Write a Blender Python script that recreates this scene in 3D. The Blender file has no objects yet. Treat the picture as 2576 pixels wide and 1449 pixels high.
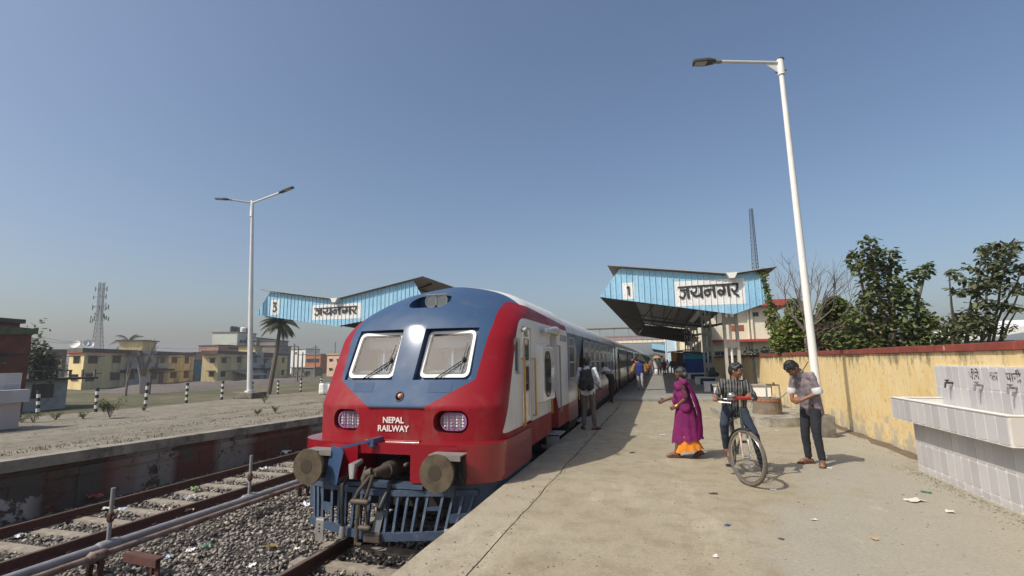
import bpy, bmesh, math, random
import numpy as np
from mathutils import Vector, Matrix, Euler, noise
random.seed(7)
PI = math.pi
C = bpy.context.scene.collection
SC = bpy.context.scene
# ------------------------------------------------------------------ camera, sky, sun, exposure
EYE = 1.62
FPX, YAW, PITCH, ROLL = 1255.0, math.radians(16.24), math.radians(8.36), math.radians(-0.775)
def _axes():
    cy, sy, cp, sp = math.cos(YAW), math.sin(YAW), math.cos(PITCH), math.sin(PITCH)
    f = Vector((-sy*cp, cy*cp, sp)); r = Vector((cy, sy, 0)); u = r.cross(f)
    c, s = math.cos(ROLL), math.sin(ROLL)
    return c*r + s*u, -s*r + c*u, f
AR, AU, AF = _axes()
cam = bpy.data.cameras.new('camera'); camo = bpy.data.objects.new('camera', cam); C.objects.link(camo)
cam.sensor_width = 36.0; cam.lens = 36.0*FPX/2576.0; cam.clip_start = 0.05; cam.clip_end = 6000
camo.matrix_world = Matrix(((AR.x, AU.x, -AF.x, 0), (AR.y, AU.y, -AF.y, 0), (AR.z, AU.z, -AF.z, EYE), (0, 0, 0, 1)))
SC.camera = camo
def ray(x, y): return AF + AR*((x-1288)/FPX) - AU*((y-724.5)/FPX)
def G(x, y, z=0.0):            # surveyed picture point -> point on the level z
    d = ray(x, y); t = (z-EYE)/d.z; return Vector((d.x*t, d.y*t, z))
def AT(x, y, Y):               # surveyed picture point -> point at distance Y along the track
    d = ray(x, y); t = Y/d.y; return Vector((d.x*t, Y, EYE+d.z*t))
def DI(x, y, D):               # surveyed picture point -> point at horizontal distance D
    d = ray(x, y); t = D/math.hypot(d.x, d.y); return Vector((d.x*t, d.y*t, EYE+d.z*t))
SUN_DIR = Vector((0.60, 0.64, -1.0)).normalized()   # way the light travels
sun_el = math.asin(-SUN_DIR.z); sun_az = math.atan2(-SUN_DIR.x, -SUN_DIR.y)   # clockwise from +Y
w = bpy.data.worlds.new('World'); SC.world = w; w.use_nodes = True
nt = w.node_tree; nt.nodes.clear()
sky = nt.nodes.new('ShaderNodeTexSky'); sky.sky_type = 'NISHITA'; sky.sun_disc = False
sky.sun_elevation = sun_el; sky.sun_rotation = sun_az
sky.altitude = 60; sky.air_density = 1.0; sky.dust_density = 3.6; sky.ozone_density = 1.6
bg = nt.nodes.new('ShaderNodeBackground'); bg.inputs[1].default_value = 0.137
out = nt.nodes.new('ShaderNodeOutputWorld')
hs_ = nt.nodes.new('ShaderNodeHueSaturation'); hs_.inputs['Saturation'].default_value = 1.04; nt.links.new(sky.outputs[0], hs_.inputs['Color']); nt.links.new(hs_.outputs[0], bg.inputs[0]); nt.links.new(bg.outputs[0], out.inputs[0])
sl = bpy.data.lights.new('sun', 'SUN'); sl.energy = 4.2; sl.angle = math.radians(0.5); sl.color = (1.0, 0.94, 0.84)
so = bpy.data.objects.new('sun', sl); C.objects.link(so)
so.rotation_euler = SUN_DIR.to_track_quat('-Z', 'Y').to_euler()
SC.view_settings.view_transform = 'Standard'; SC.view_settings.look = 'None'
SC.view_settings.exposure = 0.0; SC.view_settings.gamma = 1.0; SC.view_settings.use_curve_mapping = False
SC.cycles.max_bounces = 6; SC.cycles.transparent_max_bounces = 12; SC.cycles.volume_bounces = 0

# ------------------------------------------------------------------ helpers
ORG = {}
class MB:
    def __init__(s): s.v = []; s.f = []; s.mi = []; s.cur = 0
    def add(s, vs, fs, mi=None):
        b = len(s.v); s.v.extend([tuple(p) for p in vs]); m = s.cur if mi is None else mi
        for f in fs: s.f.append(tuple(i+b for i in f)); s.mi.append(m)
        return s
    def bb(s, x0, x1, y0, y1, z0, z1, mi=None):
        return s.add([(x0,y0,z0),(x1,y0,z0),(x1,y1,z0),(x0,y1,z0),(x0,y0,z1),(x1,y0,z1),(x1,y1,z1),(x0,y1,z1)],
              [(0,3,2,1),(4,5,6,7),(0,1,5,4),(1,2,6,5),(2,3,7,6),(3,0,4,7)], mi)
    def box(s, c, d, rot=None, mi=None):
        m = Matrix.Identity(3) if rot is None else (rot if isinstance(rot, Matrix) else Euler(rot).to_matrix())
        vs = []
        for k in ((-1,-1,-1),(1,-1,-1),(1,1,-1),(-1,1,-1),(-1,-1,1),(1,-1,1),(1,1,1),(-1,1,1)):
            vs.append(Vector(c) + m @ Vector((k[0]*d[0]/2, k[1]*d[1]/2, k[2]*d[2]/2)))
        return s.add(vs, [(0,3,2,1),(4,5,6,7),(0,1,5,4),(1,2,6,5),(2,3,7,6),(3,0,4,7)], mi)
    def tube(s, pts, r, n=8, caps=True, mi=None, closed=False):
        pts = [Vector(p) for p in pts]; k = len(pts)
        rs = r if isinstance(r, (list, tuple)) else [r]*k
        vs = []; prev = None
        for i, p in enumerate(pts):
            if closed: t = pts[(i+1) % k] - pts[i-1]
            else: t = (pts[min(i+1, k-1)] - pts[max(i-1, 0)])
            t = t.normalized() if t.length > 1e-9 else Vector((0,0,1))
            if prev is None:
                a = t.orthogonal().normalized()
            else:
                a = (prev - t*prev.dot(t)); a = a.normalized() if a.length > 1e-6 else t.orthogonal().normalized()
            prev = a; b = t.cross(a)
            for j in range(n):
                q = 2*PI*j/n; vs.append(p + (a*math.cos(q) + b*math.sin(q))*rs[i])
        fs = []
        for i in range(k if closed else k-1):
            i2 = (i+1) % k
            for j in range(n):
                j2 = (j+1) % n; fs.append((i*n+j, i*n+j2, i2*n+j2, i2*n+j))
        if caps and not closed:
            fs.append(tuple(range(n-1, -1, -1))); fs.append(tuple((k-1)*n+j for j in range(n)))
        return s.add(vs, fs, mi)
    def cap(s, a, b, ra, rb, n=10, mi=None):     # tapered capsule with round ends
        a = Vector(a); b = Vector(b); d = b-a; L = d.length
        t = d/L if L > 1e-6 else Vector((0,0,1))
        pts = []; rs = []
        for q in (-88, -60, -30): pts.append(a + t*ra*math.sin(math.radians(q))); rs.append(ra*math.cos(math.radians(q)))
        pts.append(a); rs.append(ra); pts.append(b); rs.append(rb)
        for q in (30, 60, 88): pts.append(b + t*rb*math.sin(math.radians(q))); rs.append(rb*math.cos(math.radians(q)))
        return s.tube(pts, rs, n, True, mi)
    def ell(s, c, r, rot=None, nu=14, nv=8, mi=None):
        m = Matrix.Identity(3) if rot is None else (rot if isinstance(rot, Matrix) else Euler(rot).to_matrix())
        vs = [Vector(c) + m @ Vector((0,0,-r[2]))]
        for i in range(1, nv):
            p = -PI/2 + PI*i/nv
            for j in range(nu):
                q = 2*PI*j/nu
                vs.append(Vector(c) + m @ Vector((r[0]*math.cos(p)*math.cos(q), r[1]*math.cos(p)*math.sin(q), r[2]*math.sin(p))))
        vs.append(Vector(c) + m @ Vector((0,0,r[2]))); fs = []
        for j in range(nu): fs.append((0, 1+(j+1) % nu, 1+j))
        for i in range(nv-2):
            for j in range(nu):
                a = 1+i*nu+j; b = 1+i*nu+(j+1) % nu; fs.append((a, b, b+nu, a+nu))
        l = len(vs)-1
        for j in range(nu): fs.append((l, 1+(nv-2)*nu+j, 1+(nv-2)*nu+(j+1) % nu))
        return s.add(vs, fs, mi)
    def prism(s, poly, y0, y1, plane='xz', mi=None):   # polygon in a plane, pushed along the third axis
        def P(a, b, c):
            return {'xz': (a, c, b), 'yz': (c, a, b), 'xy': (a, b, c)}[plane]
        n = len(poly)
        vs = [P(a, b, y0) for a, b in poly] + [P(a, b, y1) for a, b in poly]
        fs = [tuple(range(n)), tuple(range(2*n-1, n-1, -1))] + [(i, i+n, (i+1) % n+n, (i+1) % n) for i in range(n)]
        return s.add(vs, fs, mi)
    def quad(s, a, b, c, d, mi=None): return s.add([a, b, c, d], [(0,1,2,3)], mi)
    def ribbon(s, pts, wd, M, off, th=0.003, mi=None):  # hand-painted stroke on a board; M maps (u, v, depth) to space
        P = [Vector((p[0], p[1], 0)) for p in pts]; L = []; R = []
        for i, p in enumerate(P):
            t = (P[min(i+1, len(P)-1)] - P[max(i-1, 0)]).normalized(); nrm = Vector((-t.y, t.x, 0))
            L.append(p + nrm*wd/2); R.append(p - nrm*wd/2)
        vs = []
        for a, b in zip(L, R):
            for d in (off, off+th): vs += [M(a.x, a.y, d), M(b.x, b.y, d)]
        fs = []
        for i in range(len(P)-1):
            a = i*4; b = a+4
            fs += [(a+2, a+3, b+3, b+2), (a, b, b+1, a+1), (a, a+2, b+2, b), (a+1, b+1, b+3, a+3)]
        e = (len(P)-1)*4; fs += [(0,1,3,2), (e, e+2, e+3, e+1)]
        return s.add(vs, fs, mi)
def mesh_of(mb, name, mats, org, smooth, angle, fixn):
    me = bpy.data.meshes.new(name)
    o = Vector(org)
    me.from_pydata([(p[0]-o.x, p[1]-o.y, p[2]-o.z) for p in mb.v] if (o.x or o.y or o.z) else mb.v, [], mb.f)
    for m in (mats if isinstance(mats, (list, tuple)) else [mats]): me.materials.append(m)
    if max(mb.mi or [0]) > 0: me.polygons.foreach_set('material_index', mb.mi)
    if fixn:
        bm = bmesh.new(); bm.from_mesh(me); bmesh.ops.recalc_face_normals(bm, faces=bm.faces); bm.to_mesh(me); bm.free()
    if smooth:
        me.polygons.foreach_set('use_smooth', [True]*len(me.polygons))
        try: me.set_sharp_from_angle(angle=math.radians(angle))
        except Exception: pass
    me.update(); return me
def part(name, mb, mats, parent=None, smooth=False, angle=40, bevel=0, label=None, kind=None, local=False, fixn=True, me=None):
    org = (0,0,0) if (parent is None or local) else ORG.get(parent.name, (0,0,0))
    if me is None: me = mesh_of(mb, name, mats, org, smooth, angle, fixn)
    o = bpy.data.objects.new(name, me); C.objects.link(o)
    if parent is not None: o.parent = parent; ORG[o.name] = ORG.get(parent.name, (0,0,0))
    if bevel:
        b = o.modifiers.new('bevel', 'BEVEL'); b.width = bevel; b.segments = 2; b.limit_method = 'ANGLE'; b.angle_limit = math.radians(50)
    if label: o['label'] = label
    if kind: o['kind'] = kind
    return o
def thing(name, label, cat, loc=(0,0,0), rz=0, group=None):
    o = bpy.data.objects.new(name, None); C.objects.link(o); o.empty_display_size = 0.2
    o.location = loc; o.rotation_euler = (0, 0, rz); o['label'] = label; o['category'] = cat
    if group: o['group'] = group
    ORG[o.name] = tuple(loc); return o
def solo(name, mb, mats, label, cat, group=None, loc=None, **k):   # a thing that is one mesh
    if loc is None:
        n = len(mb.v); loc = (sum(p[0] for p in mb.v)/n, sum(p[1] for p in mb.v)/n, min(p[2] for p in mb.v))
    me = mesh_of(mb, name, mats, loc, k.get('smooth', False), k.get('angle', 40), True)
    o = bpy.data.objects.new(name, me); C.objects.link(o); o.location = loc
    if k.get('bevel'):
        b = o.modifiers.new('bevel', 'BEVEL'); b.width = k['bevel']; b.segments = 2; b.limit_method = 'ANGLE'
    o['label'] = label; o['category'] = cat
    if group: o['group'] = group
    return o
def struct(name, mb, mats, **k):
    o = part(name, mb, mats, None, **k); o['kind'] = 'structure'; return o
def dup(root, loc, rz, label=None, group=None, scale=None):
    r = root.copy(); C.objects.link(r); r.location = loc; r.rotation_euler = (0,0,rz)
    if scale: r.scale = scale
    if label: r['label'] = label
    if group: r['group'] = group
    for ch in list(root.children):
        c = ch.copy(); C.objects.link(c); c.parent = r
        for g in list(ch.children):
            d = g.copy(); C.objects.link(d); d.parent = c
    return r
def evalmesh(o):
    dg = bpy.context.evaluated_depsgraph_get(); dg.update()
    me = bpy.data.meshes.new_from_object(o.evaluated_get(dg), preserve_all_data_layers=True, depsgraph=dg)
    return me
def remesh(mb, voxel, sm=3, noise_amp=0, noise_scale=8, seed=0, squash=None):
    me = bpy.data.meshes.new('tmp'); me.from_pydata(mb.v, [], mb.f); me.update()
    bm = bmesh.new(); bm.from_mesh(me); bmesh.ops.recalc_face_normals(bm, faces=bm.faces); bm.to_mesh(me); bm.free()
    o = bpy.data.objects.new('tmp', me); C.objects.link(o)
    r = o.modifiers.new('r', 'REMESH'); r.mode = 'VOXEL'; r.voxel_size = voxel
    if sm: s = o.modifiers.new('s', 'SMOOTH'); s.iterations = sm; s.factor = 0.5
    m2 = evalmesh(o); bpy.data.objects.remove(o); bpy.data.meshes.remove(me)
    if noise_amp:
        n = len(m2.vertices); co = np.empty(n*3); m2.vertices.foreach_get('co', co)
        no = np.empty(n*3); m2.vertices.foreach_get('normal', no)
        co = co.reshape(-1,3); no = no.reshape(-1,3)
        off = Vector((seed*3.1, seed*1.7, seed))
        d = np.array([noise.noise(Vector((p[0]*noise_scale, p[1]*noise_scale, p[2]*noise_scale*1.4)) + off) for p in co])
        co = co + no*d[:,None]*noise_amp; m2.vertices.foreach_set('co', co.ravel())
    m2.polygons.foreach_set('use_smooth', [True]*len(m2.polygons)); m2.update(); return m2
def text_mb(txt, size, M, bold=0.0, ext=0.002, align='CENTER', spacing=1.0, line=1.0):
    cu = bpy.data.curves.new('t', 'FONT'); cu.body = txt; cu.size = size; cu.offset = bold; cu.extrude = ext
    cu.align_x = align; cu.align_y = 'CENTER'; cu.space_character = spacing; cu.space_line = line; cu.resolution_u = 4
    o = bpy.data.objects.new('t', cu); C.objects.link(o); me = evalmesh(o)
    mb = MB(); mb.add([M(v.co.x, v.co.y, v.co.z+ext) for v in me.vertices], [tuple(p.vertices) for p in me.polygons])
    bpy.data.objects.remove(o); return mb
# ------------------------------------------------------------------ materials
def nodes_of(m): return m.node_tree.nodes, m.node_tree.links
def mat(name, rgb, rough=0.8, metal=0.0, var=0.15, scale=3.0, bump=0.0, bscale=40.0, coat=0.0, rgb2=None, mix=0.5, mscale=1.0, detail=6, stretch=(1,1,1), spec=0.5, sharp=0.12, bdist=0.02):
    m = bpy.data.materials.new(name); m.use_nodes = True; N, L = nodes_of(m)
    b = N['Principled BSDF']; b.inputs['Roughness'].default_value = rough; b.inputs['Metallic'].default_value = metal
    b.inputs['Specular IOR Level'].default_value = spec
    if coat: b.inputs['Coat Weight'].default_value = coat; b.inputs['Coat Roughness'].default_value = 0.08
    tc = N.new('ShaderNodeTexCoord'); mp = N.new('ShaderNodeMapping'); mp.inputs['Scale'].default_value = stretch
    L.new(tc.outputs['Object'], mp.inputs[0])
    n1 = N.new('ShaderNodeTexNoise'); n1.inputs['Scale'].default_value = scale; n1.inputs['Detail'].default_value = detail
    n1.inputs['Roughness'].default_value = 0.65; L.new(mp.outputs[0], n1.inputs[0])
    r1 = N.new('ShaderNodeMapRange'); r1.inputs[1].default_value = 0.3; r1.inputs[2].default_value = 0.7
    r1.inputs[3].default_value = 1-var; r1.inputs[4].default_value = 1+var; L.new(n1.outputs[0], r1.inputs[0])
    col = N.new('ShaderNodeRGB'); col.outputs[0].default_value = (*rgb, 1); src = col.outputs[0]
    if rgb2 is not None:
        n2 = N.new('ShaderNodeTexNoise'); n2.inputs['Scale'].default_value = mscale; n2.inputs['Detail'].default_value = 7
        n2.inputs['Roughness'].default_value = 0.62
        L.new(mp.outputs[0], n2.inputs[0]); r2 = N.new('ShaderNodeMapRange')
        r2.inputs[1].default_value = 1-mix-sharp; r2.inputs[2].default_value = 1-mix+sharp; L.new(n2.outputs[0], r2.inputs[0])
        mx = N.new('ShaderNodeMix'); mx.data_type = 'RGBA'; L.new(r2.outputs[0], mx.inputs[0]); L.new(src, mx.inputs[6])
        mx.inputs[7].default_value = (*rgb2, 1); src = mx.outputs[2]
    ml = N.new('ShaderNodeVectorMath'); ml.operation = 'SCALE'; L.new(src, ml.inputs[0]); L.new(r1.outputs[0], ml.inputs['Scale'])
    L.new(ml.outputs[0], b.inputs['Base Color'])
    if bump:
        n3 = N.new('ShaderNodeTexNoise'); n3.inputs['Scale'].default_value = bscale; n3.inputs['Detail'].default_value = 6
        L.new(tc.outputs['Object'], n3.inputs[0]); bp = N.new('ShaderNodeBump'); bp.inputs['Strength'].default_value = bump
        bp.inputs['Distance'].default_value = bdist; L.new(n3.outputs[0], bp.inputs['Height']); L.new(bp.outputs[0], b.inputs['Normal'])
    return m
class NB:   # node builder for the layered materials
    def __init__(s, name, rough=0.8):
        s.m = bpy.data.materials.new(name); s.m.use_nodes = True; s.N, s.L = nodes_of(s.m)
        s.b = s.N['Principled BSDF']; s.b.inputs['Roughness'].default_value = rough
        s.tc = s.N.new('ShaderNodeTexCoord').outputs['Object']
        s.sep = s.N.new('ShaderNodeSeparateXYZ'); s.L.new(s.tc, s.sep.inputs[0])
    def map(s, sc=(1,1,1), loc=(0,0,0)):
        mp = s.N.new('ShaderNodeMapping'); mp.inputs['Scale'].default_value = sc; mp.inputs['Location'].default_value = loc
        s.L.new(s.tc, mp.inputs[0]); return mp.outputs[0]
    def noise(s, scale, detail=6, vec=None, rough=0.6):
        n = s.N.new('ShaderNodeTexNoise'); n.inputs['Scale'].default_value = scale; n.inputs['Detail'].default_value = detail
        n.inputs['Roughness'].default_value = rough; s.L.new(vec or s.tc, n.inputs[0]); return n.outputs[0]
    def rng(s, v, a, b, c=0.0, d=1.0, smooth=False):
        r = s.N.new('ShaderNodeMapRange'); s._in(v, r.inputs[0])
        if smooth: r.interpolation_type = 'SMOOTHSTEP'
        for i, k in enumerate((a, b, c, d)): r.inputs[i+1].default_value = k
        return r.outputs[0]
    def _in(s, v, sock):
        if isinstance(v, (int, float)): sock.default_value = v
        else: s.L.new(v, sock)
    def math(s, op, a, b=0.0):
        m = s.N.new('ShaderNodeMath'); m.operation = op; s._in(a, m.inputs[0]); s._in(b, m.inputs[1]); return m.outputs[0]
    def col(s, c):
        r = s.N.new('ShaderNodeRGB'); r.outputs[0].default_value = (*c, 1); return r.outputs[0]
    def mix(s, f, a, b):
        m = s.N.new('ShaderNodeMix'); m.data_type = 'RGBA'; s._in(f, m.inputs[0])
        for v, i in ((a, 6), (b, 7)):
            if isinstance(v, tuple): m.inputs[i].default_value = (*v, 1)
            else: s.L.new(v, m.inputs[i])
        return m.outputs[2]
    def scale(s, c, f):
        m = s.N.new('ShaderNodeVectorMath'); m.operation = 'SCALE'
        if isinstance(c, tuple): m.inputs[0].default_value = c
        else: s.L.new(c, m.inputs[0])
        s._in(f, m.inputs['Scale']); return m.outputs[0]
    def bump(s, h, st=0.4, dist=0.02):
        b = s.N.new('ShaderNodeBump'); b.inputs['Strength'].default_value = st; b.inputs['Distance'].default_value = dist
        s.L.new(h, b.inputs['Height']); s.L.new(b.outputs[0], s.b.inputs['Normal'])
    def attr(s, n):
        a = s.N.new('ShaderNodeAttribute'); a.attribute_name = n; return a.outputs['Fac']
    def done(s, c): s.L.new(c, s.b.inputs['Base Color']); return s.m

def platform_mat(name, base, dirt, pale, k=1.0, oil=0.5):
    n = NB(name, 0.9); big = n.noise(0.55, 8, None, 0.62); mid = n.noise(3.2, 8, None, 0.7); fin = n.noise(38, 4); sp = n.noise(13, 8, None, 0.75)
    c = n.mix(n.rng(big, 0.38, 0.62), base, pale)
    c = n.mix(n.math('MULTIPLY', n.rng(mid, 0.46, 0.66), 0.75), c, dirt)
    st = n.noise(1.3, 9, n.map((1, 0.35, 1), (4, 2, 0)), 0.72)
    c = n.mix(n.math('MULTIPLY', n.rng(st, 0.56, 0.68), 0.55), c, tuple(x*1.35 for x in pale))
    c = n.mix(n.math('MULTIPLY', n.rng(n.noise(0.9, 9, n.map((1,1,1),(9,3,0)), 0.7), 0.58, 0.7), oil), c, tuple(x*0.55 for x in dirt))
    c = n.mix(n.math('MULTIPLY', n.rng(sp, 0.60, 0.68), 0.5), c, tuple(x*0.6 for x in dirt))
    if name == 'worn_concrete':
        ar = n.math('ADD', n.math('MULTIPLY', n.math('SUBTRACT', n.sep.outputs[0], 1.6), .35), n.math('MULTIPLY', n.math('SUBTRACT', 8.6, n.sep.outputs[1]), .12))
        c = n.mix(n.rng(n.math('ADD', n.noise(1.1, 9, n.map((1,1,1),(2,9,4)), .7), n.math('MINIMUM', ar, .28)), .55, .72, 0, .75), c, (0.30,0.28,0.225))
        c = n.mix(n.rng(n.noise(2.3, 9, n.map((1,.3,1),(7,1,2)), .75), .62, .68, 0, .55), c, (0.42,0.39,0.32))
    c = n.scale(c, n.rng(fin, 0.3, 0.7, 0.86, 1.14))
    h = n.math('ADD', n.math('MULTIPLY', mid, 1.2), n.math('MULTIPLY', fin, 0.5))
    n.bump(n.math('ADD', h, n.math('MULTIPLY', sp, 0.7)), 0.55*k, 0.012)
    return n.done(c)
M_PLAT = platform_mat('worn_concrete', (0.29, 0.25, 0.168), (0.22, 0.18, 0.115), (0.325, 0.285, 0.205), oil=.3)
M_EDGE = platform_mat('edge_concrete', (0.305, 0.265, 0.185), (0.24, 0.20, 0.135), (0.335, 0.295, 0.22), 0.8, oil=.2)
M_PLAT2 = platform_mat('grey_screed', (0.24, 0.235, 0.215), (0.17, 0.16, 0.14), (0.27, 0.265, 0.245), 0.6)
M_LPLAT = platform_mat('rough_dirt_concrete', (0.175, 0.152, 0.112), (0.095, 0.08, 0.045), (0.235, 0.21, 0.165), 2.0)
def wall_mat():
    n = NB('yellow_limewash', 0.9)
    z = n.sep.outputs[2]; zw = n.math('ADD', z, 0.0)
    v = n.map((3.2, 3.2, 0.45)); st = n.noise(3.0, 8, v, 0.65); st2 = n.noise(2.2, 9, n.map((2.2,2.2,0.8),(3,1,0)), 0.74)
    blot = n.noise(1.6, 9, None, 0.66); fine = n.noise(9, 8, None, 0.7)
    c = n.mix(n.rng(blot, 0.35, 0.62), (0.68, 0.50, 0.215), (0.72, 0.58, 0.32))
    c = n.mix(n.math('MULTIPLY', n.rng(fine, 0.55, 0.66), 0.7), c, (0.42, 0.23, 0.08))
    c = n.mix(n.math('MULTIPLY', n.rng(st, 0.52, 0.68), 0.3), c, (0.5, 0.29, 0.11))
    # grey bare patches, mostly low down
    low = n.rng(zw, 0.0, 0.85, 0.22, 0.0)
    c = n.mix(n.math('MULTIPLY', n.rng(n.math('ADD', n.noise(2.6, 9, n.map((1,1,1),(7,2,1)), 0.68), low), 0.64, 0.72), 0.8), c, (0.40, 0.37, 0.30))
    # mould running down from the coping
    top = n.rng(zw, 1.0, 1.62, -0.16, 0.13)
    c = n.mix(n.math('MULTIPLY', n.rng(n.math('ADD', st2, top), 0.59, 0.70), 0.8), c, (0.13, 0.115, 0.08))
    c = n.mix(n.math('MULTIPLY', n.rng(n.noise(17, 6, n.map((1,1,0.4)), 0.7), 0.66, 0.7), 0.8), c, (0.2, 0.14, 0.08))
    n.bump(n.math('ADD', blot, n.math('MULTIPLY', fine, 0.5)), 0.4, 0.01)
    return n.done(c)
M_WALL = wall_mat()
M_COPE = mat('red_oxide_coping', (0.21, 0.045, 0.03), 0.8, var=0.3, scale=5, rgb2=(0.5, 0.33, 0.26), mix=0.34, mscale=4.0, bump=0.3, sharp=0.03)
def retain_mat():
    n = NB('stained_brick_plaster', 0.95); z = n.sep.outputs[2]; y = n.sep.outputs[1]
    br = n.N.new('ShaderNodeTexBrick'); mp = n.N.new('ShaderNodeMapping'); mp.inputs['Rotation'].default_value = (PI/2, 0, PI/2)
    sw = n.N.new('ShaderNodeCombineXYZ'); n.L.new(y, sw.inputs[0]); n.L.new(z, sw.inputs[1]); n.L.new(sw.outputs[0], br.inputs[0])
    br.inputs['Scale'].default_value = 4.0; br.inputs['Color1'].default_value = (0.14,0.055,0.035,1); br.inputs['Color2'].default_value = (0.09,0.045,0.03,1)
    br.inputs['Mortar'].default_value = (0.06,0.05,0.04,1); br.inputs['Mortar Size'].default_value = 0.03
    a = n.noise(1.1, 9, None, 0.68); b = n.noise(2.2, 9, n.map((1,1,1),(5,5,5)), 0.7)
    c = n.mix(n.rng(a, 0.44, 0.50), br.outputs[0], (0.085, 0.075, 0.062))
    pan = n.rng(n.noise(0.42, 2, n.map((0,1,0.05)), 0.4), 0.47, 0.53)
    seg = n.math('MULTIPLY', n.rng(y, 7.8, 8.0), n.rng(b, 0.42, 0.47))
    c = n.mix(n.math('MULTIPLY', seg, 0.6), c, n.mix(pan, (0.17, 0.035, 0.022), (0.36, 0.345, 0.31)))
    wp = n.math('MULTIPLY', n.rng(y, 6.9, 6.6), n.rng(n.math('ADD', b, n.rng(z, -1.0, -0.3, 0.12, -0.2)), 0.52, 0.56))
    c = n.mix(wp, c, (0.42, 0.4, 0.36))
    c = n.mix(n.rng(n.math('ADD', n.noise(6, 8, n.map((1,1,0.3)), 0.7), n.rng(z, -0.35, -0.1, -0.1, 0.14)), 0.53, 0.62, 0, 0.85), c, (0.03, 0.028, 0.024))
    n.bump(n.math('ADD', a, b), 0.9, 0.04); return n.done(c)
M_RETAIN = retain_mat()
def ground_mat():
    n = NB('field', 0.95); a = n.noise(0.10, 9, None, 0.7); b = n.noise(1.3, 8, None, 0.7); g = n.noise(0.35, 9, n.map((1,1,1),(3,8,0)), 0.7)
    c = n.mix(n.rng(a, 0.40, 0.55), (0.062, 0.066, 0.022), (0.125, 0.10, 0.055))
    c = n.mix(n.rng(g, 0.5, 0.62, 0, 0.8), c, (0.045, 0.058, 0.016)); c = n.scale(c, n.rng(b, 0.3, 0.7, 0.65, 1.35))
    n.bump(b, 0.8, 0.1); return n.done(c)
M_GROUND = ground_mat()
M_BED = mat('dark_ballast_bed', (0.07, 0.062, 0.055), 0.95, var=0.5, scale=22, bump=1.0, bscale=26, bdist=0.04)
M_MOUND = mat('gravel_heap', (0.125, 0.105, 0.092), 0.95, var=0.35, scale=3, bump=0.8, bscale=9, bdist=0.1, detail=10)
M_RAIL = mat('rusty_rail', (0.085, 0.035, 0.025), 0.75, var=0.3, scale=9, bump=0.2)
M_RAILT = mat('rail_head', (0.17, 0.125, 0.095), 0.5, 0.5, var=0.2)
M_SLEEP = mat('concrete_sleeper', (0.26, 0.225, 0.18), 0.9, var=0.25, scale=8, bump=0.3, rgb2=(0.13,0.11,0.09), mix=0.35, mscale=3)
M_WHITE = mat('white_paint', (0.72, 0.71, 0.67), 0.6, var=0.06, scale=5)
M_POLE = mat('galvanised_white', (0.62, 0.62, 0.60), 0.45, 0.15, var=0.08, scale=4)
M_DARK = mat('dark_metal', (0.045, 0.045, 0.045), 0.6, 0.3, var=0.2)
M_GREY = mat('grey_metal', (0.22, 0.22, 0.22), 0.55, 0.4, var=0.15)
M_LENS = mat('lamp_glass', (0.32, 0.31, 0.28), 0.3, var=0.05)
M_CONC = mat('plain_concrete', (0.27, 0.255, 0.225), 0.9, var=0.2, scale=6, bump=0.3, rgb2=(0.15,0.14,0.12), mix=0.35, mscale=3)
M_CONCD = mat('stained_concrete', (0.20, 0.18, 0.15), 0.92, var=0.3, scale=5, bump=0.5, rgb2=(0.07,0.06,0.045), mix=0.45, mscale=4)
M_BLACK = mat('black_paint', (0.02, 0.02, 0.022), 0.6, var=0.1)
M_BLUES = mat('sky_blue_sheet', (0.24, 0.46, 0.64), 0.5, var=0.12, scale=2, rgb2=(0.30, 0.54, 0.68), mix=0.5, mscale=1.5, stretch=(1,1,0.3))
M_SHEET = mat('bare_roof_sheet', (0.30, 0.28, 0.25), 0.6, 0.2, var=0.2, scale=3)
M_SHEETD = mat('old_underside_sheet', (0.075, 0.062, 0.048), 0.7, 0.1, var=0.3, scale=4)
M_COLC = mat('column_concrete', (0.42, 0.40, 0.35), 0.85, var=0.15, scale=5, bump=0.2, rgb2=(0.28,0.26,0.22), mix=0.35, mscale=3)
# ------------------------------------------------------------------ ground, track bed, platforms
mb = MB(); N_ = 900
mb.quad((-N_,-N_,-2.1),(N_,-N_,-2.1),(N_,N_,-2.1),(-N_,N_,-2.1)); struct('ground', mb, M_GROUND)
mb = MB(); mb.bb(-11.6, -1.7, -30, 420, -2.2, -1.09); struct('track_bed', mb, M_BED)
PE = -2.07; JX = -1.48
rnd = random.Random(3)
def jag(x, y0, y1, step, amp, seed):
    r = random.Random(seed); pts = []; y = y0; o = 0
    while y < y1: pts.append((x+o, y)); o = max(-amp, min(amp, o+r.uniform(-amp, amp)*0.6)); y += step*r.uniform(.6, 1.4)
    pts.append((x+o, y1)); return pts
crack = jag(JX, -6, 20.7, 0.22, 0.03, 5); edge = jag(PE, -6, 20.7, 0.5, 0.012, 9)
def slab(name, left, right, z0, z1, m):
    mb = MB(); poly = left + right[::-1]; poly = poly[::-1]
    mb.prism(poly, z0, z1, 'xy'); return struct(name, mb, m)
slab('platform_edge', edge, [(x-0.008, y) for x, y in crack], -0.28, 0.0, M_EDGE)
slab('platform', [(x+0.010, y) for x, y in crack], [(4.6, -6), (4.6, 20.7)], -0.28, 0.004, M_PLAT)
mb = MB(); mb.bb(PE+0.12, 4.6, -6, 20.69, -2.2, -0.05); struct('platform_base', mb, M_CONCD)
mb = MB(); far = jag(20.7, -2.02, 4.6, 0.3, 0.02, 12)
poly = [(y, x) for x, y in far] + [(4.6, 420), (-2.0, 420)]
mb.prism([(x, y) for x, y in [( -2.02, 20.7)] + [(p[1], p[0]) for p in far] + [(4.6, 420), (-2.02, 420)]], -2.2, 0.085, 'xy'); struct('platform_paved', mb, M_PLAT2)
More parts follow.
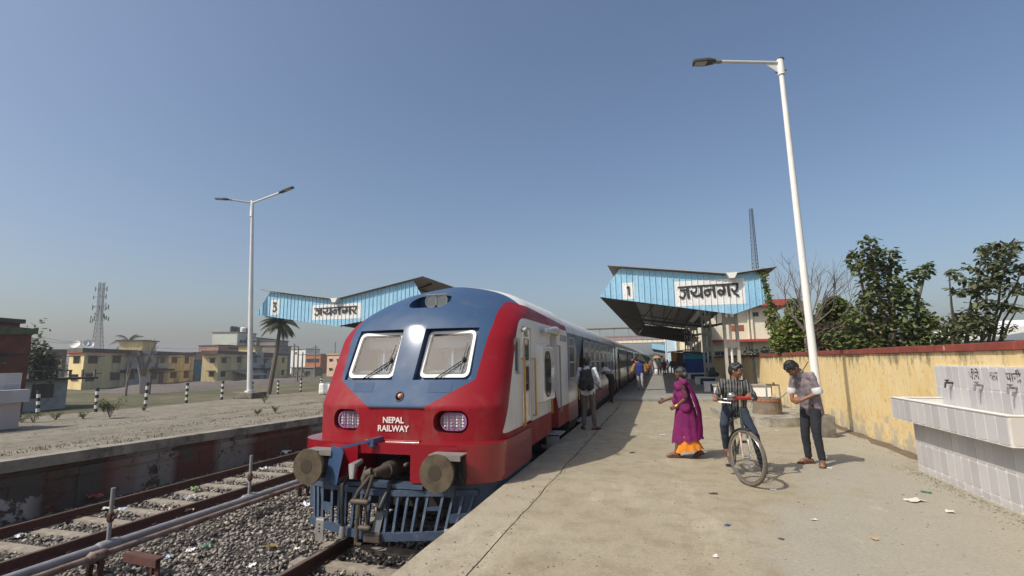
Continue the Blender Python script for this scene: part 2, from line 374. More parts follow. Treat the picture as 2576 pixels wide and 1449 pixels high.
mb = MB(); mb.bb(4.3, 40, -10, 300, -2.2, -0.15); struct('yard_soil', mb, mat('yard_soil', (0.14,0.12,0.08), 0.95, var=0.3, scale=2, rgb2=(0.07,0.09,0.03), mix=0.5, mscale=0.6))
# left platform, its near end a little higher
LZ = -0.16
def lz(y): return 0 if y <= 6 else (LZ if y >= 15 else LZ*(y-6)/9.0)
ys = [-25, -4, 0, 3, 6, 8, 10, 12, 15, 22, 40, 420]; LE = -11.1; LB = -21.9
mb = MB(); r3 = random.Random(8)
xs = [LE-0.32, LE-0.9, LE-3, LE-6, LE-9, LB]
for i in range(len(ys)-1):
    for j in range(len(xs)-1):
        a, b = ys[i], ys[i+1]
        mb.quad((xs[j+1],a,lz(a)),(xs[j],a,lz(a)),(xs[j],b,lz(b)),(xs[j+1],b,lz(b)))
    a, b = ys[i], ys[i+1]
    mb.quad((LB,b,lz(b)),(LB,b,-2.2),(LB,a,-2.2),(LB,a,lz(a)))
struct('platform_far', mb, M_LPLAT)
mb = MB()
for i in range(len(ys)-1):
    a, b = ys[i], ys[i+1]; p = [(LE, a), (LE-0.32, a)]
    za, zb = lz(a), lz(b)
    for (x0, x1, d0, d1) in ((LE-0.32, LE+0.03, 0.012, -0.19),):
        mb.add([(x0,a,za+d1),(x1,a,za+d1),(x1,b,zb+d1),(x0,b,zb+d1),(x0,a,za+d0),(x1,a,za+d0),(x1,b,zb+d0),(x0,b,zb+d0)],
               [(0,3,2,1),(4,5,6,7),(1,2,6,5),(3,0,4,7)])
struct('platform_far_coping', mb, mat('weathered_coping', (0.26,0.235,0.19), 0.9, var=0.25, scale=3, bump=0.5, rgb2=(0.055,0.05,0.042), mix=0.38, mscale=2.4))
mb = MB(); rr = random.Random(4); y = -25.0
while y < 60:                          # bulging old plaster and brick, panel by panel
    st = 0.55 if y < 20 else 3
    for (z0, z1, o) in ((-1.12,-0.75,0.0),(-0.75,-0.45,-0.015),(-0.45,-0.3,0.02),(-0.3,-0.19,-0.035)):
        d = rr.uniform(-0.02, 0.02)+o
        mb.bb(LE-0.3, LE-0.04+d, y, y+st-0.002, z0+lz(y), z1+lz(y)-0.001)
    y += st
mb.bb(LE-0.32, LE-0.05, 60, 420, -1.12, -0.18+LZ)
struct('platform_far_wall', mb, M_RETAIN)
# ------------------------------------------------------------------ railway tracks
def track(cx, y0, y1, name, label, yvis):
    t = thing(name, label, 'railway track', (cx, y0, -1.05))
    for s in (-1, 1):
        x = cx + s*0.872; prof = [(-.07,-1.035),(.07,-1.035),(.07,-1.02),(.012,-1.0),(.012,-.925),(.036,-.91),(.036,-.882),(-.036,-.882),(-.036,-.91),(-.012,-.925),(-.012,-1.0),(-.07,-1.02)]
        mb = MB(); mb.prism([(x+a, b) for a, b in prof], y0, y1, 'xz'); r = part('rail', mb, M_RAIL, t)
        mb = MB(); mb.bb(x-.03, x+.03, y0, y1, -.882, -.8795); part('rail_head', mb, M_RAILT, r)
    y = y0+0.3; k = 0; proto = None; clip = None
    while y < y1:
        if proto is None:
            mb = MB(); mb.add([(-1.3,-.13,-1.2),(1.3,-.13,-1.2),(1.3,.13,-1.2),(-1.3,.13,-1.2),(-1.3,-.10,-1.022),(1.3,-.10,-1.022),(1.3,.10,-1.022),(-1.3,.10,-1.022)],
                   [(0,3,2,1),(4,5,6,7),(0,1,5,4),(1,2,6,5),(2,3,7,6),(3,0,4,7)]); proto = mesh_of(mb, 'sleeper', M_SLEEP, (0,0,0), False, 40, True)
            mb = MB()
            for s in (-1, 1):
                for d in (-1, 1): mb.cap((s*.872+d*.10, -.03, -1.005), (s*.872+d*.085, .03, -1.0), .018, .018, 6); mb.box((s*.872+d*.075, 0, -1.01), (.03,.09,.03))
            clip = mesh_of(mb, 'rail_clip', M_RAIL, (0,0,0), False, 40, True)
        if y < yvis:
            o = part('sleeper', None, None, t, me=proto); o.location = (0, y-y0, 1.05+rr.uniform(-.012, .004)); o.rotation_euler = (0,0,rr.uniform(-.012,.012))
            if y < 16:
                c = part('rail_clip', None, None, o, me=clip)
        y += 0.63; k += 1
    return t
track(-3.65, -8, 400, 'railway_track', 'rusty railway track running under the red and blue train', 30)
track(-9.25, -8, 400, 'railway_track', 'empty rusty railway track between the train and the far platform', 42)
# ------------------------------------------------------------------ ballast: real crushed stones
def stones(name, count, region, size, zf, label, seed, m):
    rs = np.random.RandomState(seed)
    base = []; faces = []
    for i in range(14):
        while True:
            q = rs.normal(size=(9,3)); q /= np.linalg.norm(q, axis=1)[:,None]; q *= rs.uniform(.75,1.1,(9,1)); q *= np.array([1.15*rs.uniform(.85,1.3), 1.0, rs.uniform(.55,.85)])
            bm = bmesh.new(); vv = [bm.verts.new(v) for v in q]; r_ = bmesh.ops.convex_hull(bm, input=vv); bm.verts.ensure_lookup_table()
            ok = len(bm.faces) == 14 and all(v.link_faces for v in bm.verts)
            if ok:
                bmesh.ops.recalc_face_normals(bm, faces=bm.faces); bm.verts.index_update(); base.append(np.array([v.co[:] for v in bm.verts])); faces.append([[v.index for v in f.verts] for f in bm.faces])
            bm.free()
            if ok: break
    bv = base[0]; faces = np.array(faces)
    base = np.array(base); P = region(rs, count); n = len(P)
    idx = rs.randint(0, 14, n); V = base[idx]; sz = size(P, rs)
    ang = rs.uniform(0, 2*PI, n); tl = rs.uniform(-.6, .6, n)
    ca, sa, ct, st = np.cos(ang), np.sin(ang), np.cos(tl), np.sin(tl)
    x, y, z = V[:,:,0], V[:,:,1], V[:,:,2]
    y2 = y*ct[:,None]-z*st[:,None]; z2 = y*st[:,None]+z*ct[:,None]
    x3 = x*ca[:,None]-y2*sa[:,None]; y3 = x*sa[:,None]+y2*ca[:,None]
    W = np.stack([x3, y3, z2], -1)*sz[:,None,None]; W[:,:,0] += P[:,0:1]; W[:,:,1] += P[:,1:2]; W[:,:,2] += (zf(P, rs)+sz*0.18)[:,None]
    F = faces[idx]+np.arange(n)[:,None,None]*len(bv)
    me = bpy.data.meshes.new(name); me.vertices.add(n*len(bv)); me.vertices.foreach_set('co', W.reshape(-1).astype(np.float32))
    F = F.reshape(-1,3); me.loops.add(len(F)*3); me.loops.foreach_set('vertex_index', F.ravel().astype(np.int32))
    me.polygons.add(len(F)); me.polygons.foreach_set('loop_start', np.arange(0, len(F)*3, 3, dtype=np.int32))
    me.update(calc_edges=True); me.validate()
    tint = me.attributes.new('tint', 'FLOAT', 'FACE'); tint.data.foreach_set('value', np.repeat(rs.uniform(0,1,n), 14).astype(np.float32))
    me.materials.append(m); o = bpy.data.objects.new(name, me); C.objects.link(o); o['kind'] = 'stuff'; o['label'] = label; return o
n = NB('ballast_stone', 0.92); t = n.attr('tint')
c = n.mix(n.rng(t, 0, 1), (0.115, 0.103, 0.092), (0.30, 0.27, 0.235)); c = n.mix(n.rng(t, 0.9, 0.97), c, (0.46, 0.41, 0.32))
c = n.scale(c, n.rng(n.noise(30, 4), 0.3, 0.7, 0.8, 1.2)); M_STONE = n.done(c)
def region(rs, count):
    y = 3.0 + 31*rs.uniform(0, 1, count)**1.9; x = rs.uniform(-11.05, -2.15, count)
    k = np.ones(count, bool)
    for cx in (-3.65, -9.25):
        for s in (-1, 1): k &= np.abs(x-cx-s*.872) > 0.075
        inside = np.abs(x-cx) < 1.25; ph = np.abs(((y+8-0.3)+.315) % 0.63-.315)
        k &= ~(inside & (ph < 0.075) & (rs.uniform(0,1,count) > 0.10))
    k &= ~((x > -5.2) & (y > 9)); k &= ~((y < 4.2) & (x > -2.9))
    return np.stack([x, y], 1)[k]
def zf(P, rs):
    x = P[:,0]; hump = 0.06*np.exp(-((x+6.3)/0.9)**2) - 0.03*np.exp(-((x+10.8)/0.4)**2)
    return -1.065 + hump + rs.uniform(-.012, .02, len(P))
stones('ballast', 47000, region, lambda P, rs: (0.024+0.0011*P[:,1])*rs.uniform(.75, 1.5, len(P)), zf, 'grey brown crushed stone ballast round the rails', 2, M_STONE)
# ------------------------------------------------------------------ pipes between the tracks
M_GPIPE = mat('grey_painted_pipe', (0.235,0.24,0.25), 0.55, 0.1, var=0.2, scale=6, rgb2=(0.16,0.12,0.09), mix=0.3, mscale=5)
M_RPIPE = mat('rust_grey_pipe', (0.23,0.18,0.155), 0.75, 0.1, var=0.3, scale=7, rgb2=(0.13,0.06,0.035), mix=0.45, mscale=6)
t = thing('water_pipe', 'thick grey water pipe with upright hydrant risers between the tracks', 'pipe', (-7.22, 3, -1.05))
mb = MB(); mb.tube([(-7.24,-6,-.76),(-7.24,5.3,-.75),(-7.2,7.7,-.75),(-7.2,60,-.75)], .058, 14); part('pipe_run', mb, M_GPIPE, t, True)
for y in (5.3, 7.72, 10.2):
    mb = MB(); mb.cap((-7.24,y-.1,-.75),(-7.24,y+.1,-.75),.075,.075,14); mb.tube([(-7.24,y,-.75),(-7.24,y,-.02+.02*y%.05)], .026, 10)
    f = part('riser', mb, M_GPIPE, t, True)
    mb = MB(); mb.cap((-7.24,y,-.42),(-7.24,y,-.36),.045,.045,8); mb.box((-7.2,y,-.39),(.09,.03,.03)); part('valve', mb, M_RAIL, f)
t = thing('water_pipe', 'thinner rusty pipe lying beside the thick grey pipe on brackets', 'pipe', (-6.98, 3, -1.05))
mb = MB(); mb.tube([(-7.02,-6,-.77),(-6.99,4.9,-.76),(-6.97,60,-.755)], .040, 12); part('pipe_run', mb, M_RPIPE, t, True)
mb = MB(); mb.cap((-6.99,4.93,-.76),(-6.99,5.07,-.76),.068,.068,12); mb.tube([(-6.99,4.93,-.76),(-6.99,4.95,-.76),(-6.99,4.95,-.70)], [.08,.08,.05], 10); part('flange', mb, M_RPIPE, t, True)
for y in (5.0, 8.9, 12.6, 2.0):
    mb = MB(); mb.bb(-7.12,-7.08,y-.03,y+.03,-1.15,-.83); mb.bb(-6.94,-6.90,y-.03,y+.03,-1.15,-.80); mb.bb(-7.3,-6.88,y-.03,y+.03,-.84,-.812); part('bracket', mb, M_RAIL, t)
mb = MB(); mb.box((-6.46,5.2,-.775),(.62,.11,.022),(0,0,-.1)); mb.box((-6.46,5.15,-.82),(.62,.022,.09),(0,0,-.1))
mb.box((-6.24,5.17,-.96),(.024,.09,.36)); mb.box((-6.19,5.16,-.96),(.09,.02,.36))
solo('steel_angle_stand', mb, M_RAIL, 'short rusty steel angle stand in the ballast beside the rusty pipe', 'bracket')

# ------------------------------------------------------------------ the lead coach
TX = -3.65; HW = 1.52
def gloss(name, rgb, rough=0.22, coat=0.6, **k): return mat(name, rgb, rough, var=k.pop('var', 0.06), scale=k.pop('scale', 2.5), coat=coat, **k)
M_RED = gloss('train_red', (0.235, 0.007, 0.015), 0.26, bump=0.02, bscale=3, bdist=0.05)
M_TBLUE = gloss('train_blue', (0.045, 0.085, 0.165), 0.3, coat=0.2)
M_TWHITE = gloss('train_white', (0.62, 0.62, 0.60), 0.2, coat=0.7, bump=0.03, bscale=2.2, bdist=0.06)
M_TROOF = mat('train_roof', (0.52, 0.53, 0.53), 0.5, var=0.15, scale=3, rgb2=(0.36,0.36,0.35), mix=0.4, mscale=1.2)
M_UNDER = mat('underframe', (0.018,0.017,0.016), 0.85, var=0.4, scale=6)
M_PBLUE = mat('pilot_blue', (0.045,0.07,0.115), 0.55, var=0.2, scale=5, rgb2=(0.13,0.13,0.13), mix=0.33, mscale=5, bump=0.15)
M_GREASE = mat('greasy_iron', (0.085,0.07,0.055), 0.65, 0.3, var=0.35, scale=8, bump=0.3, rgb2=(0.13,0.10,0.07), mix=0.4, mscale=5)
M_BUFF = mat('buffer_face', (0.115,0.09,0.055), 0.62, 0.35, var=0.25, scale=6, rgb2=(0.07,0.055,0.04), mix=0.42, mscale=7, bump=0.2)
M_STEEL = mat('bare_steel', (0.5,0.49,0.46), 0.4, 0.7, var=0.2)
M_YEL = mat('mustard_rail', (0.50,0.27,0.045), 0.5, var=0.15)
M_RUB = mat('black_rubber', (0.016,0.016,0.017), 0.5, var=0.1)
def glass(name, tint=(0.75,0.82,0.82), refl=1.0):
    m = bpy.data.materials.new(name); m.use_nodes = True; N, L = nodes_of(m); N.clear()
    o = N.new('ShaderNodeOutputMaterial'); g = N.new('ShaderNodeBsdfGlossy'); t = N.new('ShaderNodeBsdfTransparent'); f = N.new('ShaderNodeFresnel')
    g.inputs['Roughness'].default_value = 0.0; t.inputs[0].default_value = (*tint, 1); f.inputs[0].default_value = 1.52
    ma = N.new('ShaderNodeMath'); ma.operation = 'MULTIPLY_ADD'; ma.inputs[1].default_value = refl; ma.inputs[2].default_value = 0.05*refl; L.new(f.outputs[0], ma.inputs[0])
    x = N.new('ShaderNodeMixShader'); L.new(ma.outputs[0], x.inputs[0]); L.new(t.outputs[0], x.inputs[1]); L.new(g.outputs[0], x.inputs[2]); L.new(x.outputs[0], o.inputs[0]); return m
M_GLASS = glass('window_glass', (0.56,0.70,0.78), 0.8)
def darkglass(name, rgb, rough=0.06):
    m = mat(name, rgb, rough, var=0.3, scale=2.5, spec=0.8); return m
M_DGLASS = darkglass('dark_window', (0.022,0.026,0.027))
M_LAMPC = mat('clear_lamp', (0.55,0.52,0.55), 0.12, var=0.15, scale=30, coat=0.8)
M_PINK = gloss('purple_lamp_rim', (0.27,0.12,0.25), 0.4)
def y0f(z):
    if z < 1.0: return 6.5
    if z < 2.15: return 6.5 + 0.5*(z-1.0)
    d = z-2.15; return 7.075 + 0.5*d + 1.35*(d/0.91)**3
def Wf(z):
    if z <= 2.2: return HW
    q = min(1.0, (z-2.2)/0.86); return max(0.02, HW*(1-q**2.15)**(1/2.15))
def section(z, yend, nf=90, ns=44, D=0.62, n=2.65):
    W = Wf(z); y0 = y0f(z); q_ = min(1, max(0, (z-1.95)/0.8)); q_ = q_*q_*(3-2*q_); D = D+0.95*q_; n = n-0.65*q_; DD = D*(0.35+0.65*W/HW); pts = []
    for i in range(ns): pts.append((W, yend + (y0+DD-yend)*i/ns))
    for i in range(nf+1):
        a = PI/2 - PI*i/nf; s = math.sin(a); c = math.cos(a)
        pts.append((W*math.copysign(abs(s)**(2/n), s), y0 + DD*(1-abs(c)**(2/n))))
    for i in range(1, ns+1): pts.append((-W, y0+DD + (yend-y0-DD)*i/ns))
    return pts
YE = 12.0
zs = list(np.linspace(0.22, 2.2, 62)) + [2.2+0.86*math.sin(PI/2*i/34) for i in range(1, 34)] + [3.058]
mb = MB(); secs = [section(z, YE) for z in zs]; K = len(secs[0])
for z, s in zip(zs, secs): mb.v += [(TX+x, y, z) for x, y in s]
for i in range(len(zs)-1):
    for j in range(K):
        j2 = (j+1) % K; mb.f.append((i*K+j, i*K+j2, (i+1)*K+j2, (i+1)*K+j)); mb.mi.append(0)
mb.f.append(tuple(range(K-1, -1, -1))); mb.f.append(tuple((len(zs)-1)*K+j for j in range(K))); mb.mi += [0, 0]
lead = thing('lead_coach', 'red white and blue lead coach with rounded nose at the head of the train', 'train coach', (TX, 7, -0.88))
LO = ORG[lead.name]
shell_me = mesh_of(mb, 'shell', M_RED, LO, False, 40, True)
shell = bpy.data.objects.new('shell_tmp', shell_me); C.objects.link(shell)
def rrect(x0, x1, z0, z1, r, n=5):
    p = []
    for cx, cz, a0 in ((x1-r, z1-r, 0), (x0+r, z1-r, 90), (x0+r, z0+r, 180), (x1-r, z0+r, 270)):
        for i in range(n+1):
            a = math.radians(a0+90*i/n); p.append((cx+r*math.cos(a), cz+r*math.sin(a)))
    return p
def yb(z): return 6.69 + 0.5*(z-1.37) + 0.135 + 0.03*(z-1.37)
CUTS = []
class _Cut:
    def add(s, *a): m = MB(); m.add(*a); CUTS.append(m)
    def prism(s, *a): m = MB(); m.prism(*a); CUTS.append(m)
    def bb(s, *a): m = MB(); m.bb(*a); CUTS.append(m)
cut = _Cut()
for s in (-1, 1):
    q = [(s*0.17, 1.37), (s*1.04, 1.37), (s*1.03, 2.14), (s*0.19, 2.14)]
    if s < 0: q = q[::-1]
    vs = [(TX+a, 6.0, b) for a, b in q] + [(TX+a, yb(b), b) for a, b in q]
    cut.add(vs, [(0,1,2,3),(7,6,5,4)]+[(i, i+4, (i+1)%4+4, (i+1)%4) for i in range(4)])
for s in (-1, 1):                                   # cab volume behind each windscreen
    x0, x1 = sorted((s*0.24, s*0.97))
    vs = [(TX+a, yb(b)-0.02, b) for a, b in ((x0,1.43),(x1,1.43),(x1,2.07),(x0,2.07))] + [(TX+a, yb(b)+0.75, b) for a, b in ((x0,1.43),(x1,1.43),(x1,2.07),(x0,2.07))]
    cut.add(vs, [(0,1,2,3),(7,6,5,4)]+[(i, i+4, (i+1)%4+4, (i+1)%4) for i in range(4)])
for s in (-1, 1):
    cut.prism([(TX+s*0.83+a, b) for a, b in rrect(-.245,.245,.645,.955,.14,6)], 6.0, 6.74, 'xz')
cut.prism([(TX+0.02+a*1.0, b) for a, b in rrect(-.33,.36,2.50,2.74,.12,6)], 6.4, 7.82, 'xz')
cut.prism([(TX+0.03+a, b) for a, b in rrect(-.06,.06,1.085,1.205,.055,6)], 6.3, 6.64, 'xz')
for (a, b, z0, z1, r) in ((7.42,7.74,1.42,1.98,.07), (7.86,8.44,0.60,2.19,.04), (10.0,10.72,0.2,2.15,.05)):
    cut.prism([(y, z) for y, z in rrect(a, b, z0, z1, r)], TX+HW-0.05 if a != 10.0 else TX+HW-0.22, TX+HW+0.3, 'yz')
cut.bb(TX-.42, TX+.42, 6.2, 7.1, 0.0, 0.62-0.18)
cos_ = []
for cm in CUTS:
    cme = mesh_of(cm, 'cut', M_RED, LO, False, 40, True); co_ = bpy.data.objects.new('cut', cme); C.objects.link(co_); cos_.append(co_)
    bo = shell.modifiers.new('b', 'BOOLEAN'); bo.operation = 'DIFFERENCE'; bo.solver = 'EXACT'; bo.object = co_
shell_me2 = evalmesh(shell); bpy.data.objects.remove(shell)
for co_ in cos_: bpy.data.objects.remove(co_)
print('SHELL FACES', len(shell_me2.polygons))
nv = len(shell_me2.vertices); co = np.empty(nv*3); shell_me2.vertices.foreach_get('co', co); co = co.reshape(-1,3) + np.array(LO)
dx = np.abs(co[:,0]-TX); Y = co[:,1]; Z = co[:,2]
zlow = np.where(dx < .44, 1.0, 1.0+(dx-.44)*0.56)
bx = 1.10 + 0.10*(Z-1.35)/0.8 - 0.25*np.clip(Z-2.2, 0, 1)
low = np.minimum(Z-zlow, bx-dx)
up = Z - np.clip(2.70 - 0.045*(Y-7.0), 2.46, 2.75)
nose_end = 8.75 - 0.9*np.clip(2.98-Z, 0, .6) - Y
blue = np.maximum(low, np.minimum(up, nose_end + 0.25*np.clip(2.98-Z,0,.5)))
yl = 6.88 + (Z-.62)*0.46
cy_, cz_ = yl+0.45, 1.93
white = np.minimum.reduce([Z-.62, 2.33-Z, (Y-yl), dx-1.28, 12.5-Y])
corner = 0.40 - np.sqrt((Y-(yl+0.40))**2 + (Z-1.93)**2)
white = np.where((Y < yl+.40) & (Z > 1.93), np.minimum(white, corner), white)
roofw = np.minimum(Z-np.clip(2.64-.05*(Y-8.0), 2.46, 2.7), -nose_end - 0.05)
for nm, a in (('blue', blue), ('white', white), ('roofw', roofw)):
    at = shell_me2.attributes.new(nm, 'FLOAT', 'POINT'); at.data.foreach_set('value', a.astype(np.float32))
n = NB('coach_paint', 0.5); n.b.inputs['Coat Weight'].default_value = 0.06; n.b.inputs['Coat Roughness'].default_value = 0.10; n.b.inputs['Specular IOR Level'].default_value = .16
g = lambda a: n.math('GREATER_THAN', n.attr(a), 0.0)
c = n.mix(g('blue'), (0.235,0.007,0.015), (0.038,0.078,0.155)); c = n.mix(g('white'), c, (0.62,0.62,0.60)); c = n.mix(g('roofw'), c, (0.70,0.69,0.66))
dust = n.rng(n.noise(1.4, 8, None, 0.7), 0.5, 0.75, 0, 0.22); c = n.mix(dust, c, (0.24,0.21,0.17))
n.L.new(n.rng(n.noise(3, 6), 0.3, 0.7, 0.45, 0.6), n.b.inputs['Roughness'])
n.bump(n.math('ADD', n.noise(1.8, 2), n.math('MULTIPLY', n.noise(48, 5), .30)), 0.06, 0.08); c = n.mix(n.rng(n.math('ADD', n.noise(2.5, 8, n.map((1,1,.25)), .7), n.rng(n.sep.outputs[2], 1.0, 2.2, .12, -.05)), .55, .75, 0, .35), c, (0.16,0.13,0.10)); M_PAINT = n.done(c)
shell_me2.materials.clear(); shell_me2.materials.append(M_PAINT)
shell_me2.materials.append(mat('cab_interior', (0.075,0.15,0.205), .7, var=.1))
mi_ = []
for pl_ in shell_me2.polygons:
    c_ = pl_.center; X_, Y_, Z_ = abs(c_.x+LO[0]-TX), c_.y+LO[1], c_.z+LO[2]; mi_.append(1 if (.22 < X_ < .99 and 1.42 < Z_ < 2.085 and Y_ > yb(Z_)+.01 and Y_ < 7.86) else 0)
shell_me2.polygons.foreach_set('material_index', mi_)
shell_me2.polygons.foreach_set('use_smooth', [True]*len(shell_me2.polygons)); shell_me2.set_sharp_from_angle(angle=math.radians(28))
body = part('body_shell', None, None, lead, me=shell_me2)
# windscreens
for s in (-1, 1):
    x0, x1 = (0.21, 1.0) if s > 0 else (-1.0, -0.21)
    def PP(a, b, d): return (TX+a, yb(b)-0.012-d, b)
    o = rrect(x0, x1, 1.40, 2.10, .09, 6); i_ = rrect(x0+.045, x1-.045, 1.445, 2.055, .06, 6); k = len(o)
    mb = MB(); mb.add([PP(a,b,.03) for a,b in o]+[PP(a,b,.03) for a,b in i_]+[PP(a,b,-.01) for a,b in o]+[PP(a,b,-.01) for a,b in i_],
        [(j,(j+1)%k,(j+1)%k+k,j+k) for j in range(k)]+[(j,j+2*k,(j+1)%k+2*k,(j+1)%k) for j in range(k)]+[(j+k,(j+1)%k+k,(j+1)%k+3*k,j+3*k) for j in range(k)])
    fr = part('windscreen_frame', mb, M_WHITE, lead)
    mb = MB(); mb.add([PP(a,b,.012) for a,b in i_], [tuple(range(k))]); part('windscreen', mb, M_GLASS, fr, fixn=False)
    mb = MB(); ii = rrect(x0+.05, x1-.05, 1.45, 2.05, .06, 6)
    o2 = rrect(x0+.068, x1-.068, 1.468, 2.032, .055, 6)
    mb.add([PP(a,b,.020) for a,b in ii]+[PP(a,b,.020) for a,b in o2], [(j,(j+1)%k,(j+1)%k+k,j+k) for j in range(k)]); part('rubber_seal', mb, M_RUB, fr)
    # cab things seen through the glass
    cx = TX + s*0.6
    mb = MB(); mb.bb(cx-.16,cx+.16,7.30,7.38,1.44,1.80); mb.bb(cx-.09,cx+.09,7.30,7.36,1.8,1.95); part('cab_seat', mb, mat('cab_seat_cloth',(0.12,0.16,0.2),0.8), lead, bevel=.03)
    mb = MB(); mb.bb(TX+x0+.04,TX+x1-.04,6.98,7.18,1.432,1.50); part('cab_desk', mb, mat('cab_desk_grey',(0.25,0.27,0.27),0.6), lead, bevel=.01)
    mb = MB(); mb.bb(TX+x0+.06,TX+x1-.06,yb(1.95)+.06,yb(1.95)+.075,1.84,2.05); part('sun_blind', mb, mat('tinted_blind',(0.08,0.10,0.12),0.5), lead)
    mb = MB(); mb.tube([(cx-.04,7.25,1.44),(cx-.04,7.28,2.05)], .018, 8); mb.bb(cx-.3,cx-.12,7.5,7.52,1.45,2.0); part('cab_wall_panel', mb, M_WHITE, lead)
    # wiper
    b0 = (TX+s*0.6-0.11, yb(1.39)-.07, 1.385); t0 = (TX+s*0.6+.28, yb(1.68)-.06, 1.66)
    mb = MB(); mb.tube([b0, t0], .009, 6); mb.tube([(b0[0]+.07,b0[1],b0[2]), (t0[0],t0[1],t0[2]-.03)], .006, 6)
    mb.tube([(t0[0]+.02,yb(1.86)-.05,1.90),(t0[0]-.02,yb(1.45)-.05,1.50)], [.006,.008], 6); mb.ell(t0, (.03,.02,.045))
    mb.cap(b0, (b0[0], b0[1]+.06, b0[2]), .02, .02, 8); part('wiper', mb, M_RUB, lead, True)
# headlamps
for s in (-1, 1):
    cx = TX+s*0.83+0.02
    mb = MB(); mb.prism([(cx+a, .80+b) for a, b in rrect(-.175,.175,-.105,.105,.09,6)], 6.64, 6.72, 'xz'); hl = part('headlamp', mb, M_LAMPC, lead)
    mb = MB(); k = 28; o = rrect(-.195,.195,-.122,.122,.11,6); i_ = rrect(-.170,.170,-.098,.098,.085,6)
    mb.add([(cx+a,6.612,.80+b) for a,b in o]+[(cx+a,6.612,.80+b) for a,b in i_]+[(cx+a,6.66,.80+b) for a,b in o], [(j,(j+1)%k,(j+1)%k+k,j+k) for j in range(k)]+[(j,j+2*k,(j+1)%k+2*k,(j+1)%k) for j in range(k)])
    for a in (-.075, 0.0, .075): mb.bb(cx+a-.006, cx+a+.006, 6.595, 6.61, .70, .90)
    part('lamp_rim', mb, M_PINK, hl)
    mb = MB()
    for a in range(7):
        for b in range(4):
            mb.ell((cx-.135+a*.045, 6.63, .735+b*.043), (.019,.012,.019), nu=8, nv=5)
    part('lamp_bulbs', mb, M_LAMPC, hl, True)
mb = MB(); mb.cap((TX+.03,6.62,1.145),(TX+.03,6.6,1.145),.045,.045,12); part('marker_lamp', mb, mat('marker_lens',(0.55,0.25,0.18),0.15,coat=0.8), lead, True)
mb = MB(); k = 24; mb.tube([(TX+.03+.062*math.cos(2*PI*j/k),6.566+.03*math.sin(2*PI*j/k),1.145+.062*math.sin(2*PI*j/k)) for j in range(k)], .009, 6, closed=True); part('marker_lamp_ring', mb, M_DARK, lead, True)
mb = MB()
for a in (.04, .225):
    mb.tube([(TX+a+.03,7.50,2.62),(TX+a+.03,7.62,2.62)], [.10,.09], 18)
top = part('roof_headlamp', mb, mat('roof_lamp_glass',(0.10,0.12,0.13),0.15,coat=0.5), lead, True)
mb = MB()
for a in (.04, .225): mb.tube([(TX+a+.03+.102*math.cos(2*PI*j/20),7.5,2.62+.102*math.sin(2*PI*j/20)) for j in range(20)], .010, 6, closed=True)
mb.tube([(TX-.03,7.5,2.725),(TX+.35,7.5,2.725)], .012, 6); part('lamp_rim', mb, M_GREY, top, True)
# seam, ledge strip, number plates, lettering
mb = MB(); mb.bb(TX-.44,TX+.44,6.488,6.5,.985,1.0); part('hood_seam', mb, M_BLACK, lead)
mb = MB(); mb.bb(TX-.44,TX+.42,6.44,6.5,.525,.555); part('hood_ledge', mb, M_RED, lead, bevel=.01)
for s in (-1, 1):
    mb = MB(); x0 = s*.62-.18
    def SY(dx_, z_): return y0f(z_)+.62*(1-(1-(abs(dx_)/HW)**2.65)**(1/2.65))
    gr = [[(TX+x0+.36*i/8, SY(x0+.36*i/8, 1.2+.135*j/3)-.004, 1.2+.135*j/3) for i in range(9)] for j in range(4)]
    mb.add([q for r_ in gr for q in r_], [(j*9+i, j*9+i+1, (j+1)*9+i+1, (j+1)*9+i) for j in range(3) for i in range(8)])
    part('blanked_vent', mb, mat('blank_plate',(0.04,0.075,0.15),0.6,spec=.2), lead)
def MF(u, v, d): return (TX+0.0+u, 6.494-d, v)
for txt, v in (('NEPAL', .815), ('RAILWAY', .70)):
    part('lettering', text_mb(txt, .116, lambda x, y, z, v=v: (TX-.02+x*.98, 6.492-z, v+y), bold=.003), mat('letter_white',(0.72,0.66,0.62),0.6), lead)
# lower skirt (headstock) with the coupler opening
def skirt(z0, z1, W, yf, mat_, name, hole):
    pts = []
    for i in range(41):
        a = PI/2-PI*i/40; s = math.sin(a); c = math.cos(a); pts.append((TX+W*math.copysign(abs(s)**.62, s), yf+.75*(1-abs(c)**.62)))
    left = [p for p in pts if p[0] < TX-hole]; right = [p for p in pts if p[0] > TX+hole]
    pr_ = None
    for seg in (left, right):
        mb = MB()
        inner = TX-hole if seg is left else TX+hole
        poly = seg + ([(TX-W, 8.2), (inner, 8.2), (inner, yf+.005)] if False else [])
        if seg is right: poly = [(TX+W, 8.2)] + seg + [(inner, yf), (inner, 8.2)]
        else: poly = [(inner, 8.2), (inner, yf)] + seg + [(TX-W, 8.2)]
        mb.prism(poly, z0, z1, 'xy'); pr_ = part(name, mb, mat_, lead)
    return pr_
skirt(.05, .54, 1.56, 6.22, M_RED, 'headstock', .40)
mb = MB(); mb.bb(TX-.42,TX+.42,6.25,6.5,.40,.538); part('headstock_bridge', mb, M_RED, lead)
mb = MB(); mb.bb(TX-.45,TX+.45,6.72,6.8,-.1,.5); mb.bb(TX-1.3,TX+1.3,6.6,8.3,-.35,.05); part('headstock_recess', mb, M_UNDER, lead)
skirt(-.42, .05, 1.53, 6.30, M_PBLUE, 'lower_valance', .98)
mb = MB(); mb.bb(TX-1.0,TX+1.0,6.3,6.34,-.12,.04); mb.bb(TX-.55,TX+.6,6.18,6.32,-.02,.03); part('valance_plate', mb, M_PBLUE, lead)
